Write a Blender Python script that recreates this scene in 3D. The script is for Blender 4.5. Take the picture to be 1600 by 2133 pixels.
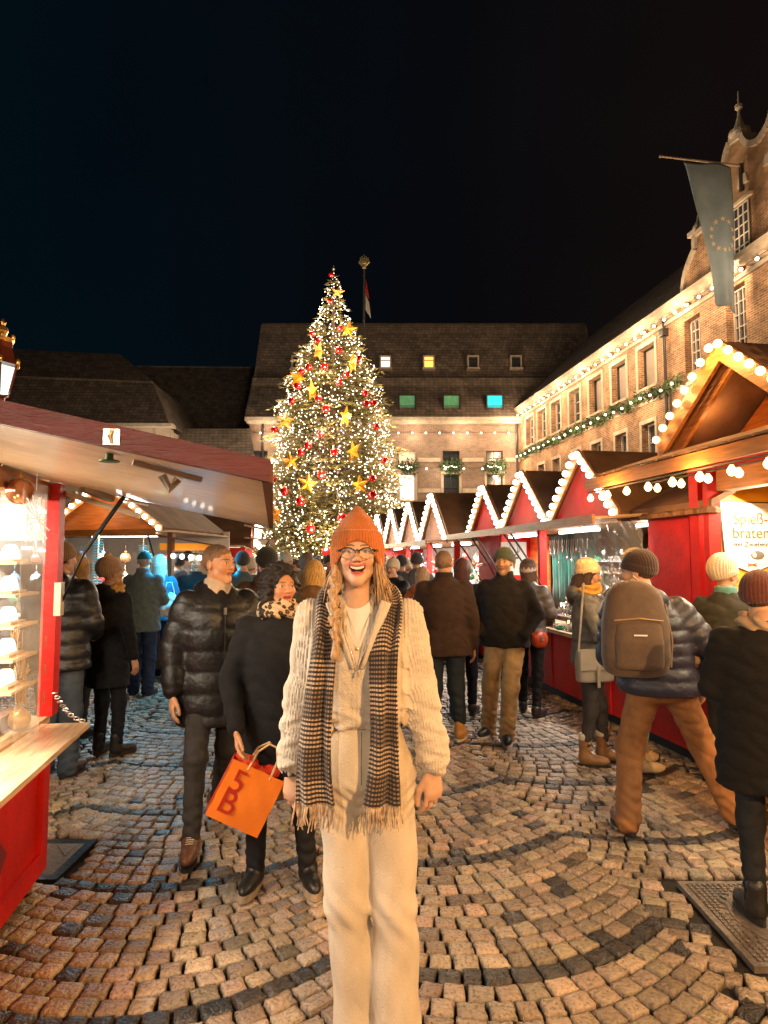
import bpy, math, random
import numpy as np
from mathutils import Matrix, Vector
random.seed(7); np.random.seed(7)
for o in list(bpy.data.objects): bpy.data.objects.remove(o)
SC = bpy.context.scene
COL = SC.collection
PI = math.pi

# ------------------------------------------------------------ camera
F = 1350.0; HC = 1.62; PITCH = math.atan(98.5 / F)
cam_d = bpy.data.cameras.new("camera"); cam = bpy.data.objects.new("camera", cam_d); COL.objects.link(cam)
cam.location = (0, 0, HC); cam.rotation_euler = (PI / 2 + PITCH, 0, 0)
cam_d.sensor_fit = 'VERTICAL'; cam_d.sensor_height = 36; cam_d.lens = F / 2133 * 36
cam_d.clip_start = 0.05; cam_d.clip_end = 500
SC.camera = cam
# ------------------------------------------------------------ night sky
W = bpy.data.worlds.new("World"); SC.world = W; W.use_nodes = True
wn = W.node_tree; wn.nodes.clear()
wo = wn.nodes.new('ShaderNodeOutputWorld'); wb = wn.nodes.new('ShaderNodeBackground'); wb.inputs[1].default_value = 1.0
tc = wn.nodes.new('ShaderNodeTexCoord'); sx = wn.nodes.new('ShaderNodeSeparateXYZ')
mr = wn.nodes.new('ShaderNodeMapRange'); mr.inputs['From Min'].default_value = -0.45; mr.inputs['From Max'].default_value = 0.5
cr = wn.nodes.new('ShaderNodeValToRGB')
cr.color_ramp.elements[0].color = (0.0007, 0.0038, 0.0066, 1); cr.color_ramp.elements[1].color = (0.0068, 0.0042, 0.0035, 1)
e = cr.color_ramp.elements.new(0.55); e.color = (0.0020, 0.0024, 0.0034, 1)
nz = wn.nodes.new('ShaderNodeTexNoise'); nz.inputs['Scale'].default_value = 3
wm = wn.nodes.new('ShaderNodeMixRGB'); wm.blend_type = 'MULTIPLY'; wm.inputs[0].default_value = 0.5
wn.links.new(tc.outputs['Generated'], sx.inputs[0]); wn.links.new(sx.outputs[0], mr.inputs[0]); wn.links.new(mr.outputs[0], cr.inputs[0])
wn.links.new(tc.outputs['Generated'], nz.inputs['Vector']); wn.links.new(cr.outputs[0], wm.inputs[1]); wn.links.new(nz.outputs['Fac'], wm.inputs[2])
wn.links.new(wm.outputs[0], wb.inputs[0]); wn.links.new(wb.outputs[0], wo.inputs[0])
# ------------------------------------------------------------ exposure
SC.view_settings.view_transform = 'Standard'; SC.view_settings.look = 'None'
SC.view_settings.exposure = 0.5; SC.view_settings.gamma = 1.0
SC.render.engine = 'CYCLES'
SC.cycles.use_denoising = True
SC.cycles.max_bounces = 5; SC.cycles.diffuse_bounces = 3; SC.cycles.glossy_bounces = 3
SC.cycles.transparent_max_bounces = 12; SC.cycles.sample_clamp_indirect = 4.0; SC.cycles.caustics_reflective = False
SC.cycles.caustics_refractive = False

# ------------------------------------------------------------ small helpers
def at(px, py, Y):
    """pixel of the photograph -> world point at distance Y"""
    u = (px - 800) / F; v = (1066.5 - py) / F
    y = math.cos(PITCH) - v * math.sin(PITCH); z = math.sin(PITCH) + v * math.cos(PITCH)
    return np.array([u / y * Y, Y, HC + z / y * Y])
def on_plane(px, py, p0, n):
    a = at(px, py, 1.0) - np.array([0, 0, HC]); o = np.array([0, 0, HC])
    t = np.dot(np.array(p0) - o, n) / np.dot(a, n)
    return o + a * t

MATS = {}
def mat(name, color, rough=0.7, metal=0.0, var=0.12, vscale=12.0, bump=0.0, bscale=60.0, emit=None, estr=0.0, usecol=False,
        alpha=None, coat=0.0, trans=0.0, spec=0.5, dirt=0.0, wave=None, stretch=None, sss=0.0, sheen=0.0):
    if name in MATS: return MATS[name]
    m = bpy.data.materials.new(name); MATS[name] = m; m.use_nodes = True
    nt = m.node_tree; b = nt.nodes['Principled BSDF']
    b.inputs['Roughness'].default_value = rough; b.inputs['Metallic'].default_value = metal
    b.inputs['Specular IOR Level'].default_value = spec
    b.inputs['Coat Weight'].default_value = coat
    if sss: b.inputs['Subsurface Weight'].default_value = sss; b.inputs['Subsurface Radius'].default_value = (0.01, 0.004, 0.002)
    if sheen: b.inputs['Sheen Weight'].default_value = sheen
    if trans: b.inputs['Transmission Weight'].default_value = trans
    t = nt.nodes.new('ShaderNodeTexCoord')
    vec = t.outputs['Object']
    if stretch:
        mp = nt.nodes.new('ShaderNodeMapping'); mp.inputs['Scale'].default_value = stretch
        nt.links.new(vec, mp.inputs[0]); vec = mp.outputs[0]
    n = nt.nodes.new('ShaderNodeTexNoise'); n.inputs['Scale'].default_value = vscale; n.inputs['Detail'].default_value = 6
    nt.links.new(vec, n.inputs['Vector'])
    r = nt.nodes.new('ShaderNodeMapRange'); r.inputs['From Min'].default_value = 0.3; r.inputs['From Max'].default_value = 0.7
    r.inputs['To Min'].default_value = 1 - var; r.inputs['To Max'].default_value = 1 + var
    nt.links.new(n.outputs['Fac'], r.inputs[0])
    mx = nt.nodes.new('ShaderNodeVectorMath'); mx.operation = 'SCALE'
    if usecol:
        a = nt.nodes.new('ShaderNodeAttribute'); a.attribute_name = 'Col'; nt.links.new(a.outputs['Color'], mx.inputs[0])
    else:
        mx.inputs[0].default_value = color[:3]
    nt.links.new(r.outputs[0], mx.inputs['Scale'])
    out = mx.outputs[0]
    if dirt:
        n2 = nt.nodes.new('ShaderNodeTexNoise'); n2.inputs['Scale'].default_value = 2.3; n2.inputs['Detail'].default_value = 8
        nt.links.new(t.outputs['Object'], n2.inputs['Vector'])
        r2 = nt.nodes.new('ShaderNodeMapRange'); r2.inputs['From Min'].default_value = 0.5; r2.inputs['From Max'].default_value = 0.75
        nt.links.new(n2.outputs['Fac'], r2.inputs[0])
        m2 = nt.nodes.new('ShaderNodeMixRGB'); m2.inputs[2].default_value = (color[0] * .45, color[1] * .42, color[2] * .4, 1)
        sc_ = nt.nodes.new('ShaderNodeMath'); sc_.operation = 'MULTIPLY'; sc_.inputs[1].default_value = dirt
        nt.links.new(r2.outputs[0], sc_.inputs[0]); nt.links.new(sc_.outputs[0], m2.inputs[0]); nt.links.new(out, m2.inputs[1]); out = m2.outputs[0]
    nt.links.new(out, b.inputs['Base Color'])
    if bump:
        n3 = nt.nodes.new('ShaderNodeTexNoise'); n3.inputs['Scale'].default_value = bscale; n3.inputs['Detail'].default_value = 5
        nt.links.new(vec, n3.inputs['Vector'])
        bp = nt.nodes.new('ShaderNodeBump'); bp.inputs['Strength'].default_value = bump; bp.inputs['Distance'].default_value = 0.01
        nt.links.new(n3.outputs['Fac'], bp.inputs['Height']); nt.links.new(bp.outputs[0], b.inputs['Normal'])
        rr = nt.nodes.new('ShaderNodeMapRange'); rr.inputs['To Min'].default_value = max(0, rough - .12); rr.inputs['To Max'].default_value = min(1, rough + .12)
        nt.links.new(n3.outputs['Fac'], rr.inputs[0]); nt.links.new(rr.outputs[0], b.inputs['Roughness'])
    if emit is not None:
        b.inputs['Emission Color'].default_value = (*emit, 1); b.inputs['Emission Strength'].default_value = estr
    if alpha is not None:
        b.inputs['Alpha'].default_value = alpha
    return m
def wood(name, color, rough=0.55, coat=0.0, axis=0, var=.35):
    st = [8, 8, 8]; st[axis] = 0.8
    return mat(name, color, rough, var=var, vscale=5, bump=.25, bscale=12, stretch=tuple(st), coat=coat, dirt=.5)

def link(o, parent=None):
    COL.objects.link(o)
    if parent is not None: o.parent = parent
    return o
def thing(name, label, cat, loc=(0, 0, 0), rz=0, group=None, kind=None, scale=1.0):
    o = bpy.data.objects.new(name, None); COL.objects.link(o); o.empty_display_size = 0.1
    o.location = loc; o.rotation_euler = (0, 0, rz); o.scale = (scale,) * 3
    tag(o, label, cat, group, kind); return o
def tag(o, label=None, cat=None, group=None, kind=None):
    if label: o['label'] = label
    if cat: o['category'] = cat
    if group: o['group'] = group
    if kind: o['kind'] = kind
    return o
def newmesh(name, V, Fq, m, parent=None, smooth=False, col=None, mats=None, mi=None):
    me = bpy.data.meshes.new(name)
    if isinstance(V, np.ndarray) and isinstance(Fq, np.ndarray):
        nv, nf, k = len(V), len(Fq), Fq.shape[1]
        me.vertices.add(nv); me.vertices.foreach_set('co', V.astype(np.float32).ravel())
        me.loops.add(nf * k); me.loops.foreach_set('vertex_index', Fq.astype(np.int32).ravel())
        me.polygons.add(nf); me.polygons.foreach_set('loop_start', np.arange(0, nf * k, k, dtype=np.int32))
        me.polygons.foreach_set('loop_total', np.full(nf, k, dtype=np.int32))
        me.update(calc_edges=True); me.validate()
    else:
        me.from_pydata([tuple(v) for v in V], [], [tuple(f) for f in Fq]); me.update()
    for mm in (mats or [m]): me.materials.append(mm)
    if mi is not None: me.polygons.foreach_set('material_index', np.asarray(mi, dtype=np.int32))
    if smooth: me.polygons.foreach_set('use_smooth', [True] * len(me.polygons))
    if col is not None:
        ca = me.color_attributes.new('Col', 'FLOAT_COLOR', 'POINT')
        c4 = np.ones((len(V), 4), np.float32); c4[:, :3] = col; ca.data.foreach_set('color', c4.ravel())
    o = bpy.data.objects.new(name, me); return link(o, parent)

class MB:
    def __init__(s): s.v = []; s.f = []; s.sm = False
    def add(s, V, Fs):
        n = len(s.v); s.v += [tuple(map(float, v)) for v in V]; s.f += [tuple(i + n for i in f) for f in Fs]; return s
    def box(s, x0, x1, y0, y1, z0, z1, M=None, bev=0.0):
        if x0 > x1: x0, x1 = x1, x0
        if y0 > y1: y0, y1 = y1, y0
        if z0 > z1: z0, z1 = z1, z0
        V = [(x0, y0, z0), (x1, y0, z0), (x1, y1, z0), (x0, y1, z0), (x0, y0, z1), (x1, y0, z1), (x1, y1, z1), (x0, y1, z1)]
        if M is not None: V = [tuple(M @ Vector(v)) for v in V]
        return s.add(V, [(0, 3, 2, 1), (4, 5, 6, 7), (0, 1, 5, 4), (1, 2, 6, 5), (2, 3, 7, 6), (3, 0, 4, 7)])
    def bar(s, a, b, w, t, up=(0, 0, 1)):
        a = Vector(a); b = Vector(b); d = (b - a); L = d.length; d.normalize(); up = Vector(up)
        if abs(d.dot(up)) > .98: up = Vector((0, 1, 0))
        x = d.cross(up).normalized(); z = x.cross(d)
        M = Matrix((( x.x, d.x, z.x, a.x), (x.y, d.y, z.y, a.y), (x.z, d.z, z.z, a.z), (0, 0, 0, 1)))
        return s.box(-w / 2, w / 2, 0, L, -t / 2, t / 2, M)
    def tube(s, pts, r, n=8, caps=True):
        pts = [Vector(p) for p in pts]; rs = r if isinstance(r, (list, tuple)) else [r] * len(pts)
        V = []; Fs = []; px = None
        for i, p in enumerate(pts):
            d = (pts[min(i + 1, len(pts) - 1)] - pts[max(i - 1, 0)]).normalized()
            if px is None:
                up = Vector((0, 0, 1)) if abs(d.z) < .9 else Vector((1, 0, 0)); px = d.cross(up).normalized()
            px = (px - d * px.dot(d)).normalized(); py = d.cross(px)
            for k in range(n):
                a = 2 * PI * k / n; V.append(p + (px * math.cos(a) + py * math.sin(a)) * rs[i])
        for i in range(len(pts) - 1):
            for k in range(n):
                a = i * n + k; b = i * n + (k + 1) % n; Fs.append((a, b, b + n, a + n))
        if caps: Fs.append(tuple(range(n))[::-1]); Fs.append(tuple((len(pts) - 1) * n + k for k in range(n)))
        return s.add(V, Fs)
    def lathe(s, prof, c=(0, 0, 0), n=12):
        V = []; Fs = []
        for r, z in prof:
            for k in range(n):
                a = 2 * PI * k / n; V.append((c[0] + r * math.cos(a), c[1] + r * math.sin(a), c[2] + z))
        for i in range(len(prof) - 1):
            for k in range(n):
                a = i * n + k; b = i * n + (k + 1) % n; Fs.append((a, b, b + n, a + n))
        Fs.append(tuple(range(n))[::-1]); Fs.append(tuple((len(prof) - 1) * n + k for k in range(n)))
        return s.add(V, Fs)
    def ball(s, c, r, n=8, m=6):
        rr = r if isinstance(r, (tuple, list)) else (r, r, r)
        V = [(c[0], c[1], c[2] - rr[2])]; Fs = []
        for i in range(1, m):
            p = -PI / 2 + PI * i / m
            for k in range(n):
                a = 2 * PI * k / n; V.append((c[0] + rr[0] * math.cos(p) * math.cos(a), c[1] + rr[1] * math.cos(p) * math.sin(a), c[2] + rr[2] * math.sin(p)))
        V.append((c[0], c[1], c[2] + rr[2])); T = len(V) - 1
        for k in range(n): Fs.append((0, 1 + (k + 1) % n, 1 + k)); Fs.append((T, 1 + (m - 2) * n + k, 1 + (m - 2) * n + (k + 1) % n))
        for i in range(m - 2):
            for k in range(n):
                a = 1 + i * n + k; b = 1 + i * n + (k + 1) % n; Fs.append((a, b, b + n, a + n))
        return s.add(V, Fs)
    def quad(s, a, b, c, d): return s.add([a, b, c, d], [(0, 1, 2, 3)])
    def slab(s, pts, off):
        """closed polygon pts (3-D) thickened by the vector off"""
        n = len(pts); off = np.array(off, float)
        V = [np.array(p, float) for p in pts] + [np.array(p, float) + off for p in pts]
        Fs = [tuple(range(n)), tuple(range(2 * n - 1, n - 1, -1))] + [((i + 1) % n, i, i + n, (i + 1) % n + n) for i in range(n)]
        return s.add(V, Fs)
    def build(s, name, m, parent=None, smooth=False):
        return newmesh(name, s.v, s.f, m, parent, smooth)
def copyobj(o, loc, parent):
    c = o.copy(); COL.objects.link(c); c.parent = parent; c.location = loc; return c
def text_mesh(txt, size, name, m, parent, M, ext=0.002, font_sx=1.0, align='CENTER'):
    cu = bpy.data.curves.new('t', 'FONT'); cu.body = txt; cu.size = size; cu.extrude = ext; cu.align_x = align; cu.space_line = 1.0
    to = bpy.data.objects.new('t', cu); COL.objects.link(to)
    me = bpy.data.meshes.new_from_object(to.evaluated_get(bpy.context.evaluated_depsgraph_get()))
    bpy.data.objects.remove(to)
    me.transform(Matrix.Diagonal((font_sx, 1, 1, 1))); me.transform(M); me.name = name
    me.materials.clear(); me.materials.append(m)
    return link(bpy.data.objects.new(name, me), parent)
LIGHTS = []
def lamp(name, loc, power, color, r=0.05, parent=None):
    l = bpy.data.lights.new(name, 'POINT'); l.energy = power; l.color = color; l.shadow_soft_size = r
    o = bpy.data.objects.new(name, l); COL.objects.link(o); o.location = loc
    if parent is not None: o.parent = parent
    return o
def alamp(name, loc, power, color, sx, sy, rot=(0, 0, 0), parent=None):
    l = bpy.data.lights.new(name, 'AREA'); l.energy = power; l.color = color; l.shape = 'RECTANGLE'; l.size = sx; l.size_y = sy
    o = bpy.data.objects.new(name, l); COL.objects.link(o); o.location = loc; o.rotation_euler = rot
    if parent is not None: o.parent = parent
    return o

# ------------------------------------------------------------ implicit surfaces (bodies, clothes)
def N3(v): return np.sqrt((v * v).sum(-1))
def cone(a, b, ra, rb, quilt=None, flat=None):
    a = np.array(a, float); b = np.array(b, float); ba = b - a; L2 = max(ba @ ba, 1e-9); L = math.sqrt(L2)
    def f(P):
        pa = P - a; h = np.clip(pa @ ba / L2, 0, 1); q = pa - h[:, None] * ba
        if flat is not None:
            ax = np.array(flat[0], float); ax /= np.linalg.norm(ax); q = q + ax * ((q @ ax) * (flat[1] - 1))[:, None]
        d = N3(q) - (ra + (rb - ra) * h)
        if quilt: d = d - quilt[1] * (np.abs(np.sin(PI * (h * L + quilt[2] if len(quilt) > 2 else h * L) / quilt[0])) ** .6 - .5)
        return d
    f.bb = (np.minimum(a - ra, b - rb), np.maximum(a + ra, b + rb)); return f
def ell(c, r, R=None):
    c = np.array(c, float); r = np.array(r, float)
    def f(P):
        q = P - c
        if R is not None: q = q @ R
        k0 = N3(q / r); k1 = N3(q / (r * r)) + 1e-9
        return k0 * (k0 - 1) / k1
    m = r.max(); f.bb = (c - (r if R is None else m), c + (r if R is None else m)); return f
def loft(rings, quilt=None, k=.02, p=2.0):
    """rings: (z, cx, cy, rx, ry)"""
    R = np.array(sorted(rings), float); zz = np.linspace(R[0, 0], R[-1, 0], 60)
    from_ = [np.interp(zz, R[:, 0], R[:, i]) for i in range(1, 5)]
    ker = np.array([1, 2, 3, 2, 1.]) / 9
    from_ = [np.convolve(np.pad(q, 2, mode='edge'), ker, 'valid') for q in from_]
    def f(P):
        z = P[:, 2]; cx, cy, rx, ry = [np.interp(z, zz, q) for q in from_]
        if p == 2.0: e = np.sqrt(((P[:, 0] - cx) / rx) ** 2 + ((P[:, 1] - cy) / ry) ** 2)
        else: e = (np.abs((P[:, 0] - cx) / rx) ** p + np.abs((P[:, 1] - cy) / ry) ** p) ** (1 / p)
        d = (e - 1) * np.minimum(rx, ry)
        if quilt: d = d - quilt[1] * (np.abs(np.sin(PI * (z + (quilt[2] if len(quilt) > 2 else 0)) / quilt[0])) ** .6 - .5)
        dz = np.maximum(zz[0] - z, z - zz[-1])
        return -smin_(-d, -dz, k)
    mx = max(R[:, 1] + R[:, 3]); mn = min(R[:, 1] - R[:, 3]); my = max(R[:, 2] + R[:, 4]); ny = min(R[:, 2] - R[:, 4])
    f.bb = (np.array([mn, ny, R[0, 0]]), np.array([mx, my, R[-1, 0]])); return f
def smin_(a, b, k):
    h = np.clip(.5 + .5 * (b - a) / k, 0, 1); return b + (a - b) * h - k * h * (1 - h)
def wrk(P, fr, amp, sd=0, an=(1, 1, 1)):
    x, y, z = P[:, 0] * fr * an[0], P[:, 1] * fr * an[1], P[:, 2] * fr * an[2]
    return amp * (np.sin(x * 1.3 + 2 * np.sin(z * .7 + sd) + sd) * np.sin(y * 1.1 + 1.7 * np.sin(x * .5 + sd * 2)) + .6 * np.sin(z * 2.1 + 2.2 * np.sin(x * .9 + y * .8 + sd * 3)) )
def union(fs, k=.03, post=None):
    def f(P):
        d = fs[0](P)
        for g in fs[1:]: d = smin_(d, g(P), k)
        if post is not None: d = post(P, d)
        return d
    f.bb = (np.min([g.bb[0] for g in fs], 0), np.max([g.bb[1] for g in fs], 0)); return f
def cut(f, g, k=.01):
    def h(P): return -smin_(-f(P), g(P), k)
    h.bb = f.bb; return h
def surf(f, h, pad=.03):
    lo = f.bb[0] - pad; hi = f.bb[1] + pad
    nb = np.ceil((hi - lo) / h / 4).astype(int) + 1; n = nb * 4
    g = [lo[i] + (np.arange(nb[i]) * 4 + 1.5) * h for i in range(3)]
    C = np.stack(np.meshgrid(*g, indexing='ij'), -1).reshape(-1, 3)
    dc = f(C).astype(np.float32); act = np.abs(dc) < 4 * h * 1.35 + .012
    val = np.repeat(np.repeat(np.repeat(dc.reshape(nb), 4, 0), 4, 1), 4, 2)
    bi = np.stack(np.unravel_index(np.nonzero(act)[0], nb), -1)
    off = np.stack(np.meshgrid(range(4), range(4), range(4), indexing='ij'), -1).reshape(-1, 3)
    idx = (bi[:, None] * 4 + off[None]).reshape(-1, 3)
    dv = np.concatenate([f(lo + idx[i:i + 400000] * h) for i in range(0, len(idx), 400000)])
    val[idx[:, 0], idx[:, 1], idx[:, 2]] = dv
    s = val < 0
    cnt = np.zeros(n - 1, np.uint8)
    cs = [(i, j, k) for i in (0, 1) for j in (0, 1) for k in (0, 1)]
    for i, j, k in cs: cnt += s[i:n[0] - 1 + i, j:n[1] - 1 + j, k:n[2] - 1 + k]
    A = np.stack(np.nonzero((cnt > 0) & (cnt < 8)), -1)
    cv = np.stack([val[A[:, 0] + i, A[:, 1] + j, A[:, 2] + k] for i, j, k in cs], 1)
    acc = np.zeros((len(A), 3)); c = np.zeros(len(A))
    for a in range(8):
        for ax in range(3):
            q = list(cs[a])
            if q[ax] == 1: continue
            q[ax] = 1; b = cs.index(tuple(q))
            va, vb = cv[:, a], cv[:, b]; x = (va < 0) != (vb < 0)
            t = np.where(x, va / np.where(x, va - vb, 1), 0)
            pt = np.tile(np.array(cs[a], float), (len(A), 1)); pt[:, ax] = t
            acc += pt * x[:, None]; c += x
    V = lo + (A + acc / c[:, None]) * h
    im = np.full(n, -1, np.int32); im[A[:, 0], A[:, 1], A[:, 2]] = np.arange(len(A))
    Fs = []
    for ax, (u, v) in enumerate(((1, 2), (2, 0), (0, 1))):
        q = [0, 0, 0]; q[ax] = 1; b = cs.index(tuple(q))
        s0 = cv[:, 0] < 0; s1 = cv[:, b] < 0; ok = (s0 != s1) & (A[:, u] > 0) & (A[:, v] > 0)
        B = A[ok]; du = np.eye(3, dtype=int)[u]; dv_ = np.eye(3, dtype=int)[v]
        g4 = [im[tuple((B - e_).T)] for e_ in (du + dv_, dv_, 0 * du, du)]
        q4 = np.stack(g4, 1); fl = ~s0[ok]; q4[fl] = q4[fl][:, ::-1]; Fs.append(q4)
    Fq = np.concatenate(Fs); Fq = Fq[(Fq >= 0).all(1)]
    return V, Fq
def merge(parts):
    Vs, Fs, Cs, n = [], [], [], 0
    for V, Fq, C in parts: Vs.append(V); Fs.append(Fq + n); Cs.append(C); n += len(V)
    return np.concatenate(Vs), np.concatenate(Fs), np.concatenate(Cs)
# ============================================================ GROUND
TH = math.atan(.19); cT, sT = math.cos(TH), math.sin(TH)
m_joint = mat('joint dirt', (.012, .009, .007), .9, var=.4, vscale=30, bump=.6, bscale=80)
m_stone = mat('cobble granite', (.2, .16, .13), .30, var=.35, vscale=70, bump=1.0, bscale=70, usecol=True, spec=.6)
def far_paving_mat():
    m = bpy.data.materials.new('distant paving'); m.use_nodes = True; nt = m.node_tree; b = nt.nodes['Principled BSDF']
    t = nt.nodes.new('ShaderNodeTexCoord'); br = nt.nodes.new('ShaderNodeTexBrick'); mp = nt.nodes.new('ShaderNodeMapping')
    mp.inputs['Rotation'].default_value = (0, 0, -TH)
    br.inputs['Color1'].default_value = (.15, .12, .10, 1); br.inputs['Color2'].default_value = (.09, .075, .06, 1); br.inputs['Mortar'].default_value = (.012, .01, .008, 1)
    br.inputs['Scale'].default_value = 1; br.inputs['Brick Width'].default_value = .11; br.inputs['Row Height'].default_value = .1; br.inputs['Mortar Size'].default_value = .012
    nt.links.new(t.outputs['Object'], mp.inputs[0]); nt.links.new(mp.outputs[0], br.inputs[0]); nt.links.new(br.outputs[0], b.inputs['Base Color'])
    b.inputs['Roughness'].default_value = .4; return m
g = MB(); g.quad((-150, -40, -.035), (150, -40, -.035), (150, 150, -.035), (-150, 150, -.035))
tag(g.build('ground', m_joint), kind='structure')
g = MB(); g.quad((-60, 17.5, -.004), (60, 17.5, -.004), (60, 60, -.004), (-60, 60, -.004))
tag(g.build('distant_paving', far_paving_mat()), kind='structure')
HOLES = [(1.46, 2.3, 2.7, 3.42), (-2.45, -1.66, 3.42, 3.9)]       # iron covers let into the paving
def cobbles():
    rnd = np.random.RandomState(3); Wc = 1.45; u0 = .333; sag = .25; row = .097
    out = []
    for ci in range(-12, 14):
        uc = u0 + (ci + .5) * Wc
        for ri in range(-60, 205):
            v0 = ri * row + (.0 if ci % 2 else 0) ; dark = (ri % 10 == 6)
            u = -Wc / 2 + rnd.uniform(-.03, .03)
            while u < Wc / 2 - .02:
                l = rnd.uniform(.088, .122) if rnd.rand() > .06 else rnd.uniform(.06, .15)
                um = u + l / 2; t = 2 * um / Wc; sl = 4 * sag * t / Wc; cs = 1 / math.sqrt(1 + sl * sl)
                u += l * cs + .001
                if um > Wc / 2 + .01: break
                V = v0 + sag * t * t; U = uc + um
                X = U * cT - V * sT; Y = U * sT + V * cT
                if Y < 1.1 or Y > 17.6 or abs(X) > .66 * Y + .7: continue
                if any(a - .03 < X < b + .03 and c - .03 < Y < d + .03 for a, b, c, d in HOLES): continue
                out.append((X, Y, TH + math.atan(sl) + rnd.normal(0, .035), l - .009, (row * cs) - .0085, dark))
    return np.array(out, float)
def stone_mesh(S, name, n):
    rnd = np.random.RandomState(n); k = len(S); g1 = np.linspace(-1, 1, n)
    gx, gy = np.meshgrid(g1, g1, indexing='ij'); gx = gx.ravel(); gy = gy.ravel(); m = n * n
    w = np.maximum(S[:, 3], .03)[:, None] / 2; h = np.maximum(S[:, 4], .03)[:, None] / 2
    mp_ = lambda g_: np.sign(g_) * np.interp(np.abs(g_), [0, .34, .5, .67, 1], [0, .66, .86, .92, 1]); px = mp_(gx); py = mp_(gy)
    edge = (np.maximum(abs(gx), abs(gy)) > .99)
    corner = (np.abs(gx) > .99) & (np.abs(gy) > .99)
    sh = np.where(corner, .86, 1.0)
    lx = px * sh * w * (1 + rnd.normal(0, .05, (k, m))); ly = py * sh * h * (1 + rnd.normal(0, .05, (k, m)))
    sk = rnd.normal(0, .06, (k, 1)); lx = lx + ly * sk
    inner = 1 - np.maximum(abs(px), abs(py)) ** 9
    tiltx = rnd.normal(0, .022, (k, 1)); tilty = rnd.normal(0, .022, (k, 1))
    z = np.where(edge, -.036, -.0065 + .0065 * inner + rnd.normal(0, .0017, (k, m))) + tiltx * lx + tilty * ly + rnd.normal(0, .0022, (k, 1))
    c = np.cos(S[:, 2])[:, None]; s = np.sin(S[:, 2])[:, None]
    V = np.stack([S[:, 0:1] + lx * c - ly * s, S[:, 1:2] + lx * s + ly * c, z], -1).reshape(-1, 3)
    i, j = np.meshgrid(range(n - 1), range(n - 1), indexing='ij'); a = (i * n + j).ravel()
    q = np.stack([a, a + n, a + n + 1, a + 1], 1); Fq = (q[None] + (np.arange(k) * m)[:, None, None]).reshape(-1, 4)
    base = np.array([.30, .22, .15]) * (1 + rnd.normal(0, .26, (k, 1))); base *= 1 + rnd.normal(0, .03, (k, 3))
    dk = (S[:, 5] > .5) | (rnd.rand(k) < .035); base[dk] = np.array([.038, .031, .026]) * (1 + rnd.normal(0, .2, (dk.sum(), 1)))
    C = np.repeat(np.clip(base, .02, .5), m, 0); joint_shade = np.tile(edge, k); C[joint_shade] = (.03, .022, .016)  # joint shade painted dark onto each stone's lower edge ring
    return tag(newmesh(name, V, Fq, m_stone, smooth=True, col=C), kind='structure')
S = cobbles(); print('stones', len(S))
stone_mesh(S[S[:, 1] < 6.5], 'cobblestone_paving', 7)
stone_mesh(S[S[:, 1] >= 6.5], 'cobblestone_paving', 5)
# iron covers
m_iron = mat('cast iron', (.20, .16, .13), .40, .35, var=.3, vscale=40, bump=.5, bscale=90)
m_concrete = mat('concrete fill', (.19, .16, .13), .6, var=.25, vscale=25, bump=.8, bscale=120)
r = thing('manhole_cover', 'round iron manhole cover in a square studded frame, set in the cobbles at right', 'manhole cover', (1.89, 3.06, 0))
b = MB(); w, h = .41, .345
for x0, x1, y0, y1 in ((-w, -w + .028, -h, h), (w - .028, w, -h, h), (-w + .028, w - .028, -h, -h + .028), (-w + .028, w - .028, h - .028, h)): b.box(x0, x1, y0, y1, -.03, -.003)
b.box(-w + .028, w - .028, -h + .028, h - .028, -.03, -.008); b.build('frame', m_iron, r)
b = MB()
for i in range(30):
    for j in range(26):
        x = -w + .045 + i * .026; y = -h + .045 + j * .0252
        if abs(x) < w - .04 and abs(y) < h - .04 and math.hypot(x, y) > .325: b.box(x - .007, x + .007, y - .008, y + .008, -.009, -.001)
b.build('studs', m_iron, r)
b = MB(); b.lathe([(.30, -.03), (.30, -.002), (.262, -.002), (.262, -.006)], n=48); d_ = b.build('cover', m_iron, r)
b = MB(); b.lathe([(.26, -.02), (.26, -.005)], n=48); b.build('infill', m_concrete, d_)
b = MB()
for k in range(40):
    a = 2 * PI * k / 40; M = Matrix.Rotation(a, 4, 'Z'); b.box(.304, .322, -.006, .006, -.02, 0, M)
b.build('lug_ring', m_iron, r)
r = thing('drain_cover', 'square iron drain cover with a dark frame in the cobbles by the left stall', 'drain cover', (-2.05, 3.66, 0))
b = MB(); w, h = .385, .235
for x0, x1, y0, y1 in ((-w, -w + .05, -h, h), (w - .05, w, -h, h), (-w + .05, w - .05, -h, -h + .05), (-w + .05, w - .05, h - .05, h)): b.box(x0, x1, y0, y1, -.03, -.004)
b.build('frame', mat('dark iron', (.03, .028, .026), .4, .7, bump=.4), r)
b = MB(); b.box(-w + .05, w - .05, -h + .05, h - .05, -.03, -.005); b.build('cover', m_concrete, r)
b = MB(); b.slab([(.18, .17, -.005), (.3, .17, -.005), (.3, .02, -.005)], (0, 0, .004)); b.build('vent_plate', m_iron, r)

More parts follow.
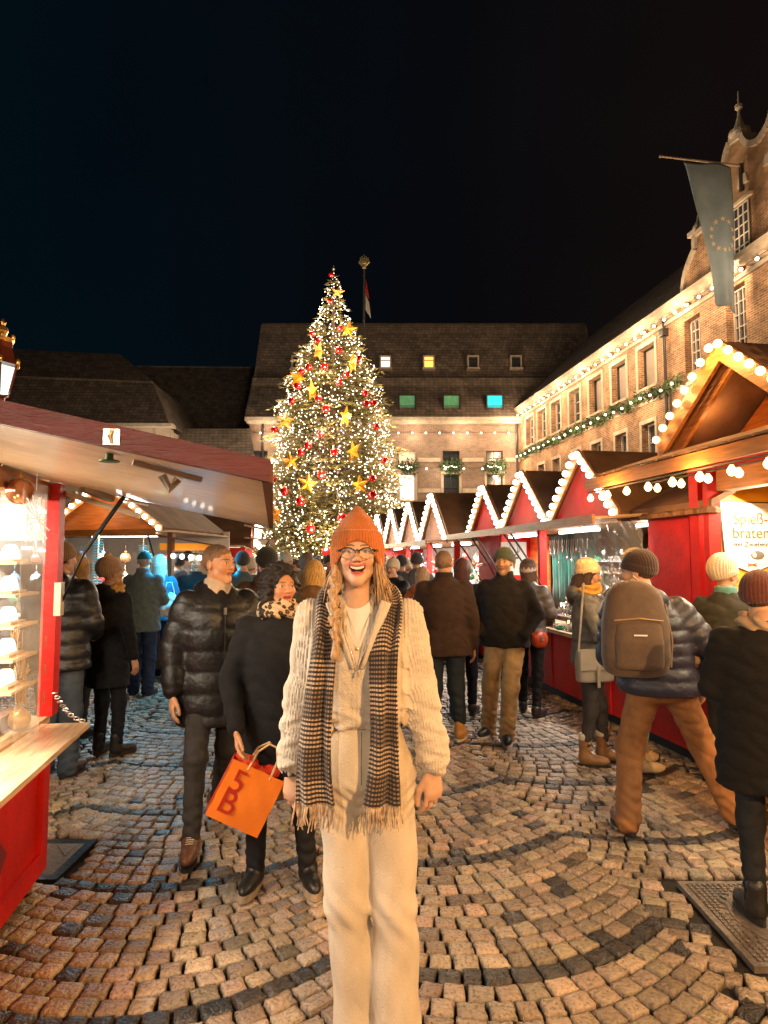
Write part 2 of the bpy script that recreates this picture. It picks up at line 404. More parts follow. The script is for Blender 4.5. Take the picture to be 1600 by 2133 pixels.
# ============================================================ BUILDINGS
def brick_mat(name, c1, c2, mortar, rowh=.075, bw=.25, rough=.85, ms=.012, bump=.5, blotch=.5):
    m = bpy.data.materials.new(name); m.use_nodes = True; nt = m.node_tree; b = nt.nodes['Principled BSDF']
    t = nt.nodes.new('ShaderNodeTexCoord'); s = nt.nodes.new('ShaderNodeSeparateXYZ'); c = nt.nodes.new('ShaderNodeCombineXYZ')
    nt.links.new(t.outputs['Object'], s.inputs[0]); ad = nt.nodes.new('ShaderNodeMath'); ad.operation = 'ADD'
    nt.links.new(s.outputs[0], ad.inputs[0]); nt.links.new(s.outputs[1], ad.inputs[1]); nt.links.new(ad.outputs[0], c.inputs[0]); nt.links.new(s.outputs[2], c.inputs[1])
    br = nt.nodes.new('ShaderNodeTexBrick'); br.inputs['Scale'].default_value = 1; br.inputs['Brick Width'].default_value = bw; br.inputs['Row Height'].default_value = rowh
    br.inputs['Mortar Size'].default_value = ms; br.inputs['Color1'].default_value = (*c1, 1); br.inputs['Color2'].default_value = (*c2, 1); br.inputs['Mortar'].default_value = (*mortar, 1)
    br.inputs['Bias'].default_value = -.1
    nt.links.new(c.outputs[0], br.inputs[0])
    n = nt.nodes.new('ShaderNodeTexNoise'); n.inputs['Scale'].default_value = 1.6; n.inputs['Detail'].default_value = 9; n.inputs['Roughness'].default_value = .7
    nt.links.new(t.outputs['Object'], n.inputs['Vector'])
    r = nt.nodes.new('ShaderNodeMapRange'); r.inputs['From Min'].default_value = .35; r.inputs['From Max'].default_value = .7; r.inputs['To Min'].default_value = 1 - blotch; r.inputs['To Max'].default_value = 1 + blotch
    nt.links.new(n.outputs['Fac'], r.inputs[0]); v = nt.nodes.new('ShaderNodeVectorMath'); v.operation = 'SCALE'
    nt.links.new(br.outputs[0], v.inputs[0]); nt.links.new(r.outputs[0], v.inputs['Scale']); nt.links.new(v.outputs[0], b.inputs['Base Color'])
    bp = nt.nodes.new('ShaderNodeBump'); bp.inputs['Strength'].default_value = bump; bp.inputs['Distance'].default_value = .02
    nt.links.new(br.outputs['Fac'], bp.inputs['Height']); bp.invert = True; nt.links.new(bp.outputs[0], b.inputs['Normal'])
    b.inputs['Roughness'].default_value = rough; return m
m_brickR = brick_mat('old town brick', (.38, .18, .08), (.20, .085, .035), (.46, .33, .21), rowh=.085, bw=.28, ms=.016)
m_brickB = brick_mat('back facade brick', (.30, .19, .13), (.20, .12, .085), (.33, .27, .21), blotch=.25)
m_slate = brick_mat('slate roofing', (.27, .21, .17), (.14, .115, .10), (.05, .04, .035), rowh=.22, bw=.3, ms=.015, rough=.6, blotch=.35)
m_slate2 = brick_mat('weathered slate band', (.36, .28, .22), (.24, .19, .15), (.09, .075, .06), rowh=.22, bw=.3, ms=.015, rough=.6, blotch=.35)
m_tile = brick_mat('brown roof tiles', (.13, .07, .045), (.08, .045, .03), (.03, .02, .015), rowh=.3, bw=.24, ms=.02, blotch=.35)
m_lime = mat('pale limestone trim', (.52, .43, .33), .8, var=.2, vscale=3, bump=.3, bscale=20, dirt=.4)
m_plaster = mat('cream plaster', (.5, .4, .3), .85, var=.08, vscale=2, dirt=.3)
m_frame = mat('white window paint', (.62, .55, .48), .5, var=.05)
m_dkframe = mat('dark window frame', (.03, .027, .025), .4, var=.1)
m_glass = mat('dark window glass', (.045, .05, .055), .1, var=.1, spec=.8)
m_glassL = mat('blind behind glass', (.34, .30, .26), .3, var=.1, vscale=3, coat=1)
m_grid = m_frame
def litmat(name, c, s): return mat(name, c, .3, emit=c, estr=s, var=.25, vscale=4)
m_litw = litmat('lit window white', (.9, .8, .68), 1.0); m_lito = litmat('lit window amber', (1, .45, .08), 1.6)
m_litg = litmat('green curtain window', (.10, .28, .12), .42); m_litt = litmat('teal curtain window', (.02, .5, .55), .9); m_litgr = litmat('green curtain lower', (.02, .32, .2), .6)
m_lits = litmat('warm blind window', (.9, .6, .4), .55)

def wall_grid(name, x0, x1, z0, z1, holes, m, parent, y=0.0, depth=.35, thick=.6):
    """upright wall in the local x-z plane at y, outside face towards -y, real openings with reveals"""
    xs = sorted({x0, x1, *[h[0] for h in holes], *[h[1] for h in holes]}); zs = sorted({z0, z1, *[h[2] for h in holes], *[h[3] for h in holes]})
    b = MB()
    for i in range(len(xs) - 1):
        for j in range(len(zs) - 1):
            cx = (xs[i] + xs[i + 1]) / 2; cz = (zs[j] + zs[j + 1]) / 2
            if any(h[0] < cx < h[1] and h[2] < cz < h[3] for h in holes): continue
            b.quad((xs[i], y, zs[j]), (xs[i + 1], y, zs[j]), (xs[i + 1], y, zs[j + 1]), (xs[i], y, zs[j + 1]))
    for a, c, d, e_ in holes:
        Y = y + depth
        b.quad((a, y, d), (a, Y, d), (c, Y, d), (c, y, d)); b.quad((a, y, e_), (c, y, e_), (c, Y, e_), (a, Y, e_))
        b.quad((a, y, d), (a, y, e_), (a, Y, e_), (a, Y, d)); b.quad((c, y, d), (c, Y, d), (c, Y, e_), (c, y, e_))
    b.box(x0, x1, y + depth + .05, y + depth + thick, z0, z1)
    return b.build(name, m, parent)
def window(parent, h, y, pane, nx=2, nz=3, surround=True, trim=None, fr=None, sill=True, depth=.35):
    a, c, d, e_ = h; fr = fr or m_frame; Y = y + depth
    b = MB(); t = .05; b.box(a, a + t, Y - .07, Y + .02, d, e_); b.box(c - t, c, Y - .07, Y + .02, d, e_); b.box(a + t, c - t, Y - .07, Y + .02, d, d + t); b.box(a + t, c - t, Y - .07, Y + .02, e_ - t, e_)
    for i in range(1, nx): x = a + (c - a) * i / nx; b.box(x - .018, x + .018, Y - .055, Y + .02, d + t, e_ - t)
    for j in range(1, nz):
        z = d + (e_ - d) * j / nz
        for i in range(nx): b.box(a + (c - a) * i / nx + .019, a + (c - a) * (i + 1) / nx - .019, Y - .05, Y + .02, z - .014, z + .014)
    w = b.build('window', fr, parent)
    g = MB(); g.box(a + .01, c - .01, Y + .021, Y + .05, d + .01, e_ - .01); g.build('pane', pane, w)
    if surround:
        s = MB(); q = .16
        s.box(a - q, a - .003, y - .03, y + .1, d - .0, e_); s.box(c + .003, c + q, y - .03, y + .1, d, e_); s.box(a - q, c + q, y - .034, y + .1, e_ + .003, e_ + q * 1.1)
        if sill: s.box(a - q - .04, c + q + .04, y - .09, y + .12, d - .12, d - .003)
        s.build('surround', trim or m_lime, w)
    return w

# ---- right-hand brick town hall wing, wall running towards the viewer
PA = np.array([9.1, 43.0, 0]); dW = np.array([.133, -1, 0]) / math.hypot(.133, 1); nW = np.array([-1, -.133, 0]) / math.hypot(.133, 1)
def wl(px, py):
    p = on_plane(px, py, PA, nW); return float((p - PA) @ dW), float(p[2])
rzW = math.atan2(dW[1], dW[0])       # local +x runs along the wall towards the viewer, local -y = out to the square
TR = thing('brick_town_hall', 'long old brick town hall with curved gable and rows of windows along the right', 'building', tuple(PA), rzW)
upp = [(1095, 1112, 863, 918), (1120, 1137, 848, 908), (1149, 1167, 836, 895), (1186, 1208, 812, 880), (1229, 1252, 786, 860), (1276, 1303, 755, 835), (1332, 1362, 722, 808)]
low = [(1120, 1136, 963, 1000), (1150, 1168, 955, 1000), (1192, 1210, 940, 990), (1232, 1254, 920, 985), (1283, 1306, 905, 975), (1338, 1366, 885, 960)]
holes = []; meta = []
def hole(px0, px1, y0, y1):
    s0, _ = wl(px0, (y0 + y1) / 2); s1, _ = wl(px1, (y0 + y1) / 2); sm = (px0 + px1) / 2
    _, zt = wl(sm, y0); _, zb = wl(sm, y1); return s0, s1, zb, zt
ZU = (8.93, 10.72); ZL = (5.8, 7.38)
for q in upp:
    s0, s1, zb, zt = hole(*q); cx = (s0 + s1) / 2; holes.append((cx - .68, cx + .68, *ZU)); meta.append(0)
for cx in (3.8, 6.1, 8.8, 11.15, 13.64, 16.0): holes.append((cx - .52, cx + .52, *ZL)); meta.append(1)
for cx in (1.6, 3.8, 6.1, 8.8, 11.15, 13.64, 16.0): holes.append((cx - .52, cx + .52, 2.4, 4.3)); meta.append(1)
for s0, s1, z0, z1 in ((18.75, 19.75, 8.7, 10.75), (21.2, 22.2, 8.7, 10.9), (24.0, 25.0, 8.7, 10.9), (18.75, 19.75, 5.2, 7.4), (21.2, 22.2, 5.2, 7.4)): holes.append((s0, s1, z0, z1)); meta.append(2)
ZC = 11.35
w_ = wall_grid('wall', -.4, 34, 0, ZC, holes, m_brickR, TR, thick=.7)
panes = [m_glass, m_glass, m_glass, m_glass, m_glassL, m_glassL, m_glassL]
for k, (h, q) in enumerate(zip(holes, meta)):
    if q == 0: window(TR, h, 0, panes[k], 1 if panes[k] is m_glassL else 2, 1 if panes[k] is m_glassL else 3, fr=m_dkframe if panes[k] is m_glassL else m_frame)
    elif q == 1: window(TR, h, 0, m_glass, 2, 2)
    else: window(TR, h, 0, m_glass, 4, 5, surround=False)
b = MB(); b.box(-.4, 34, -.30, .1, ZC + .003, ZC + .16); b.box(-.4, 34, -.42, .1, ZC + .163, ZC + .34); b.box(-.4, 34, -.12, -.003, ZC - .35, ZC - .2)
for k in range(58): b.box(-.2 + k * .6, .0 + k * .6, -.25, -.003, ZC - .15, ZC)
b.build('cornice', m_lime, TR)
b = MB(); b.box(-.4, 34, -.06, -.003, 8.2, 8.34); b.build('string_course', m_lime, TR)
# gable over the near part
def arc(x0, z0, x1, z1, bulge, n=7):
    out = []
    for i in range(1, n + 1):
        t = i / n; dx, dz = x1 - x0, z1 - z0; L = math.hypot(dx, dz); o_ = bulge * math.sin(PI * t); out.append((x0 + dx * t - dz / L * o_, z0 + dz * t + dx / L * o_))
    return out
half = [(18.75, ZC + .345)] + arc(18.75, ZC + .345, 19.6, 13.25, .22) + [(19.62, 13.75)] + arc(19.95, 13.75, 20.6, 14.35, -.18) + arc(20.6, 14.35, 21.55, 15.75, -.12) + [(21.75, 16.0)] + [(22.35, 15.9)] + arc(22.35, 15.9, 23.1, 15.15, -.16)
mir = [(46.2 - x, z) for x, z in half[::-1]]
out = half + mir[1:]
win = (21.6, 22.55, 11.75, 13.5)
def gable_poly(pts, y0, y1):
    b = MB(); b.slab([(x, y0, z) for x, z in pts], (0, y1 - y0, 0)); return b
gb = gable_poly(out, .02, .5).build('gable', m_brickR, TR)
b = MB()
for a0, a1 in zip(out[:-1], out[1:]):
    b.bar((a0[0], .2, a0[1] + .05), (a1[0], .2, a1[1] + .05), .62, .16, up=(0, 1, 0)) if False else b.bar((a0[0], .2, a0[1]), (a1[0], .2, a1[1]), .2, .56, up=(0, 1, 0))
b.build('coping', m_lime, gb)
for x, z in ((19.55, 13.8), (46.2 - 19.55, 13.8)): b = MB(); b.box(x - .25, x + .25, -.1, .5, z, z + .18); b.lathe([(.16, .17), (.2, .35), (.05, .6), (.02, .8)], (x, .2, z), 8); b.build('pinnacle', m_lime, gb)
for x, z in ((22.0, 16.0), (46.2 - 22.0, 16.0)):
    b = MB(); b.lathe([(.3, 0), (.36, .14), (.34, .26), (.2, .34), (.13, .55), (.06, .8), (.04, 1.0), (.12, 1.08), (.12, 1.2), (.03, 1.28), (.015, 1.7)], (x, .2, z), 12); b.build('pinnacle', m_lime, gb)
b = MB(); b.box(win[0] - .02, win[1] + .02, -.02, .05, win[2], win[3]); w2 = b.build('window', m_glass, TR)
b = MB()
for i in range(5): x = win[0] + (win[1] - win[0]) * i / 4; b.box(x - .02, x + .02, -.05, -.021, win[2], win[3])
for j in range(6):
    z = win[2] + (win[3] - win[2]) * j / 5
    for i in range(4): b.box(win[0] + (win[1] - win[0]) * i / 4 + .021, win[0] + (win[1] - win[0]) * (i + 1) / 4 - .021, -.045, -.021, z - .015, z + .015)
b.build('frame', m_frame, w2)
b = MB(); b.box(win[0] - .15, win[1] + .2, -.1, .015, win[3] + .08, win[3] + .2); b.build('lintel', m_lime, w2)
for x in (21.0, 22.05, 23.3): b = MB(); b.slab([(x, -.03, 14.15), (x + .5, -.03, 14.15), (x + .42, -.03, 14.5), (x + .08, -.03, 14.5)], (0, .048, 0)); b.build('relief_panel', m_lime, TR)
b = MB(); b.tube([(17.55, -.1, 11.3), (17.55, -.1, 2)], .06); b.tube([(17.9, -.14, 8.4), (17.9, -.14, 2)], .04); b.box(17.4, 17.7, -.25, -.003, 10.6, 10.9); b.build('downpipe', m_dkframe, TR)
# roof behind the parapet
b = MB(); b.slab([(-.5, -.3, ZC + .36), (34, -.3, ZC + .36), (34, 5.6, 17.3), (-.5, 5.6, 17.3)], (0, .1, -.12)); b.build('roof', m_slate, TR)
b = MB(); b.box(-.4, 34, .75, 6, 0, ZC - .1); b.build('core', m_brickR, TR)

# ---- the facade closing the square
DB = 43.0
BB = thing('hall_with_mansard_roof', 'wide brick building behind the christmas tree with a tall dark slate mansard roof', 'building', (0, DB, 0), 0)
x0b = at(520, 900, DB)[0]; x1b = 9.3; ze = float(at(850, 884, DB)[2])
fh = []; fm = []
def fz(y): return float(at(848, y, DB)[2])
def fx(x): return float(at(x, 950, DB)[0])
for i, cx in enumerate((540, 620, 700, 848, 940, 1030)):
    X = fx(cx)
    fh.append((X - .56, X + .56, fz(968), fz(939))); fm.append([m_glass, m_glass, m_glass, m_lits, m_glass, m_glass][i])
    fh.append((X - .52, X + .52, fz(1043), fz(988))); fm.append([m_glass, m_glass, m_glass, m_litw, m_glass, m_glass][i])
    fh.append((X - .52, X + .52, fz(1130), fz(1075))); fm.append(m_glass)
wall_grid('wall', x0b, x1b, 0, ze, fh, m_brickB, BB, depth=.2)
for h, p in zip(fh, fm): window(BB, h, 0, p, 2 if p is m_glass else 1, 2 if p is m_glass else 1, fr=m_dkframe if p is m_glass else m_frame, surround=(h[3] > fz(1000) - .5 and h[3] < fz(985)), sill=False, depth=.2)
b = MB(); b.box(x0b - .1, x1b, -.5, .3, ze + .003, ze + .12); b.box(x0b - .2, x1b, -.62, .3, ze + .123, ze + .38); b.build('cornice', m_lime, BB)
b = MB()
xs_ = [x0b] + sorted(sum(([h[0] - .17, h[1] + .17] for h in fh[::3]), [])) + [x1b]
for z in (fz(958), fz(1022)):
    for i in range(0, len(xs_), 2): b.box(xs_[i], xs_[i + 1], -.05, -.003, z - .14, z + .14)
b.build('stone_band', m_lime, BB)
b = MB(); b.tube([(fx(548), -.15, ze), (fx(548), -.15, 0)], .07); b.tube([(fx(1076), -.15, ze), (fx(1076), -.15, 0)], .07); b.build('downpipe', m_dkframe, BB)
# mansard: two bell-cast tiers, each ending in a lighter band
def roofpt(px, py, Y): return at(px, py, Y)
def tier(name, prof, m, xl, xr):
    """prof: list of (y offset, z); xl(z) left edge"""
    b = MB()
    for (ya, za), (yb, zb) in zip(prof[:-1], prof[1:]):
        b.slab([(xl(za), ya, za), (xr, ya, za), (xr, yb, zb), (xl(zb), yb, zb)], (0, .15, -.05))
    return b.build(name, m, BB, smooth=False)
zk1 = float(at(545, 785, DB + 1.6)[2]); zk2 = float(at(545, 695, DB + 3.6)[2]); zr = float(at(900, 677, DB + 4.3)[2])
XL0 = at(513, 880, DB)[0]; XLk = at(527, 785, DB + 1.6)[0]; XLr = at(547, 663, DB + 4.3)[0]
xl = lambda z: float(np.interp(z, [ze, zk1, zr], [XL0, XLk, XLr]))
z0r = ze + .385; XR = 15.0
tier('roof', [(-.55, z0r), (.2, z0r + 1.2), (1.1, zk1 - .8)], m_slate, xl, XR)
tier('roof_band', [(1.1, zk1 - .8), (1.5, zk1 - .1), (1.9, zk1 + .02)], m_slate2, xl, XR)
tier('upper_roof', [(1.95, zk1 + .04), (2.4, zk1 + .6), (3.5, zk2)], m_slate, xl, XR)
tier('upper_roof_band', [(3.5, zk2), (3.9, zr - .1), (4.3, zr)], m_slate2, xl, XR)
b = MB(); b.slab([(xl(z0r), -.55, z0r), (xl(zk1), 1.1, zk1 - .8), (xl(zk1), 1.9, zk1), (xl(zk2), 3.5, zk2), (xl(zr), 4.3, zr), (xl(zr), 8, zr), (xl(z0r), 12, z0r)], (.1, 0, 0)); b.build('roof_end', m_slate, BB)
b = MB(); b.box(xl(zr), XR, 4.25, 4.6, zr - .05, zr + .12); b.build('ridge', m_slate2, BB)
b = MB(); b.box(x0b, 9.1, .85, 12, 0, ze); b.build('core', m_brickB, BB)
def dorm(px, py, w, hh, Y, pane, name):
    c = at(px, py, DB + Y); b = MB(); a = w / 2; q = hh / 2; x, y, z = c[0], Y, c[2]
    b.box(x - a - .1, x - a, y - .25, y + 1.2, z - q - .1, z + q + .1); b.box(x + a, x + a + .1, y - .25, y + 1.2, z - q - .1, z + q + .1)
    b.box(x - a, x + a, y - .25, y + 1.2, z + q, z + q + .1); b.box(x - a - .15, x + a + .15, y - .4, y + .6, z - q - .22, z - q - .103)
    w_ = b.build('dormer_window', m_lime if Y > 2 else m_dkframe, BB); g = MB(); g.box(x - a + .001, x + a - .001, y - .12, y - .05, z - q - .09, z + q - .002); pn = g.build('pane', pane, w_)
    g = MB(); g.box(x - a + .001, x + a - .001, y - .16, y - .122, z + .08, z + .13); g.build('crossbar', m_dkframe, w_)
    return w_, c, y
for px, p in ((848, m_litg), (940, m_litg), (1030, m_litt)):
    w_, c, y = dorm(px, 850, 1.0, 1.62, .05, p, 'd')
    if p is m_litt: g = MB(); g.box(c[0] - .48, c[0] + .48, y - .13, y - .121, c[2] - .75, c[2] - .03); g.build('curtain', m_litgr, w_)
for px, p in ((620, m_glass), (803, m_litw), (893, m_lito), (985, m_glass), (1074, m_glass)): dorm(px, 755, .62, .7, 2.25, p, 'd')
# ---- buildings at the left
D1 = 40.0
LB = thing('hipped_roof_building', 'pale building at far left under a dark hipped slate roof', 'building', (0, D1, 0), 0)
def P1(px, py, dy=0): p = at(px, py, D1 + dy); return (p[0], dy, p[2])
b = MB()
A_, B_, C_, D_ = P1(-60, 880, -.4), P1(352, 880, -.4), P1(318, 797, 1.6), P1(-60, 782, 1.6)
b.slab([A_, B_, C_, D_], (0, .1, -.1)); b.slab([B_, (B_[0], 10, B_[2]), (C_[0], 8.4, C_[2]), C_], (-.1, 0, -.1)); b.build('roof', m_slate, LB)
b = MB(); b.bar(D_, C_, .25, .12); b.build('roof_band', m_slate2, LB)
E_, G_ = P1(250, 738, 4.2), P1(-60, 722, 4.2)
b = MB(); b.slab([(D_[0], D_[1] + .05, D_[2] + .05), (C_[0], C_[1] + .05, C_[2] + .05), E_, G_], (0, .1, -.1)); b.slab([C_, (C_[0], 8.4, C_[2]), (E_[0] + .01, 6, E_[2]), E_], (-.1, 0, -.1)); b.build('upper_roof', m_slate, LB)
zb_ = B_[2] - .25; xr_ = P1(352, 885)[0]
wall_grid('wall', -32, xr_, 0, zb_, [(-20, -19, 7.2, 8.6), (-16.8, -15.8, 7.2, 8.6)], m_plaster, LB, y=.2, depth=.15)
b = MB(); b.box(-32, xr_ + .3, -.45, .4, zb_ + .003, zb_ + .2); b.box(xr_ - .9, xr_ - .75, .1, .199, 0, zb_); b.build('cornice', m_lime, LB)
for h in [(-20, -19, 7.2, 8.6), (-16.8, -15.8, 7.2, 8.6)]: window(LB, h, .2, m_glass, 2, 3, depth=.15)
b = MB(); b.box(-32, xr_ - .02, .9, 9, 0, zb_ - .1); b.build('core', m_plaster, LB)
D2 = 50.0
LC = thing('long_dark_roof_building', 'low pale building between the hipped house and the brick hall, steep dark roof', 'building', (0, D2, 0), 0)
def P2(px, py, dy=0): p = at(px, py, D2 + dy); return (p[0], dy, p[2])
b = MB(); b.slab([P2(280, 888), P2(560, 890), P2(560, 768, 3.5), P2(280, 765, 3.5)], (0, .1, -.1)); b.build('roof', m_slate, LC)
b = MB(); b.bar(P2(280, 764, 3.5), P2(560, 767, 3.5), .3, .1); b.build('ridge', m_slate2, LC)
b = MB(); q = P2(320, 950); b.box(q[0], P2(545, 950)[0], .3, 6, 0, P2(400, 889)[2]); b.build('wall', m_plaster, LC)
D3 = 41.0
LD = thing('low_annex_building', 'low white annex with a weathered grey lean-to roof left of the brick hall', 'building', (0, D3, 0), 0)
def P3(px, py, dy=0): p = at(px, py, D3 + dy); return (p[0], dy, p[2])
b = MB(); b.slab([P3(352, 950, -.3), P3(530, 948, -.3), P3(522, 893, 1.6), P3(355, 893, 1.6)], (0, .08, -.1)); b.build('roof', m_slate2, LD)
xa, xb = P3(352, 950)[0], P3(524, 950)[0]; zt_ = P3(400, 955)[2] - .15
hs = [(xa + .5 + i * 1.15, xa + 1.3 + i * 1.15, zt_ - 3.1, zt_ - 2.3) for i in range(4)]
wall_grid('wall', xa, xb, 0, zt_, hs, m_plaster, LD, depth=.15)
for h in hs: window(LD, h, 0, m_glass, 2, 2, depth=.15, surround=False)
b = MB(); b.box(xa, xb, -.3, .2, zt_ + .003, zt_ + .15); b.box(xa, xb, -.25, -.003, zt_ - 3.4, zt_ - 3.2); b.build('cornice', m_lime, LD)

# ---- flags
FB = wl(1545, 345); f0 = PA + dW * FB[0]; f0 = np.array([f0[0], f0[1], FB[1]])
FL = thing('european_flag', 'long faded blue banner with a ring of stars, hanging from the brick gable', 'flag', tuple(f0), rzW)
m_pole = mat('weathered pole', (.35, .25, .17), .5, var=.2)
b = MB(); b.tube([(0, .3, -.02), (0, -2.9, .08)], [.045, .03], 10); b.ball((0, -2.92, .08), .05); b.build('pole', m_pole, FL)
b = MB(); b.box(-.06, .06, -.08, .0, -.9, .05); b.build('bracket', m_dkframe, FL)
nu, nv = 18, 60; V = []; Fs = []
for j in range(nv + 1):
    for i in range(nu + 1):
        u = i / nu; v = j / nv
        yo = -2.05 * (1 - v) ** 1.0 * (1 - u) - .42 * u
        yo = -(.42 + (1 - u) * (1.72 - .92 * v ** .75)) 
        fold = .07 * math.sin(u * 9 + v * 3) * (.3 + v) + .05 * math.sin(u * 4 - v * 6)
        z = .02 - 4.75 * v - .05 * math.sin(u * 7) - (.25 * u * v) + (-.0)
        V.append((fold + .05, yo, z - .1))
for j in range(nv):
    for i in range(nu): a = j * (nu + 1) + i; Fs.append((a, a + 1, a + nu + 2, a + nu + 1))
m_flag = mat('faded blue banner', (.27, .36, .42), .8, var=.15, vscale=1.5)
m_star = mat('pale yellow star', (.75, .62, .42), .7)
cl = newmesh('cloth', V, Fs, m_flag, FL, smooth=True)
sd = cl.modifiers.new('s', 'SOLIDIFY'); sd.thickness = .006
def flagpt(u, v):
    j = min(int(v * nv), nv - 1); i = min(int(u * nu), nu - 1); fu = u * nu - i; fv = v * nv - j
    p = [np.array(V[(j + dj) * (nu + 1) + i + di]) for dj in (0, 1) for di in (0, 1)]
    return p[0] * (1 - fu) * (1 - fv) + p[1] * fu * (1 - fv) + p[2] * (1 - fu) * fv + p[3] * fu * fv
for k in range(12):
    a = 2 * PI * k / 12; cu_ = .66 + .33 * math.cos(a) * .95; cv = .50 + .105 * math.sin(a); b = MB(); pts = []
    for i in range(10):
        rr = .05 if i % 2 == 0 else .02; t = PI / 2 + 2 * PI * i / 10
        u_ = min(max(cu_ + rr * 1.5 * math.cos(t), .01), .99); pts.append(flagpt(u_, cv - rr * .42 * math.sin(t)) + np.array([.012, 0, 0]))
    b.slab(pts, (.006, 0, 0)); b.build('star', m_star, cl)
D4 = 37.0
p0 = at(757, 1170, D4); p1 = at(755, 560, D4)
FP = thing('flagpole', 'tall flagpole behind the christmas tree with golden crest and limp red-white flag', 'flagpole', (p0[0], D4, 0), 0)
zt_ = p1[2]; b = MB(); b.tube([(0, 0, 0), (0, 0, zt_)], [.13, .06], 10); b.build('pole', mat('dark pole', (.1, .09, .08), .5, .3), FP)
m_gold = mat('gilded crest', (.75, .62, .32), .35, .6, var=.2, vscale=20)
b = MB(); b.ball((0, 0, zt_ + .1), .13)
for k in range(-2, 3): b.tube([(k * .03, 0, zt_ + .15), (k * .14, 0, zt_ + .38), (k * .1 + .02, 0, zt_ + .62), (k * .12, 0, zt_ + .86 - abs(k) * .08)], [.05, .06, .05, .02], 6)
b.ball((0, 0, zt_ + .4), (.22, .08, .16)); b.build('crest', m_gold, FP)
def pz(y): return float(at(757, y, D4)[2])
b = MB(); 
def fcl(z0, z1, w0, w1, nm, m):
    V = []; Fs = []
    for j in range(9):
        t = j / 8
        for i in range(7): u = i / 6; V.append((.08 + u * (w0 + (w1 - w0) * t), .06 * math.sin(u * 12 + t * 3), z0 + (z1 - z0) * t - .5 * u * (1 if z1 < pz(640) else .6)))
    for j in range(8):
        for i in range(6): a = j * 7 + i; Fs.append((a, a + 1, a + 8, a + 7))
    o = newmesh(nm, V, Fs, m, FP, smooth=True); o.modifiers.new('s', 'SOLIDIFY').thickness = .01; return o
fcl(pz(580), pz(612), .08, .22, 'red_flag_half', mat('red flag cloth', (.45, .03, .03), .8)); fcl(pz(612), pz(645), .22, .32, 'white_flag_half', mat('white flag cloth', (.6, .52, .45), .8))
# ============================================================ LIGHT STRINGS
def bulbmat(name, c, s): return mat(name, (.9, .8, .6), .3, emit=c, estr=s, var=0)
mb_white = bulbmat('white bulb', (1, .86, .68), 6); mb_warm = bulbmat('warm bulb', (1, .62, .25), 3.4); mb_small = bulbmat('fairy bulb', (1, .86, .64), 5)
mb_tree = bulbmat('tree bulb', (1, .80, .62), 6)
m_socket = mat('bulb socket', (.04, .03, .02), .5)
m_cable = mat('black cable', (.02, .02, .02), .6)
def bulb_proto(name, r, m, shape='round'):
    b = MB()
    if shape == 'round': b.ball((0, 0, 0), r, 10, 7)
    else: b.lathe([(.001, -r * 1.25), (r * .62, -r * 1.0), (r, -r * .3), (r * .95, r * .25), (r * .5, r * .95), (r * .38, r * 1.25)], n=10)
    me = b.build(name, m, None, smooth=True); return me
PROTO = {}
def place_bulb(parent, loc, r, m, shape='round', name='light_bulb'):
    key = (round(r, 3), m.name, shape)
    if key not in PROTO:
        o = bulb_proto(name, r, m, shape); o.parent = parent; o.location = loc; PROTO[key] = o; return o
    o = PROTO[key].copy(); o.name = name; COL.objects.link(o); o.parent = parent; o.location = loc; return o
def light_string(label, pts, n, r, m, group=None, sag=.0, shape='round', drop=.05, power=0, pcol=(1, .8, .55), every=4, name='light_string', cable=True):
    pts = [np.array(p, float) for p in pts]
    L = [0];
    for a, b_ in zip(pts[:-1], pts[1:]): L.append(L[-1] + np.linalg.norm(b_ - a))
    def P(t):
        d = t * L[-1]; i = min(np.searchsorted(L, d, side='right') - 1, len(pts) - 2); f = (d - L[i]) / (L[i + 1] - L[i]); return pts[i] * (1 - f) + pts[i + 1] * f
    o = pts[0]; root = thing(name, label, 'light string', tuple(o), 0, group)
    if cable:
        b = MB(); b.tube([tuple(P(t) - o + np.array([0, 0, -sag * abs(math.sin(PI * t * (n / 4)))])) for t in np.linspace(0, 1, max(2, n * 2))], .008 + r * .06, 5); b.build('cable', m_cable, root)
    for k in range(n):
        t = (k + .5) / n; q = P(t) - o; q = q + np.array([0, 0, -drop - sag * abs(math.sin(PI * t * (n / 4)))])
        place_bulb(root, tuple(q), r, m, shape)
        if power and k % every == every // 2: lamp('bulb_light', tuple(q + np.array([0, 0, -r * 1.6])), power, pcol, .06, root)
    return root
def wp(s, z, out=.3): p = PA + dW * s + nW * out; return (p[0], p[1], z)
light_string('row of warm white bulbs under the cornice of the brick town hall', [wp(.6, ZC - .25, .45), wp(26, ZC - .25, .45)], 34, .06, mb_small, power=0)
light_string('long string of white bulbs threaded through the fir garland on the brick town hall', [wp(.4, 8.45, .5), wp(19, 8.45, .5)], 24, .055, mb_small, sag=.12)
for k in range(9): lamp('bulb_light', wp(1.5 + k * 2.9, ZC - .45, 1.0), 150, (1, .66, .38), .15)
for k in range(7): lamp('bulb_light', wp(1.5 + k * 2.9, 8.2, 1.0), 95, (1, .64, .36), .15)
light_string('row of white bulbs under the eaves of the brick hall behind the tree', [(fx(530), DB - .45, fz(903)), (fx(1072), DB - .45, fz(903))], 19, .06, mb_small)
light_string('row of white bulbs between the window boxes of the brick hall', [(fx(600), DB - .5, fz(977)), (fx(1060), DB - .5, fz(977))], 12, .065, mb_small)
for k in range(6): lamp('bulb_light', (fx(560 + k * 100), DB - 1.0, fz(908)), 95, (1, .75, .5), .15)
for k in range(5): lamp('bulb_light', (fx(560 + k * 120), DB - 1.2, fz(985)), 80, (1, .75, .5), .15)
light_string('string of white bulbs on the low annex left of the christmas tree', [(xa, D3 - .5, 6.6), (xb, D3 - .5, 6.5)], 8, .09, mb_small)
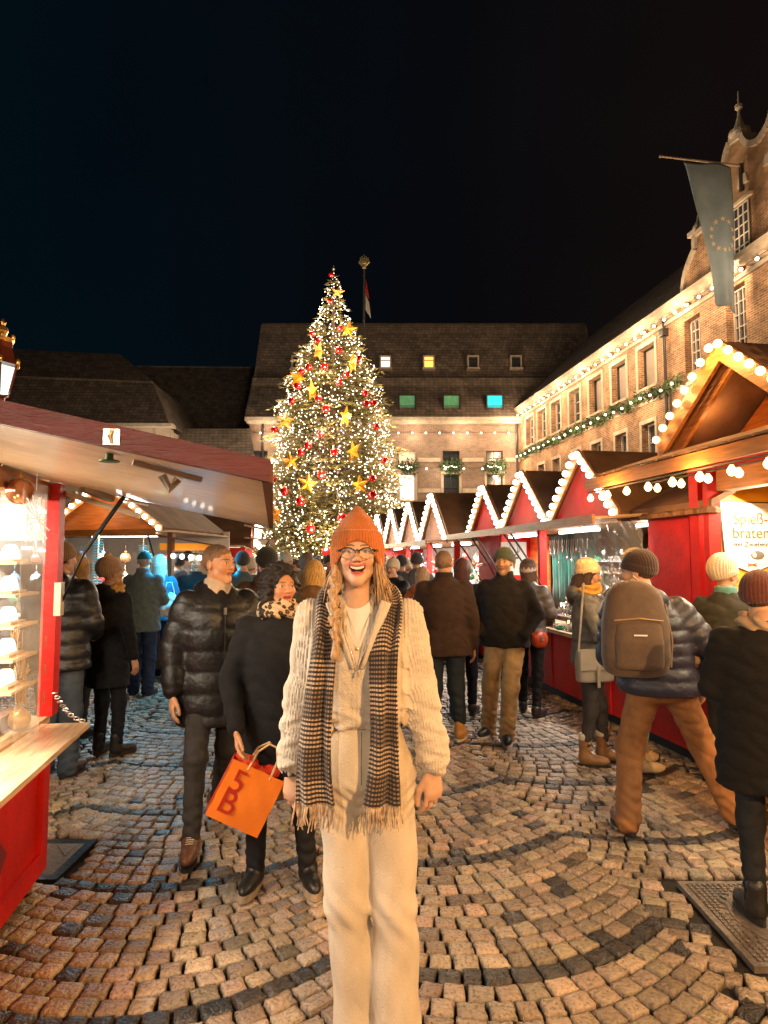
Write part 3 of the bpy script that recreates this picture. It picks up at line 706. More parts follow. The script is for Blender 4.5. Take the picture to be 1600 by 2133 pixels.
light_string('fairy lights along the fir garland on the far left wall', [tuple(at(355, 1098, 38)), tuple(at(545, 1100, 38))], 26, .05, mb_small, sag=.1)
for k in range(4): lamp('bulb_light', tuple(at(300 + 70 * k, 990, 38.2)), 150, (1, .8, .6), .3)
# garlands of fir
m_fir = mat('fir garland', (.045, .085, .025), .7, var=.5, vscale=8)
def leaf_cloud(pts, n, size, m, name, parent=None, spread=(.2, .2, .2), flat=.3):
    rnd = np.random.RandomState(len(pts) + n); P = np.array(pts, float); k = rnd.rand(n) * (len(P) - 1.001); i = k.astype(int); f = (k - i)[:, None]
    c = P[i] * (1 - f) + P[i + 1] * f + rnd.normal(0, 1, (n, 3)) * np.array(spread) * .5
    d = rnd.normal(0, 1, (n, 3)); d /= np.linalg.norm(d, axis=1)[:, None]; u = np.cross(d, rnd.normal(0, 1, (n, 3))); u /= np.linalg.norm(u, axis=1)[:, None]
    s = size * rnd.uniform(.6, 1.4, (n, 1)); V = np.stack([c - d * s, c + u * s * flat, c + d * s, c - u * s * flat], 1).reshape(-1, 3)
    Fq = np.arange(n * 4).reshape(-1, 4); return newmesh(name, V, Fq, m, parent)
def garland(label, pts, n, size, spread, group=None):
    o = np.array(pts[0], float); r = leaf_cloud([np.array(p) - o for p in pts], n, size, m_fir, 'fir_garland', None, spread); r.location = tuple(o); return tag(r, label, 'garland', group)
gp = [wp(.4 + t * 18.3, 8.5 - .16 * abs(math.sin(t * 22)), .3) for t in np.linspace(0, 1, 60)]
garland('long green fir garland hung below the upper windows of the brick town hall', gp, 2300, .12, (.22, .25, .22))
for px, nm in ((848, 'left'), (940, 'middle'), (1030, 'right')):
    garland('fir garland on the %s window box of the brick hall, right of the tree' % nm, [(fx(px - 20), DB - .4, fz(974)), (fx(px + 20), DB - .4, fz(974))], 420, .13, (.3, .3, .45))
    light_string('tiny fairy lights in the %s window box garland of the brick hall' % nm, [(fx(px - 19), DB - .6, fz(970)), (fx(px + 19), DB - .6, fz(970))], 9, .035, mb_small, sag=.15, cable=False)
garland('fir garland with fairy lights along the far left wall', [tuple(at(355, 1098, 38.2)), tuple(at(545, 1100, 38.2))], 900, .12, (.2, .2, .4))
wl_ = thing('pale_arcade_wall', 'pale low wall between the left stalls and the christmas tree, under the fir garland', 'wall', (0, 38.5, 0))
q0, q1 = at(350, 1108, 38.5), at(560, 1108, 38.5)
b = MB(); b.box(q0[0], q1[0], 0, .4, 0, q0[2]); b.build('wall', m_plaster, wl_); b = MB(); b.box(q0[0], q1[0], -.15, .4, q0[2] + .003, q0[2] + .2); b.build('coping', m_lime, wl_)

# ============================================================ CHRISTMAS TREE
TD = 26.0; tcx = at(692, 1100, TD)[0]
T = thing('christmas_tree', 'tall christmas tree covered in white lights in front of the brick hall', 'tree', (tcx, TD, 0))
prof_y = [565, 600, 640, 700, 770, 850, 950, 1050, 1130, 1180, 1215]; prof_r = [3, 17, 29, 52, 84, 112, 128, 146, 166, 178, 170]
PZ = np.array([at(692, y, TD)[2] for y in prof_y]); PR = np.array(prof_r) / F * TD
def trad(z): return np.interp(z, PZ[::-1], PR[::-1])
ztop = PZ[0]; zbot = 1.0
b = MB(); b.tube([(0, 0, 0), (0, 0, 4), (0, 0, ztop - .2)], [.28, .2, .03], 10); b.build('trunk', mat('fir bark', (.08, .05, .03), .9, bump=.5), T)
def tree_needles():
    rnd = np.random.RandomState(5); out = []; bl = []
    nb = 2100; V = []; 
    zs = zbot + (ztop - zbot) * (1 - np.sqrt(rnd.rand(nb) * .985)); 
    for z in zs:
        R = trad(z) * (1 + rnd.normal(0, .09)); az = rnd.uniform(0, 2 * PI)
        R *= 1 + .10 * math.sin(z * 5.5 + az)
        dr = np.array([math.cos(az), math.sin(az), 0]); z0 = z + R * .12
        L = R; n = max(5, int(L * 15))
        for k in range(n):
            t = .35 + .65 * (k + rnd.rand()) / n
            c = np.array([0, 0, z0]) + dr * (L * t) + np.array([0, 0, -L * .22 * t * t + .06 * L * t]); w = .20 * L * (1.15 - t) + .06
            side = rnd.uniform(-1, 1); perp = np.array([-dr[1], dr[0], 0])
            d = dr * .75 + perp * side * 1.0 + np.array([0, 0, rnd.uniform(-.25, .35)]); d /= np.linalg.norm(d)
            p = c + perp * side * w; s = rnd.uniform(.07, .17); u = np.cross(d, [0, 0, 1]) + rnd.normal(0, .4, 3); u /= np.linalg.norm(u)
            V.append([p - d * s * .6, p + u * s * .22, p + d * s, p - u * s * .22])
        for _ in range(2 if rnd.rand() < .75 else 1):
            t = rnd.uniform(.72, 1.03); c = np.array([0, 0, z0]) + dr * (L * t) + np.array([0, 0, -L * .22 * t * t + .06 * L * t]) + rnd.normal(0, .07, 3); bl.append(c)
    return np.array(V).reshape(-1, 3), bl
V, bl = tree_needles()
newmesh('foliage', V, np.arange(len(V)).reshape(-1, 4), mat('fir needles', (.17, .14, .045), .65, var=.55, vscale=2.5), T)
rnd = np.random.RandomState(11); nbl = 4300
zz = zbot + .1 + (ztop - zbot) * (1 - np.sqrt(rnd.rand(nbl) * .99)); az = rnd.rand(nbl) * 2 * PI
Rr = trad(zz) * (.86 + .17 * rnd.rand(nbl)) * (1 + .10 * np.sin(zz * 5.5 + az))
clump = np.sin(az * 5 + zz * 1.7) + np.sin(zz * 3.1 - az * 3)
ok = (clump > -1.25) | (rnd.rand(nbl) < .35) | (zz > 7)
B_ = np.stack([Rr * np.cos(az), Rr * np.sin(az), zz + trad(zz) * -.05], -1)[ok]
order = np.argsort(B_[:, 1]); B_ = B_[order]
rb = .021
for k in range(90): place_bulb(T, tuple(B_[k * 3]), .026, mb_tree)
keep = np.ones(len(B_), bool); keep[[k * 3 for k in range(90)]] = False
ico = np.array([(0, 0, 1), (1, 0, 0), (0, 1, 0), (-1, 0, 0), (0, -1, 0), (0, 0, -1)], float); icf = np.array([(0, 1, 2), (0, 2, 3), (0, 3, 4), (0, 4, 1), (5, 2, 1), (5, 3, 2), (5, 4, 3), (5, 1, 4)])
Bk = B_[keep]; rs = rnd.uniform(.012, .029, (len(Bk), 1, 1)); V = (Bk[:, None] + ico[None] * rs).reshape(-1, 3); Fq = (icf[None] + (np.arange(len(Bk)) * 6)[:, None, None]).reshape(-1, 3)
tag(newmesh('fairy_lights', V, Fq, mb_tree, T), kind='stuff')
for k in range(16):
    z = 1.6 + k * .68; a = -PI / 2 + (k % 3 - 1) * 1.15; R = trad(z) + .55
    lamp('bulb_light', (R * math.cos(a), R * math.sin(a), z), 75 + 90 * trad(z), (1, .78, .5), .3, T)
b = MB(); b.tube([(0, 0, ztop - .3), (0, 0, ztop + .25)], [.03, .015], 6); b.ball((0, 0, ztop + .1), .06); b.build('tip', mat('tree tip', (.4, .35, .3), .4, .4), T)
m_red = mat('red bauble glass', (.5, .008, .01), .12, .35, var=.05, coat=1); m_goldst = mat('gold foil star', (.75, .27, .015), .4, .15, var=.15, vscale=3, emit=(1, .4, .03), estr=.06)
m_cap = mat('bauble cap', (.7, .5, .2), .3, .8)
def tree_pt(px, py, dr=.12):
    y = TD - 1
    for _ in range(6):
        p = at(px, py, y); R = trad(p[2]) + dr; dx = p[0] - tcx; y = TD - math.sqrt(max(R * R - dx * dx, .04))
    return at(px, py, y)
Z2 = lambda x, y: (480 + x / 2.5, 500 + y / 2.5)
reds = [(519,317),(573,462),(458,522),(565,572),(665,618),(490,658),(408,662),(367,686),(606,703),(568,743),(348,760),(703,797),(458,827),(320,840),(708,852),(748,848),(497,878),(760,970),(230,988),(474,1010),(405,1068),(367,1105),(540,1103),(802,1148),(222,1243),(474,1222),(738,1240),(282,1310),(738,1327),(364,1360),(583,1446),(416,1503),(500,1625),(82,1590),(526,180),(425,490)]
stars = [(560,270),(615,465),(638,640),(425,785),(350,720),(285,940),(600,920),(642,1100),(312,1150),(400,1268),(675,1275),(230,1430),(460,580)]
ordn = ['', 'second', 'third', 'fourth', 'fifth', 'sixth', 'seventh', 'eighth', 'ninth', 'tenth', 'eleventh', 'twelfth', 'thirteenth', 'fourteenth', 'fifteenth', 'sixteenth', 'seventeenth', 'eighteenth', 'nineteenth', 'twentieth', 'last']
def tree_sides(lst, what, where):
    res = {}
    for side, f in (('left half', lambda x: x < 490), ('right half', lambda x: x >= 490)):
        s_ = sorted([q for q in lst if f(q[0])], key=lambda q: q[1])
        for i, q in enumerate(s_): res[q] = '%s %s on the %s of the christmas tree' % (('topmost' if i == 0 else ordn[i]), what + ('' if i == 0 else ' from the top'), side)
    return res
lab = tree_sides(reds, 'shiny red bauble', '')
for k, q in enumerate(reds):
    px, py = Z2(*q); p = tree_pt(px, py); r = thing('red_bauble', lab[q], 'bauble', tuple(p), group='red baubles on the christmas tree')
    R_ = .115 if py < 700 else (.145 if py < 1000 else .175)
    b = MB(); b.ball((0, 0, 0), R_, 18, 12); b.build('ball', m_red, r, smooth=True)
    b = MB(); b.lathe([(R_ * .22, R_ * .95), (R_ * .22, R_ * 1.15)], n=8); b.tube([(0, 0, R_ * 1.1), (0, 0, R_ * 1.9)], .012, 5); b.build('cap', m_cap, r)
lab = tree_sides(stars, 'gold foil star', '')
rs_ = random.Random(4)
for k, q in enumerate(stars):
    px, py = Z2(*q); p = tree_pt(px, py, .16); o_ = rs_.uniform(-1.25, 1.25) if k not in (0, 5, 8, 9) else rs_.uniform(-.3, .3)
    R_ = .38 if py > 640 else .3; V = [(0, -.12 * R_ / .3, 0), (0, .12 * R_ / .3, 0)]; tl = rs_.uniform(-.3, .3)
    for i in range(10): a = PI / 2 + i * PI / 5 + tl; rr = R_ * (1 if i % 2 == 0 else .42); V.append((rr * math.cos(a), 0, rr * math.sin(a) * (1.15 if abs(o_) > .5 else 1)))
    Fs = [(0, 2 + i, 2 + (i + 1) % 10) for i in range(10)] + [(1, 2 + (i + 1) % 10, 2 + i) for i in range(10)]
    o = newmesh('gold_star', V, Fs, m_goldst); o.location = tuple(p); o.rotation_euler = (0, 0, o_); tag(o, lab[q], 'star', 'gold foil stars on the christmas tree')
# ============================================================ MARKET STALLS
m_redp = mat('red painted boards', (.50, .010, .006), .55, var=.18, vscale=5, dirt=.6, bump=.3, bscale=30, spec=.3)
m_redd = mat('dark red fascia paint', (.085, .008, .010), .45, var=.2, vscale=5, bump=.3, bscale=30, stretch=(1, 6, 6))
m_woodl = wood('light pine boards', (.50, .33, .19), .5, axis=1)
m_woodlx = wood('light pine boards across', (.52, .36, .22), .5, axis=0)
m_woodo = wood('orange stained wood', (.42, .17, .045), .45, axis=1)
m_woodb = wood('brown stained wood', (.15, .065, .028), .55, axis=0)
m_felt = mat('brown roof felt', (.20, .105, .06), .8, var=.35, vscale=3, bump=.5, bscale=25, dirt=.4)
m_black = mat('black stall base', (.012, .011, .011), .7)
m_steel = mat('galvanised steel', (.55, .5, .45), .35, .9, var=.2, bump=.2)
m_tubel = mat('fluorescent tube', (1, 1, 1), .3, emit=(1, .93, .85), estr=9)
m_plastic = mat('clear plastic sheet', (.9, .9, .9), .08, alpha=.34, var=.05, bump=1.0, bscale=9)
m_acryl = mat('clear acrylic', (.85, .85, .85), .05, alpha=.12, var=.02)
m_ambw = wood('amber painted cladding', (.38, .115, .018), .5, axis=1)  # orange-brown paint, the boards' own colour

def stall(name, label, o, rz, L, ng, y0g, gw, zv, za, gm, D=2.3, post_y=(), flap=(.55, 1.97), counter=.8, zb=.1, bulb=(.036, None, 10), open_y=None, flapy=None, backm=None, panelm=None, sidewall=True, glow=(1, .9, .78), gp=60):
    """local frame: x into the stall, y along the front, z up"""
    T = thing(name, label, 'market stall', (o[0], o[1], 0), rz)
    panelm = panelm or m_redp; bm = bulb[1] or mb_white
    b = MB(); b.box(.06, D, 0.02, L - .02, -.0, zb - .002); b.build('base', m_black, T)
    b = MB(); b.box(0, .05, 0, L, zb, counter - .03); b.box(.05, D, 0, .05, zb, counter); b.box(.05, D, L - .05, L, zb, zv - .02); b.build('front_panel', panelm, T)
    n = max(2, int(L / 1.3)); b = MB()
    for i in range(n + 1): y = L * i / n; b.box(-.015, -.001, max(0, y - .03), min(L, y + .03), zb, counter - .035)
    b.build('batten', panelm, T)
    b = MB(); b.box(-.12, .45, .0, L, counter - .028, counter + .012); b.build('counter', m_woodl, T)
    b = MB(); b.box(D - .04, D, 0, L, counter + .02, zv + .1); b.build('back_wall', backm or m_woodo, T)
    b = MB(); b.box(.0, D, 0.0, L, zv - .0, zv + .03); b.build('ceiling', m_woodlx, T)
    for y in post_y: b = MB(); b.box(-.02, .07, y - .035, y + .035, counter + .013, zv - .003); b.build('post', panelm, T)
    # gables, roof slopes, rake boards, bulbs
    rf = MB()
    for g in range(ng):
        ya = y0g + g * gw; yb = ya + gw; ym = (ya + yb) / 2
        b = MB(); b.slab([(-.10, ya + .03, zv + .035), (-.10, yb - .03, zv + .035), (-.10, ym, za - .04)], (.04, 0, 0)); b.build('gable_panel', gm, T)
        xa_ = -.14
        for s_, ye in ((1, ya), (-1, yb)):
            rf.slab([(xa_ + .03, ye, zv + .03), (xa_ + .03, ym, za), (D + .15, ym, za), (D + .15, ye, zv + .03)], (0, 0, .035))
            rb_ = MB(); rb_.slab([(xa_, ye, zv - .03), (xa_, ym, za - .075), (xa_, ym, za + .045), (xa_, ye, zv + .09)], (-.028, 0, 0)); rb_.build('rake_board', m_woodo, T)
            nb_ = bulb[2]
            for k in range(nb_):
                t = (k + .45) / nb_; place_bulb(T, (xa_ - .06, ye + (ym - ye) * t, zv + .02 + (za - zv) * t), bulb[0], bm)
        lamp('gable_bulb_light', (-.42, ym, zv + .28), 4.0, (1, .66, .36), .08, T)
    b = MB()
    rf.build('roof', m_felt, T)
    if flap:
        fy0, fy1 = flapy or (0, L)
        b = MB(); b.slab([(0, fy0, flap[1] + .035), (0, fy1, flap[1] + .035), (-flap[0], fy1, flap[1]), (-flap[0], fy0, flap[1])], (0, 0, .025)); fl = b.build('awning_flap', m_woodlx, T)
        b = MB(); b.box(-flap[0] - .025, -flap[0] - .001, fy0, fy1, flap[1] - .045, flap[1] + .04); b.build('fascia', m_woodo, fl)
        for y in post_y:
            for q in (-.12, .12):
                if fy0 < y + q < fy1:
                    b = MB(); b.tube([(-.02, y + q, 1.25), (-.2, y + q, 1.6)], .008, 6); b.tube([(-.2, y + q, 1.6), (-flap[0] + .1, y + q, flap[1] - .005)], .013, 6); b.build('gas_strut', m_cable, T)
    nt_ = max(1, int(L / 1.6))
    for k in range(nt_):
        y = L * (k + .5) / nt_; b = MB(); b.box(.35, .40, y - .5, y + .5, zv - .05, zv - .02); b.build('tube_lamp', m_tubel, T)
        alamp('tube_light', (.4, y, zv - .07), gp, glow, .2, 1.1, (0, math.radians(18), 0), T)
    return T
th_r = math.atan(.165); th_c = math.atan(.188)
def rowO(y): return (2.12 - .165 * (y - 7.24), y)
ca, sa = math.cos(th_r), math.sin(th_r)
oB = rowO(5.16)
SB = stall('market_stall', 'red jewellery stall with three red bulb-lined gables on the right', oB, th_r, (10.62 - 5.16) / ca, 3, .85, 1.58, 2.0, 2.73, m_redp, post_y=(.06, 3.05, 4.45, 5.48), open_y=None, flapy=(.55, 5.5), bulb=(.035, mb_white, 9), backm=m_woodo, gp=35)
# wide plain roof at the near end of that stall
b = MB(); b.slab([(-.05, -.3, 2.02), (-.05, .86, 2.02), (1.25, .86, 2.7), (1.25, -.3, 2.7)], (0, 0, .05)); b.slab([(1.25, -.3, 2.7), (1.25, .86, 2.7), (2.4, .86, 2.1), (2.4, -.3, 2.1)], (0, 0, .05)); b.build('near_roof', m_felt, SB)
b = MB()
for k in range(8): b.lathe([(.08, -.03), (.085, 0), (.06, .02)], (-.04, -.25 + k * .16, 2.0), 8)
b.build('scalloped_edge', m_felt, SB)
b = MB(); b.box(-.01, .04, .0, .62, .815, 2.0); b.build('closed_shutter', m_redp, SB)
# the door bay at the far end
b = MB(); b.box(-.03, .0, 4.5, 5.42, .1, 1.97); dr_ = b.build('door', m_redp, SB)
b = MB(); b.box(-.06, -.031, 5.2, 5.35, 1.52, 1.56); b.tube([(-.05, 5.25, 1.54), (-.09, 5.25, 1.54), (-.09, 5.35, 1.54)], .01, 6); b.build('handle', m_steel, dr_)
# back of the jewellery stall: teal cloth, wooden door, poster
m_teal = mat('teal velvet drape', (.01, .14, .11), .9, var=.4, vscale=6, sheen=.6)
m_paper = mat('white paper', (.75, .72, .68), .6, var=.06)
V = []; Fs = []; N_ = 80
for i in range(N_ + 1):
    y = 3.35 + 1.35 * i / N_; x = .9 + .03 * math.sin(i * .8) + .02 * math.sin(i * 2.1)
    V += [(x, y, .85), (x + .02 * math.sin(i), y, 1.4), (x, y, 1.98)]
for i in range(N_):
    for j in range(2): a = i * 3 + j; Fs.append((a, a + 1, a + 4, a + 3))
newmesh('drape', V, Fs, m_teal, SB, smooth=True).modifiers.new('s', 'SOLIDIFY').thickness = .01
b = MB(); b.box(.84, .87, 4.72, 5.45, .85, 1.98); b.build('wood_partition', m_woodo, SB)
# jewellery, shelves
m_silver = mat('silver trinkets', (.7, .68, .66), .25, .9, var=.3); m_dktr = mat('dark carved trinkets', (.12, .06, .04), .5); m_grtr = mat('green boxes', (.02, .16, .08), .5)
def proto_trinkets():
    P = []
    b = MB(); b.lathe([(.03, 0), (.03, .01), (.008, .02), (.012, .06), (.03, .08), (.02, .11), (.004, .13)], n=8); P.append(('silver_trinket', b, m_silver))
    b = MB(); b.lathe([(.022, 0), (.025, .03), (.012, .05), (.018, .075), (.004, .1)], n=7); P.append(('carved_figure', b, m_dktr))
    b = MB(); b.box(-.035, .035, -.05, .05, 0, .03); b.box(-.02, .02, -.03, .03, .031, .045); P.append(('jewel_box', b, m_grtr))
    b = MB(); b.lathe([(.04, 0), (.05, .012), (.02, .02), (.035, .05), (.05, .055)], n=9); P.append(('silver_dish', b, m_silver))
    return P
TRK = [(n_, b_.build(n_, m__, None, smooth=False)) for n_, b_, m__ in proto_trinkets()]
used = set()
def put(o, loc, rz, sc, label, cat, group):
    c = o if o.name not in used and o.name.split('.')[0] == o.name else o.copy()
    if c is not o: COL.objects.link(c)
    used.add(o.name); c.location = tuple(loc); c.rotation_euler = (0, 0, rz); c.scale = (sc,) * 3; tag(c, label, cat, group); return c
def toW(o, rz, x, y, z): c, s = math.cos(rz), math.sin(rz); return (o[0] + x * c - y * s, o[1] + x * s + y * c, z)
rt = random.Random(8)
for k in range(6):
    z = .95 + k * .13; b = MB(); b.box(.1 + k * .11, .21 + k * .11, .66, 3.0, z - .012, z); b.build('shelf', m_silver if k == 5 else m_woodlx, SB)
b = MB(); b.box(.02, .035, .66, 4.7, .815, 1.05); b.build('glass_screen', m_acryl, SB)
for k in range(175):
    row = k % 7; row = 3 if row == 6 else (row if row < 3 else row + 1); y = .72 + (k // 7) * .092 + rt.uniform(-.02, .02); lv = row if row < 3 else row - 1; x = (-.02 if row == 3 else .155 + lv * .11) + rt.uniform(-.02, .02); z = (.815 if row == 3 else .951 + lv * .13)
    n_, o = TRK[rt.choice([0, 0, 1, 2, 3, 3])]
    put(o, toW(oB, th_r, x, y, z), rt.uniform(0, 6), rt.uniform(.8, 1.25), '%s on the %s of the jewellery stall, %s' % (n_.replace('_', ' '), ('lowest shelf', 'second shelf', 'third shelf', 'counter', 'fourth shelf', 'fifth shelf', 'top shelf')[row], ('at its near end', 'just past its near end', 'near its middle', 'at its middle', 'left of its middle', 'next to its red post')[min(5, int((y - .72) / .39))]), n_.split('_')[1], {'silver_dish': 'silver dishes', 'jewel_box': 'jewel boxes'}.get(n_, n_.replace('_', ' ') + 's') + ' on the jewellery stall shelves')
m_neck = mat('hanging beads', (.6, .55, .5), .3, .6)
for k in range(9):
    y = 3.4 + k * .14; r_ = thing('necklace', '%s bead necklace from the left hanging before the teal drape' % ('first', 'second', 'third', 'fourth', 'fifth', 'sixth', 'seventh', 'eighth', 'ninth')[8 - k], 'necklace', toW(oB, th_r, .8, y, 1.9), th_r, 'necklaces hanging on the teal drape')
    l = .22 + .1 * math.sin(k * 2.3); b = MB(); b.tube([(0, -.03, 0), (-.01, -.035, -l * .6), (-.01, 0, -l), (-.01, .035, -l * .6), (0, .03, 0)], .005, 5); b.build('beads', m_neck, r_); b = MB(); b.ball((-.015, 0, -l - .025), (.012, .022, .028)); b.build('pendant', m_silver, r_)
# crumpled clear sheet over the near window
V = []; Fs = []; rn = np.random.RandomState(2)
for j in range(13):
    for i in range(21): V.append((-.04 - .025 * j / 12 + rn.normal(0, .010), .62 + 1.35 * i / 20 + rn.normal(0, .008), 1.15 + .82 * j / 12 + rn.normal(0, .008)))
for j in range(12):
    for i in range(20): a = j * 21 + i; Fs.append((a, a + 1, a + 22, a + 21))
o = newmesh('rain_sheet', V, Fs, m_plastic); o.location = (oB[0], oB[1], 0); o.rotation_euler = (0, 0, th_r); tag(o, 'crumpled clear plastic rain sheet over the near window of the jewellery stall', 'plastic sheet')
# stag-like poster and paper notice
p = thing('stag_poster', 'white cloth poster with a grey antlered head behind the man in the green hat', 'poster', (1.84, 9.2, 1.64), th_r + PI / 2)
p.scale = (1, .45, .9)
b = MB(); b.box(0, .012, -.42, .42, -.27, .25); b.build('sheet', m_paper, p)
m_ink = mat('grey print', (.16, .13, .11), .7)
b = MB(); b.ball((-.004, 0, -.03), (.006, .06, .09), 12, 8); b.ball((-.004, 0, -.12), (.006, .03, .05), 10, 6)
for s_ in (-1, 1): b.tube([(-.004, s_ * .04, .04), (-.004, s_ * .12, .1), (-.004, s_ * .13, .2)], [.012, .012, .004], 5); b.tube([(-.004, s_ * .1, .08), (-.004, s_ * .17, .1), (-.004, s_ * .19, .17)], [.01, .01, .004], 5); b.ball((-.004, s_ * .1, -.0), (.006, .05, .02), 8, 6)
b.build('print', m_ink, p)
p = thing('paper_notice', 'white paper notice pinned on the wooden partition of the jewellery stall', 'notice', toW(oB, th_r, .83, 5.0, 1.62), th_r)
b = MB(); b.box(0, .006, -.12, .12, -.17, .17); b.build('sheet', m_paper, p)
b = MB(); 
for k in range(9): b.box(-.003, -.001, -.09, .03 + .05 * math.sin(k * 2.2), .12 - k * .03, .128 - k * .03)
b.build('lines', m_ink, p)

# far stall of the right row
oC = (1.19, 10.68)
SCt = stall('market_stall', 'far stall of the right row with four amber bulb-lined gables', oC, th_c, 7.5, 4, .0, 1.84, 1.92, 2.78, m_ambw, post_y=(.05, 1.84, 3.7, 5.5, 7.4), flapy=(0, 7.5), bulb=(.042, mb_white, 9), gp=70, flap=(.5, 1.9))
cols = [(.6, .04, .03), (.7, .55, .3), (.15, .25, .4), (.75, .7, .65), (.3, .14, .06), (.08, .25, .1)]
mo = [mat('ornament %s' % n_, c, .3, var=.1, coat=.5) for n_, c in zip(('red', 'straw', 'blue', 'white', 'brown', 'green'), cols)]
def orn_proto(m, nm):
    b = MB(); b.ball((0, 0, 0), .04, 8, 6); b.lathe([(.01, .035), (.012, .05)], n=6); b.tube([(0, 0, .05), (0, 0, .1)], .003, 4); return b.build('tree_ornament', m, None, smooth=True)
OP = [orn_proto(m, '') for m in mo]
nmz = ('red', 'straw', 'blue', 'white', 'brown', 'green')
for k in range(150):
    ci = rt.randrange(6); y = .2 + rt.random() * 6.2; z = .95 + rt.random() * .75; x = .5 + rt.random() * .7
    o = OP[ci]; c = o if ('o', ci) not in used else o.copy()
    if c is not o: COL.objects.link(c)
    used.add(('o', ci)); c.location = toW(oC, th_c, x, y, z); c.scale = (rt.uniform(.8, 1.6),) * 3
    tag(c, '%s ornament, %s row of the far right stall, %s' % (nmz[ci], ('bottom', 'second', 'third', 'top')[min(3, int((z - .95) / .19))], ('by its near end', 'near its first post', 'before its middle', 'at its middle', 'beyond its middle', 'towards its far end')[min(5, int(y / 1.07))]), 'ornament', '%s ornaments inside the far right stall' % nmz[ci])
b = MB(); b.box(1.3, 1.33, .1, 7.4, .83, 1.9); b.build('display_board', mat('bright display board', (.62, .58, .55), .6, var=.35, vscale=14), SCt)

# ---- near right stall selling roast meat
oA = rowO(-1.6); LA = (5.13 + 1.6) / ca
SA = thing('market_stall', 'near right food stall with an amber bulb-lined gable and yellow back wall', 'market stall', (oA[0], oA[1], 0), th_r)
def yA(Yw): return (Yw + 1.6) / ca
m_yel = mat('yellow stall wall', (.78, .42, .03), .5, var=.08, vscale=2)
b = MB(); b.box(.05, 2.4, .02, LA, 0, .1); b.build('base', m_black, SA)
b = MB(); b.box(0, .05, 0, LA, .101, .85); b.box(.02, 2.3, LA - .05, LA, .1, 2.4); b.build('front_panel', m_redp, SA)
b = MB(); b.box(-.2, .4, 0, LA, .851, .9); b.build('counter', m_woodl, SA)
for dy, w_ in ((0, .11), (.17, .06)): b = MB(); b.box(-.05, .05, LA - w_ - dy, LA - dy, .901, 2.42); b.build('post', m_redp, SA)
b = MB(); b.box(1.5, 1.54, .1, LA - .08, .9, 2.42); b.build('yellow_wall', m_yel, SA); b = MB(); b.box(.055, 1.5, LA - .075, LA - .051, .9, 2.42); b.build('yellow_end_wall', m_yel, SA)
b = MB(); b.box(-.02, .1, 0, LA - .29, 2.13, 2.30); b.build('head_beam', m_woodo, SA)
b = MB(); b.box(-.06, -.021, 0, LA, 2.29, 2.42); b.build('red_valance', m_redp, SA)
b = MB(); b.box(0, 2.3, 0, LA, 2.425, 2.455); b.build('ceiling', m_ambw, SA)
ae = .62
b = MB(); b.slab([(-.01, -.2, 2.46), (-.01, LA + .55, 2.46), (-ae, LA + .55, 2.26), (-ae, -.2, 2.26)], (0, 0, .03)); b.slab([(.0, LA + .05, 2.42), (0, LA + .55, 2.44), (2.3, LA + .55, 2.44), (2.3, LA + .05, 2.42)], (0, 0, .03)); aw = b.build('eave', m_ambw, SA)
b = MB(); b.box(-ae - .03, -ae - .001, -.2, LA + .55, 2.21, 2.30); b.build('fascia', m_woodo, aw)
b = MB()
for k in range(40): b.box(-ae - .05, -.03 , -.2 + k * .185, -.04 + k * .185, 2.352 + (k % 2) * .002, 2.366 + (k % 2) * .002) if False else b.slab([(-ae - .05, -.2 + k * .185, 2.303), (-ae - .05, -.03 + k * .185, 2.303), (-.05, -.03 + k * .185, 2.497), (-.05, -.2 + k * .185, 2.497)], (0, 0, .014))
b.build('shingles', m_felt, aw)
zvA, zaA = 2.50, 3.11
for g in range(3):
    yb = yA(5.25) - g * 1.54; ya = yb - 1.54; ym = (ya + yb) / 2
    b = MB(); b.slab([(.35, ya + .05, zvA), (.35, yb - .05, zvA), (.35, ym, zaA - .08)], (.04, 0, 0)); b.build('gable_panel', m_ambw, SA)
    b = MB(); b.box(.28, .34, ym - .03, ym + .03, zvA, zaA - .12); b.build('king_post', m_woodo, SA)
    rf = MB()
    for ye in (ya, yb):
        rf.slab([(-.16, ye, zvA), (-.16, ym, zaA), (2.4, ym, zaA), (2.4, ye, zvA)], (0, 0, .04))
        rb_ = MB(); rb_.slab([(-.20, ye, zvA - .09), (-.20, ym, zaA - .10), (-.20, ym, zaA + .05), (-.20, ye, zvA + .06)], (-.03, 0, 0)); rb_.build('rake_board', m_woodo, SA)
        rb_ = MB(); rb_.slab([(-.1, ye, zvA - .13), (-.1, ym, zaA - .15), (-.1, ym, zaA - .01), (-.1, ye, zvA - .01)], (-.03, 0, 0)); rb_.build('rake_board', m_woodo, SA)
        for k in range(8): t = (k + .5) / 8; place_bulb(SA, (-.27, ye + (ym - ye) * t, zvA + .04 + (zaA - zvA) * t), .030, mb_warm)
    rf.build('roof', m_felt, SA)
for k in range(13):
    y = yA(5.6) - k * .29; place_bulb(SA, (-ae - .02, y, 2.14), .027, mb_warm, 'pear')
for k in range(12):
    y = yA(5.05) - k * .3; place_bulb(SA, (-ae + .25, y, 2.17), .027, mb_warm, 'pear')
b = MB(); b.tube([(-ae - .02, -.1, 2.19), (-ae - .02, LA + .5, 2.19)], .007, 5); b.tube([(-ae + .25, -.1, 2.22), (-ae + .25, LA, 2.22)], .007, 5); b.build('cable', m_cable, SA)
AMB = (1, .52, .16)
for yw in (5.2, 4.2, 3.2, 2.0, .6, -.8): lamp('bulb_light', (-ae - .1, yA(yw), 2.12), 16, AMB, .06, SA)
for yw, z in ((5.2, 2.95), (4.5, 3.05), (3.2, 2.95)): lamp('bulb_light', (-.45, yA(yw), z), 18, AMB, .06, SA)
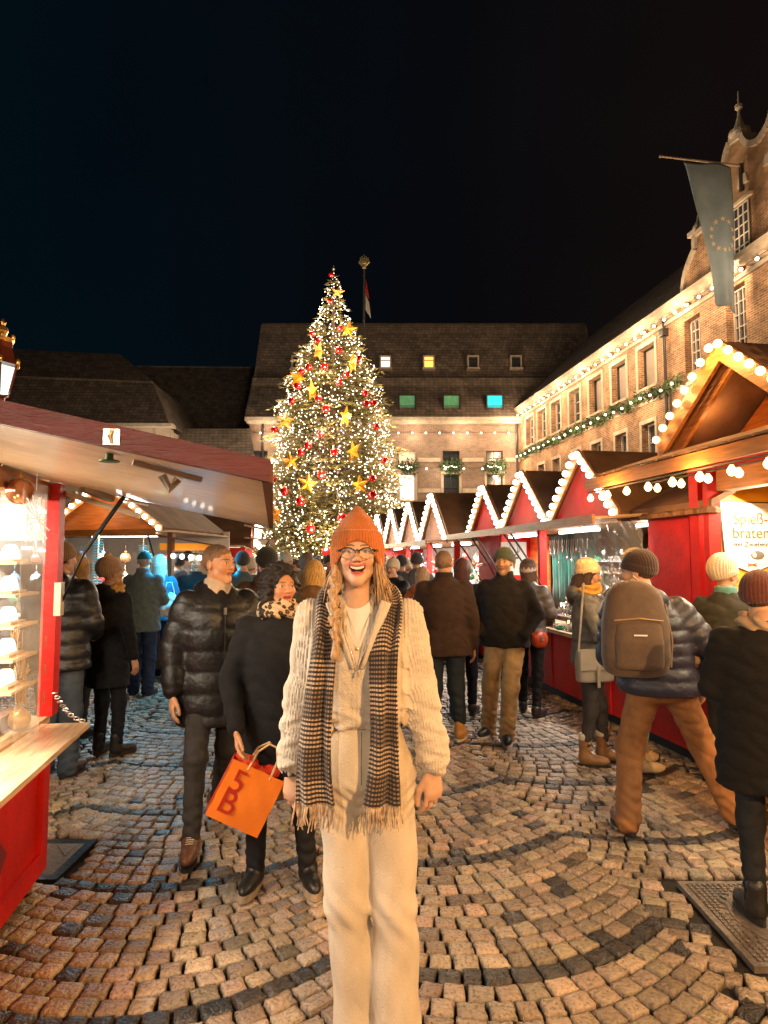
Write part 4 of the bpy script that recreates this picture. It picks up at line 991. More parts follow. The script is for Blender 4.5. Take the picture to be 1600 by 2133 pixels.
for yw in (4.85, 4.3): lamp('gable_bulb_light', (-.02, yA(yw), 2.66), 2.2, AMB, .05, SA)
for yw in (4.6, 3.4, 2.0): alamp('stall_light', (.35, yA(yw), 2.1), 24, (1, .8, .5), .3, .8, (0, math.radians(25), 0), SA)
# roast meat sign
nE = np.array([-sa, ca, 0]); pE = np.array(toW(oA, th_r, 0, LA - .09, 0)); sp = on_plane(1565, 1130, pE, nE)
sg = thing('menu_board', 'white pointed board reading Spießbraten mit Zwiebeln in the yellow food stall', 'sign', (sp[0], sp[1], sp[2]), th_r)
def sgp(px, py):
    p = on_plane(px, py, sp, nE) - sp; return float(p @ np.array([ca, sa, 0])), float(p[2])
m_signw = mat('white sign face', (.8, .76, .7), .4, var=.04); m_copper = mat('copper lettering', (.38, .13, .04), .4, .3, var=.1); m_grey = mat('grey lettering', (.06, .05, .045), .5)
w_s = .262; zt_s = sgp(1565, 1048)[1]; zm_s = sgp(1510, 1172)[1]; zb_s = sgp(1562, 1193)[1]
pts = [(-w_s * .98, 0, zt_s), (w_s * .98, 0, zt_s), (w_s * .86, 0, zm_s), (0, 0, zb_s), (-w_s * .86, 0, zm_s)]
b = MB(); b.slab([(x * 1.04, .004, z * 1.03) for x, _, z in pts], (0, .02, 0)); b.build('edge', m_grey, sg); b = MB(); b.slab(pts, (0, .003, 0)); b.build('board', m_signw, sg)
MX = lambda x, z: Matrix.Translation((x, -.003, z)) @ Matrix.Rotation(PI / 2, 4, 'X')
text_mesh('Spieß-', .13, 'lettering', m_copper, sg, MX(0, .145 + .0), .002, .95)
text_mesh('braten', .125, 'lettering', m_copper, sg, MX(0, .035), .002, 1.0)
text_mesh('mit Zwiebeln', .052, 'lettering', m_grey, sg, MX(0, -.03), .002, 1.1)
b = MB(); M_ = Matrix.Translation((.05, -.004, -.10)); b.ball((.05, -.002, -.1), (.06, .004, .035), 14, 8); b.build('roast_drawing', m_ink, sg); b = MB(); b.ball((.02, -.006, -.1), (.018, .004, .02), 10, 6); b.build('roast_cut', m_signw, sg)
b = MB(); b.bar((-.04, -.004, -.165), (.04, -.004, -.185), .004, .008); b.bar((-.04, -.004, -.185), (.04, -.004, -.165), .004, .008); b.build('crossed_forks', m_copper, sg)
b = MB(); b.tube([(-w_s, 0, zt_s), (-w_s - .01, 0, 2.14 - sp[2] + .0)], .004, 5); b.tube([(w_s, 0, zt_s), (w_s + .01, 0, 2.14 - sp[2])], .004, 5); b.build('cord', m_cable, sg)

# ---- near left stall with the raised flap
phl = math.atan(.17); oL = (-1.74, 3.44); rzL = PI + phl
SL = thing('market_stall', 'near left stall with a raised wooden flap edged in dark red', 'market stall', (oL[0], oL[1], 0), rzL)
b = MB(); b.box(.05, 2.2, .02, 2.6, 0, .05); b.build('base', m_black, SL)
b = MB(); b.box(.012, .05, .045, 2.6, .05, .765); b.box(0.012, 2.2, 0, .044, .05, .8); b.build('front_panel', m_redp, SL)
b = MB(); b.box(-.012, .011, 0, .09, .05, .765); b.box(-.012, .011, .091, 2.6, .05, .15); b.box(-.012, .011, .091, 2.6, .7, .765); b.box(-.012, .011, 1.2, 1.28, .15, .7); b.build('panel_frame', m_redp, SL)
b = MB(); b.slab([(-.008, .62, .44), (-.008, .72, .34), (-.008, .62, .24), (-.008, .52, .34)], (.018, 0, 0)); b.build('diamond', mat('deep red diamond', (.13, .008, .01), .5), SL)
b = MB(); b.box(-.235, -.004, .14, 2.6, .776, .80); b.build('counter_shelf', wood('worn pine shelf', (.56, .40, .25), .35, axis=1, coat=.2), SL)
b = MB(); b.box(-.002, .10, .0, 2.6, .776, .812); b.build('counter_sill', m_woodl, SL)
b = MB(); b.box(.102, .16, .08, 2.6, .776, .88); b.build('sill_rail', m_woodb, SL)
ps = MB(); ps.box(-.022, .05, -.035, .035, .813, 2.02); ps.box(-.018, .055, -.075, -.036, .813, 2.0); post = ps.build('post', m_redp, SL)
b = MB(); b.box(-.05, -.023, .0, .075, 1.33, 1.50); b.box(-.06, -.03, .03, .09, 1.33, 1.50); b.build('strut_plate', mat('cream painted metal', (.55, .45, .33), .4, .2), post)
# flap
z0f, z1f, xo = 2.03, 1.805, -1.11
fy0, fy1 = -.14, 2.15
b = MB(); b.slab([(0.02, fy0, z0f + .0), (.02, fy1, z0f + .0), (xo, fy1, z1f), (xo, fy0, z1f)], (0, 0, .018)); fl = b.build('awning_flap', wood('varnished plywood', (.66, .47, .29), .42, axis=0, coat=.1, var=.18), SL)
def fz_(x): return z0f + (z1f - z0f) * (x / xo)
b = MB(); b.slab([(.5, fy1 + .001, fz_(.5) - .008), (xo - .02, fy1 + .001, fz_(xo) - .008), (xo - .02, fy1 + .001, fz_(xo) + .044), (.5, fy1 + .001, fz_(.5) + .044)], (0, .03, 0)); b.build('fascia', m_redd, fl)
b = MB(); b.slab([(xo - .0005, fy0, z1f - .006), (xo - .0005, fy1, z1f - .006), (xo - .0005, fy1, z1f + .04), (xo - .0005, fy0, z1f + .04)], (-.025, 0, 0)); b.build('end_trim', m_woodb, fl)
def on_flap(x, y, dz=-.012): return (x, y, fz_(x) + dz)
b = MB(); b.slab([on_flap(-.42, 2.12, -.003), on_flap(.3, 2.12, -.003), on_flap(.3, 1.5, -.003), on_flap(-.28, 1.6, -.003)], (0, 0, -.004)); b.build('dark_recess', m_black, fl)
b = MB(); b.box(-.80, -.765, fy1 + .032, fy1 + .037, fz_(-.78) + .0, fz_(-.78) + .036); 
b.tube([(-.784, fy1 + .04, fz_(-.78) + .032), (-.78, fy1 + .046, fz_(-.78) + .018), (-.784, fy1 + .04, fz_(-.78) + .004)], .003, 6); b.build('hinge_plate', m_steel, fl)
b = MB(); b.lathe([(.024, 0), (.024, .003), (.010, .004), (.009, .02)], on_flap(-.74, 2.02, -.022), 16); b.build('latch_ring', mat('verdigris brass', (.16, .30, .18), .4, .6), fl)
b = MB(); b.bar(on_flap(-.79, 2.0, -.01), on_flap(-.95, 1.94, -.01), .022, .012); b.tube([on_flap(-.85, 1.93, -.02), on_flap(-.87, 1.93, -.05), on_flap(-.89, 1.93, -.02)], .012, 6); b.build('latch_bar', m_steel, fl)
b = MB(); b.bar(on_flap(-.15, .1, -.01), on_flap(-.27, -.02, -.03), .05, .03); b.build('bracket', m_steel, fl)
for x in (-.35, -.98): b = MB(); b.tube([on_flap(x, .08, -.025), on_flap(x - .12, .08, -.025), on_flap(x - .12, .05, -.025), on_flap(x, .05, -.025)], .006, 6); b.build('hook', m_steel, fl)
b = MB(); b.tube([(-.055, .05, 1.40), (-.16, .06, 1.66)], .006, 8); b.tube([(-.16, .06, 1.66), on_flap(-.36, .1, -.005)], .012, 8); b.build('gas_strut', mat('black strut', (.02, .02, .02), .25, .6), SL)
b = MB()
for k in range(11):
    t = k / 10; c = Vector((-.03 - .17 * t, .03 + .12 * t, .93 - .12 * t - .03 * math.sin(PI * t))); M_ = Matrix.Translation(c) @ Matrix.Rotation(k * 1.4, 4, 'X')
    b.tube([tuple(M_ @ Vector((.013 * math.cos(a), .008 * math.sin(a) , 0))) for a in np.linspace(0, 2 * PI, 9)], .0032, 5)
b.build('chain', m_steel, SL)
# interior
b = MB(); b.box(1.9, 1.94, -.05, 2.6, .8, 2.3); b.build('back_wall', m_woodl, SL)
b = MB(); b.slab([(-.05, -.1, 2.07), (-.05, 2.6, 2.07), (2.0, 2.6, 2.45), (2.0, -.1, 2.45)], (0, 0, .03)); b.build('roof', m_woodlx, SL)
b = MB(); b.box(.06, 1.9, -.06, -.02, 1.72, 2.05); b.build('end_valance', m_woodlx, SL)
b = MB(); b.bar((-.06, -.13, 1.98), (.9, -.1, 1.75), .05, .03); b.bar((.05, -.07, 2.0), (-.4, -.12, 1.86), .04, .03) ; b.build('brace', m_woodlx, SL)
b = MB(); b.box(.02, .08, .05, 2.6, 1.93, 2.02); b.build('head_beam', m_woodo, SL)
for y in (.75, 1.7): b = MB(); b.box(.55, .6, y - .45, y + .45, 1.95, 1.98); b.build('tube_lamp', m_tubel, SL); alamp('tube_light', (.5, y, 1.94), 34, (1, .86, .66), .25, .8, (0, math.radians(15), 0), SL)
# display tower with five glowing candle arches
DT = thing('display_tower', 'clear acrylic display tower with pale wooden shelves in the near left stall', 'display stand', toW(oL, rzL, .03, .52, 0.81), rzL)
m_shelf = mat('pale birch shelf', (.6, .42, .24), .5, var=.1)
b = MB(); b.box(-.105, -.101, -.13, .16, 0.01, 1.16); b.box(-.105, .1, -.134, -.13, 0.01, 1.16); b.build('acrylic_panel', m_acryl, DT)
zsh = [.25, .385, .525, .66, .80]
for z in zsh: b = MB(); b.box(-.09, .12, -.12, .17, z - .012, z); b.build('shelf', m_shelf, DT)
m_dome = mat('glowing frosted arch', (.9, .88, .85), .3, emit=(1, .93, .82), estr=1.0)
for k, z in enumerate(zsh):
    o = thing('candle_arch', 'frosted glowing candle arch on the %s shelf of the acrylic tower in the left stall' % ('lowest', 'second', 'middle', 'fourth', 'top')[k], 'candle arch', toW(oL, rzL, .01, .53, .81 + z + .001), rzL, 'glowing candle arches in the left stall')
    pts = [(.0, .075 * math.cos(a), .075 * math.sin(a)) for a in np.linspace(0, PI, 15)]
    b = MB(); b.slab(pts, (.03, 0, 0)); b.build('arch', m_dome, o); b = MB(); b.box(-.03, .06, -.09, .09, -.0005, .01); b.build('foot', m_shelf, o)
lamp('tower_light', toW(oL, rzL, .3, .98, 1.3), 7, (1, .84, .62), .1)
lamp('flap_fill_light', toW(oL, rzL, -.02, 1.25, 1.35), 9, (1, .84, .62), .1)  # added lamp without a fixture, brightens the flap underside
m_straw = mat('straw', (.6, .42, .2), .7)
def starobj(name, label, loc, R, m, n=12, rz=0, group=None, r=.0035):
    b = MB(); rr = random.Random(n)
    for k in range(n): a = PI * k / n; L = R * rr.uniform(.75, 1.05); b.tube([(rr.uniform(-.02, .02), -L * math.cos(a), -L * math.sin(a)), (rr.uniform(-.02, .02), L * math.cos(a), L * math.sin(a))], r, 5)
    b.tube([(0, 0, R), (0, 0, R + .12)], .0015, 4); o = b.build(name, m); o.location = loc; o.rotation_euler = (0, 0, rz); return tag(o, label, 'star ornament', group)
m_glst = mat('frosted glass star', (.8, .8, .8), .15, emit=(1, .9, .75), estr=.25)
starobj('glass_star', 'spiky clear glass star hanging by the top of the acrylic tower', toW(oL, rzL, -.08, .55, 1.80), .13, m_glst, 9, rzL)
starobj('straw_star', 'spiky straw star leaning at the foot of the acrylic tower', toW(oL, rzL, .02, .36, 1.05), .12, m_straw, 26, rzL + .5, r=.003)
starobj('straw_star', 'spiky straw star above the other one beside the acrylic tower', toW(oL, rzL, .05, .36, 1.22), .1, m_straw, 22, rzL + .3, r=.003)
def baub(name, label, loc, r, m):
    rr = thing(name, label, 'bauble', loc); b = MB(); b.ball((0, 0, 0), r, 18, 12); b.build('ball', m, rr, smooth=True); b = MB(); b.lathe([(.15 * r, .95 * r), (.15 * r, 1.2 * r)], n=8); b.tube([(0, 0, r), (0, 0, r + .08)], .002, 5); b.build('cap', m_cap, rr)
baub('copper_bauble', 'large shiny copper bauble hanging under the ceiling at the left edge', toW(oL, rzL, -.03, .60, 1.92), .06, mat('copper bauble glass', (.5, .2, .09), .15, .7))
for k in range(4): baub('clear_bauble', '%s small clear bauble in the chain under the copper bauble' % ('top', 'second', 'third', 'lowest')[k], toW(oL, rzL, -.06, .62, 1.84 - k * .035), .018, m_glst)
baub('gold_bauble', 'round gilded nut bauble standing on the sill under the straw stars', toW(oL, rzL, .04, .30, .862), .05, mat('gilt nut', (.6, .38, .14), .4, .5))
for k in range(3):
    b = MB(); b.box(-.003, .003, -.03, .03, -.025, .025); o = b.build('price_card', m_woodb); o.location = toW(oL, rzL, -.09, .38, .98 + k * .13); o.rotation_euler = (0, 0, rzL + .3); tag(o, 'small dark price card, %s one beside the acrylic tower' % ('lowest', 'middle', 'upper')[k], 'price card', 'price cards on the acrylic tower')

# ---- further stalls of the left row
O2, rz2 = (-2.95, 9.1), math.radians(84)
def left_o(yfar): return (-1.75 - .17 * (yfar - 3.4), yfar)
S2 = stall('market_stall', 'brown roofed stall with white lit goods behind the red post at left', O2, rz2, 3.7, 2, .1, 1.75, 2.0, 2.7, m_ambw, post_y=(.05, 1.7, 3.6), flapy=(.0, 3.7), bulb=(.036, mb_white, 9), panelm=m_woodb, gp=40, glow=(.85, .95, 1), backm=m_paper)
S3 = stall('market_stall', 'far left stall with the orange name board above the crowd', (-3.3, 16.2), rzL, 4.3, 2, .1, 2.0, 1.85, 2.5, m_redp, post_y=(.05, 2.1, 4.2), flapy=(.0, 4.3), bulb=(.04, mb_white, 9), gp=90, glow=(.6, .9, 1), backm=m_paper)
q = at(388, 1139, 9.2); sgn = thing('orange_sign', 'long orange name board under the roof of a far left stall, above the crowd', 'sign', tuple(q), .12)
b = MB(); b.box(-.36, .36, 0, .03, -.05, .05); b.build('board', mat('orange sign board', (.75, .28, .02), .5, emit=(1, .35, .02), estr=.25), sgn)
b = MB(); b.bar((-.40, .1, .16), (.42, .1, .02), .5, .02); b.build('roof_edge', m_woodb, sgn)
light_string('four white bulbs hanging under the orange name board', [tuple(at(352, 1150, 9.1)), tuple(at(425, 1155, 9.1))], 4, .036, mb_white)
# goods in the second left stall
ordw = ['first', 'second', 'third', 'fourth', 'fifth', 'sixth', 'seventh', 'eighth', 'ninth']
for k in range(26):
    y = .35 + (k % 9) * .36; z = 1.0 + (k // 9) * .32; o = OP[(k * 5) % 6].copy(); COL.objects.link(o); o.location = toW(O2, rz2, .7, y, z); o.scale = (2.2,) * 3
    tag(o, '%s ball, %s row of the white lit left stall, %s from right' % (nmz[(k * 5) % 6], ('lower', 'middle', 'upper')[k // 9], ordw[k % 9]), 'ornament', '%s balls in the second left stall' % nmz[(k * 5) % 6])
m_blst = mat('blue striped ribbon', (.1, .4, .5), .5, emit=(.1, .55, .7), estr=.5)
for nm, px, py, Y in (('wide', 203, 1180, 7.2), ('narrow', 297, 1185, 8.4)):
    q = at(px, py, Y); r_ = thing('lit_ribbon', '%s column of glowing teal rings hanging at the front of the left stalls' % nm, 'decoration', tuple(q))
    b = MB()
    for k in range(22): b.lathe([(.05, -.004), (.055, 0), (.05, .004)], (0, 0, -.33 + k * .03), 10)
    b.build('rings', m_blst, r_); b = MB(); b.tube([(0, 0, -.35), (0, 0, .4)], .012, 6); b.build('rod', m_steel, r_)
alamp('blue_stall_light', (-2.5, 8.3, 1.9), 34, (.03, .62, 1), .5, .5, (math.radians(-12), 0, 0))
# street lantern at far left
q = at(2, 760, 6.2)
LT = thing('street_lantern', 'ornate red-brown street lantern with gilded crown at the left edge', 'street lamp', (q[0], 6.2, 0))
m_lred = mat('red-brown lantern paint', (.22, .05, .03), .35, .4, coat=.5); m_lg = mat('lantern gilding', (.8, .42, .1), .3, .8, var=.2)
Z = lambda py: float(at(2, py, 6.2)[2])
b = MB(); b.lathe([(.12, 0), (.12, .3), (.06, .4), (.045, Z(830)), (.08, Z(825))], n=12); b.build('post', m_lred, LT)
b = MB(); b.lathe([(.16, Z(760)), (.13, Z(745)), (.10, Z(725)), (.11, Z(715)), (.07, Z(705))], n=6); b.build('roof', m_lred, LT)
b = MB(); b.lathe([(.09, Z(718)), (.115, Z(706)), (.09, Z(708)), (.03, Z(702)), (.055, Z(690)), (.05, Z(683)), (.02, Z(678)), (.03, Z(672)), (.005, Z(664))], n=8)
for k in range(6): a = k * PI / 3; b.ball((.165 * math.cos(a), .165 * math.sin(a), Z(754)), (.02, .02, .035)); b.ball((.11 * math.cos(a), .11 * math.sin(a), Z(703)), (.018, .018, .03))
b.build('crown', m_lg, LT)
m_lgl = mat('lantern glass', (.7, .85, .8), .1, emit=(.75, 1, .9), estr=.8)
b = MB(); b.lathe([(.085, Z(818)), (.14, Z(766))], n=6); b.build('glass', m_lgl, LT)
b = MB()
for k in range(6): a = k * PI / 3; b.tube([(.09 * math.cos(a), .09 * math.sin(a), Z(820)), (.15 * math.cos(a), .15 * math.sin(a), Z(762))], .008, 5)
b.build('frame', m_lred, LT)
# upper roof scraps of the near left stall
b = MB(); b.slab([(.45, 2.2, 2.16), (1.0, 2.2, 2.35), (1.0, .2, 2.35), (.45, .2, 2.16)], (0, 0, .05)); b.build('roof_edge', m_redd, SL)

# ============================================================ ADDED LANTERNS BEHIND THE CAMERA (unseen, put in for front and side fill light)
for nm, x, y, z, pw in (('left', -1.2, -2.9, 2.7, 330), ('right', 2.45, -1.3, 2.7, 720)):
    L_ = thing('street_lantern', '%s added fill lantern, unseen behind the photographer, %s one of the pair' % (('whiter', 'orange')[x > 0], nm), 'street lamp', (x, y, 0))
    b = MB(); b.lathe([(.12, 0), (.12, .3), (.06, .4), (.045, z - .3), (.08, z - .28)], n=12); b.build('post', m_lred, L_)
    b = MB(); b.lathe([(.2, z + .32), (.12, z + .4), (.02, z + .5)], n=6); b.build('roof', m_lred, L_)
    b = MB(); b.lathe([(.1, z - .2), (.17, z - .195), (.1, z - .19)], n=6); b.build('glass', mat('warm lantern glass', (.9, .7, .4), .2, emit=(1, .65, .3), estr=5), L_)
    lamp('lantern_fill_light', (0, 0, z), pw, (1, .54, .20) if x > 0 else (1, .80, .56), .06, L_)
# ============================================================ PEOPLE
SK = np.array([.50, .27, .16])
m_skin = mat('skin', (1, 1, 1), .5, var=.06, vscale=40, usecol=True, sss=.08, bump=.08, bscale=300)
m_cloth = mat('woven cloth', (1, 1, 1), .85, var=.22, vscale=18, bump=.5, bscale=200, usecol=True, sheen=.03, spec=.25)
m_trou = mat('trouser twill', (1, 1, 1), .8, var=.2, vscale=14, bump=.7, bscale=22, usecol=True, spec=.25, stretch=(1, 1, .6))
m_shell = mat('padded nylon', (1, 1, 1), .42, var=.15, vscale=10, bump=.4, bscale=45, usecol=True, spec=.4)
m_leather = mat('worn leather', (1, 1, 1), .35, var=.2, vscale=25, bump=.3, bscale=120, usecol=True)
m_hairm = mat('hair strands', (1, 1, 1), .5, var=.45, vscale=22, bump=.9, bscale=45, usecol=True, stretch=(6, 6, .8))
m_knit = mat('ribbed knit', (1, 1, 1), .9, var=.12, vscale=30, bump=.5, bscale=200, usecol=True, sheen=.3)
def RZ(a): c, s = math.cos(a), math.sin(a); return np.array([[c, -s, 0], [s, c, 0], [0, 0, 1]])
def RX(a): c, s = math.cos(a), math.sin(a); return np.array([[1, 0, 0], [0, c, -s], [0, s, c]])
def colr(V, c): return np.tile(np.array(c, float), (len(V), 1))

def head_mesh(h, skin=SK, female=False, smile=0, beard=None, detail=True, lips=None):
    """head about its centre, facing -y; chin near z=-.118, crown near z=+.118"""
    j = .9 if female else 1.0
    fs = [ell((0, .012, .03), (.074, .094, .088)), ell((0, -.022, -.03), (.060 * j, .066, .082)),
          cone((-.04 * j, -.02, -.062), (0, -.066, -.098), .024, .021), cone((.04 * j, -.02, -.062), (0, -.066, -.098), .024, .021),
          ell((.036, -.062, -.024), (.024, .024, .026)), ell((-.036, -.062, -.024), (.024, .024, .026)),
          cone((-.036, -.076, .026), (.036, -.076, .026), .011 if not female else .008, .011 if not female else .008)]
    head = union(fs, .022)
    nose = union([cone((0, -.084, .016), (0, -.108, -.022), .007, .011), ell((.011, -.095, -.026), (.008, .009, .007)), ell((-.011, -.095, -.026), (.008, .009, .007))], .008)
    ears = [ell((s * .076, .012, -.006), (.009, .02, .032)) for s in (1, -1)]
    neck = cone((0, .012, -.07), (0, .03, -.21), .050 if female else .058, .056 if female else .066)
    def f(P):
        d = head(P); 
        for s in (1, -1):
            d = -smin_(-d, N3(P - np.array([s * .031, -.097, .006])) - .016, .010)
            d = np.minimum(d, N3(P - np.array([s * .031, -.0735, .005])) - .0125)
        d = smin_(d, nose(P), .008)
        up = np.sqrt(((P[:, 0]) / (.030 if smile else .025)) ** 2 + ((P[:, 1] + .085) / .012) ** 2 + ((P[:, 2] + .049 + P[:, 0] ** 2 * (-12 if smile else 3)) / .006) ** 2)
        d = smin_(d, (up - 1) * .006, .006)
        lo = np.sqrt(((P[:, 0]) / .021) ** 2 + ((P[:, 1] + .084) / .011) ** 2 + ((P[:, 2] + (.061 if not smile else .079) + P[:, 0] ** 2 * (-14 if smile else -2)) / .006) ** 2)
        d = smin_(d, (lo - 1) * .006, .006)
        if smile:
            m_ = np.sqrt((P[:, 0] / .029) ** 2 + ((P[:, 1] + .088) / .022) ** 2 + ((P[:, 2] + .062 - P[:, 0] ** 2 * 12) / .0125) ** 2)
            d = -smin_(-d, (m_ - 1) * .012, .003)
        for e_ in ears: d = smin_(d, e_(P), .008)
        return smin_(d, neck(P), .02)
    f.bb = (np.array([-.09, -.13, -.24]), np.array([.09, .12, .125]))
    V, Fq = surf(f, h, .012)
    C = colr(V, skin); x, y, z = V.T; front = y < -.03
    rosy = np.exp(-(((np.abs(x) - .042) / .018) ** 2 + ((z + .028) / .02) ** 2)) * front
    C[:, 1] *= 1 - .16 * rosy; C[:, 2] *= 1 - .2 * rosy
    nm = np.exp(-((x / .014) ** 2 + ((z + .025) / .014) ** 2)) * front; C[:, 1] *= 1 - .12 * nm; C[:, 2] *= 1 - .15 * nm
    if beard is not None:
        w = front & (z < -.028) & (z > -.13) & ~((np.abs(x) < .02) & (z > -.065) & (z < -.045)); C[w] = C[w] * .65 + np.array(beard) * .35
    lipc = np.array(lips if lips is not None else (skin * [.8, .5, .48]))
    zc = z - (12 * x * x if smile else -3 * x * x * 0)
    if smile:
        m1 = front & (np.abs(x) < .032) & (y < -.076) & (np.abs(zc + .062) < .019); C[m1] = lipc
        m2 = front & (np.abs(x) < .032) & (((x / .029) ** 2 + ((zc + .062) / .0125) ** 2) < 1.0) & (y > -.092); C[m2] = (.07, .012, .01)
    else:
        m1 = front & (np.abs(x) < .025) & (y < -.074) & (np.abs(z + .055) < .0105); C[m1] = lipc
        m2 = m1 & (np.abs(z + .0555) < .0018); C[m2] = lipc * .4
    for s in (1, -1):
        ex = x - s * .031; ez = z - .005
        eye = front & ((ex / .0145) ** 2 + (ez / (.0044 if not smile else .0042)) ** 2 < 1) & (y < -.07); C[eye] = (.42, .36, .31)
        ir = eye & (ex ** 2 + ez ** 2 < .0058 ** 2); C[ir] = (.03, .02, .012)
        lid = front & (y < -.06) & (np.abs(((ex / .0155) ** 2 + (ez / .0068) ** 2) - 1.1) < .3) & (ez > .0005); C[lid] = skin * .38
        br = front & (np.abs(ex) < .021) & (np.abs(z - (.0255 + .0035 * np.cos(ex * 60))) < (.0042 if not female else .0026)); C[br] = (.06, .032, .015)
        no = front & (((x - s * .0075) ** 2 + (z + .0345) ** 2) < .0026 ** 2); C[no] = skin * .3
    return V, Fq, C
_HC = {}
def hand_mesh(h, skin=SK, curl=.35, thumb=1, spread=.0):
    """hanging right-style hand: wrist at origin, fingers -z, palm faces -x, thumb at -y"""
    fs = [cone((0, .0, .04), (0, 0, -.005), .025, .024, flat=((1, 0, 0), 1.25)), cone((0, -.006, -.01), (0, -.004, -.07), .026, .036, flat=((1, 0, 0), 2.1)), cone((0, .012, -.02), (0, .012, -.07), .022, .022, flat=((1, 0, 0), 1.6))]
    palm = union(fs, .015)
    fin = []
    for k, (y, L, r) in enumerate(((-.031, .074, .0088), (-.010, .083, .0092), (.011, .077, .0088), (.030, .060, .0078))):
        c = curl * (1 + .25 * k); p0 = np.array([0, y, -.083 + .004 * abs(k - 1)]); a = c * .45; sp = spread * (k - 1.5)
        d1 = np.array([-math.sin(a), sp, -math.cos(a)]); p1 = p0 + d1 * L * .46; a2 = a + c * .9; d2 = np.array([-math.sin(a2), sp, -math.cos(a2)]); p2 = p1 + d2 * L * .30
        a3 = a2 + c * .6; p3 = p2 + np.array([-math.sin(a3), sp, -math.cos(a3)]) * L * .24
        fin.append(union([cone(p0, p1, r, r * .95), cone(p1, p2, r * .97, r * .88), cone(p2, p3, r * .88, r * .78)], .003))
    t0 = np.array([-.006, -.026, -.026]); t1 = t0 + [-.012, -.022, -.034]; t2 = t1 + [-.008, -.005, -.030]; t3 = t2 + [-.003, .002, -.022]
    th = union([cone(t0, t1, .014, .0115), cone(t1, t2, .0115, .0100), cone(t2, t3, .0100, .0085)], .004)
    def f(P):
        d = palm(P)
        for g in fin: d = smin_(d, g(P), .0045)
        return smin_(d, th(P), .010)
    f.bb = (np.array([-.08, -.07, -.18]), np.array([.05, .06, .06])); V, Fq = surf(f, h, .01)
    C = colr(V, skin); kn = np.exp(-((V[:, 2] + .083) / .008) ** 2); C *= (1 - .08 * kn)[:, None]; return V, Fq, C

def arms_preset(k, s):
    """elbow, wrist for side s (+1 = local +x)"""
    return {'down': ((s * .255, .03, 1.15), (s * .265, -.03, .90)), 'pocket': ((s * .30, .06, 1.16), (s * .20, -.10, .98)),
            'front': ((s * .25, -.05, 1.16), (s * .09, -.26, 1.22)), 'hold': ((s * .25, -.02, 1.16), (s * .17, -.22, 1.05)),
            'back': ((s * .25, .10, 1.16), (s * .18, .16, .97)), 'phone': ((s * .25, -.08, 1.18), (s * .08, -.27, 1.36))}[k]

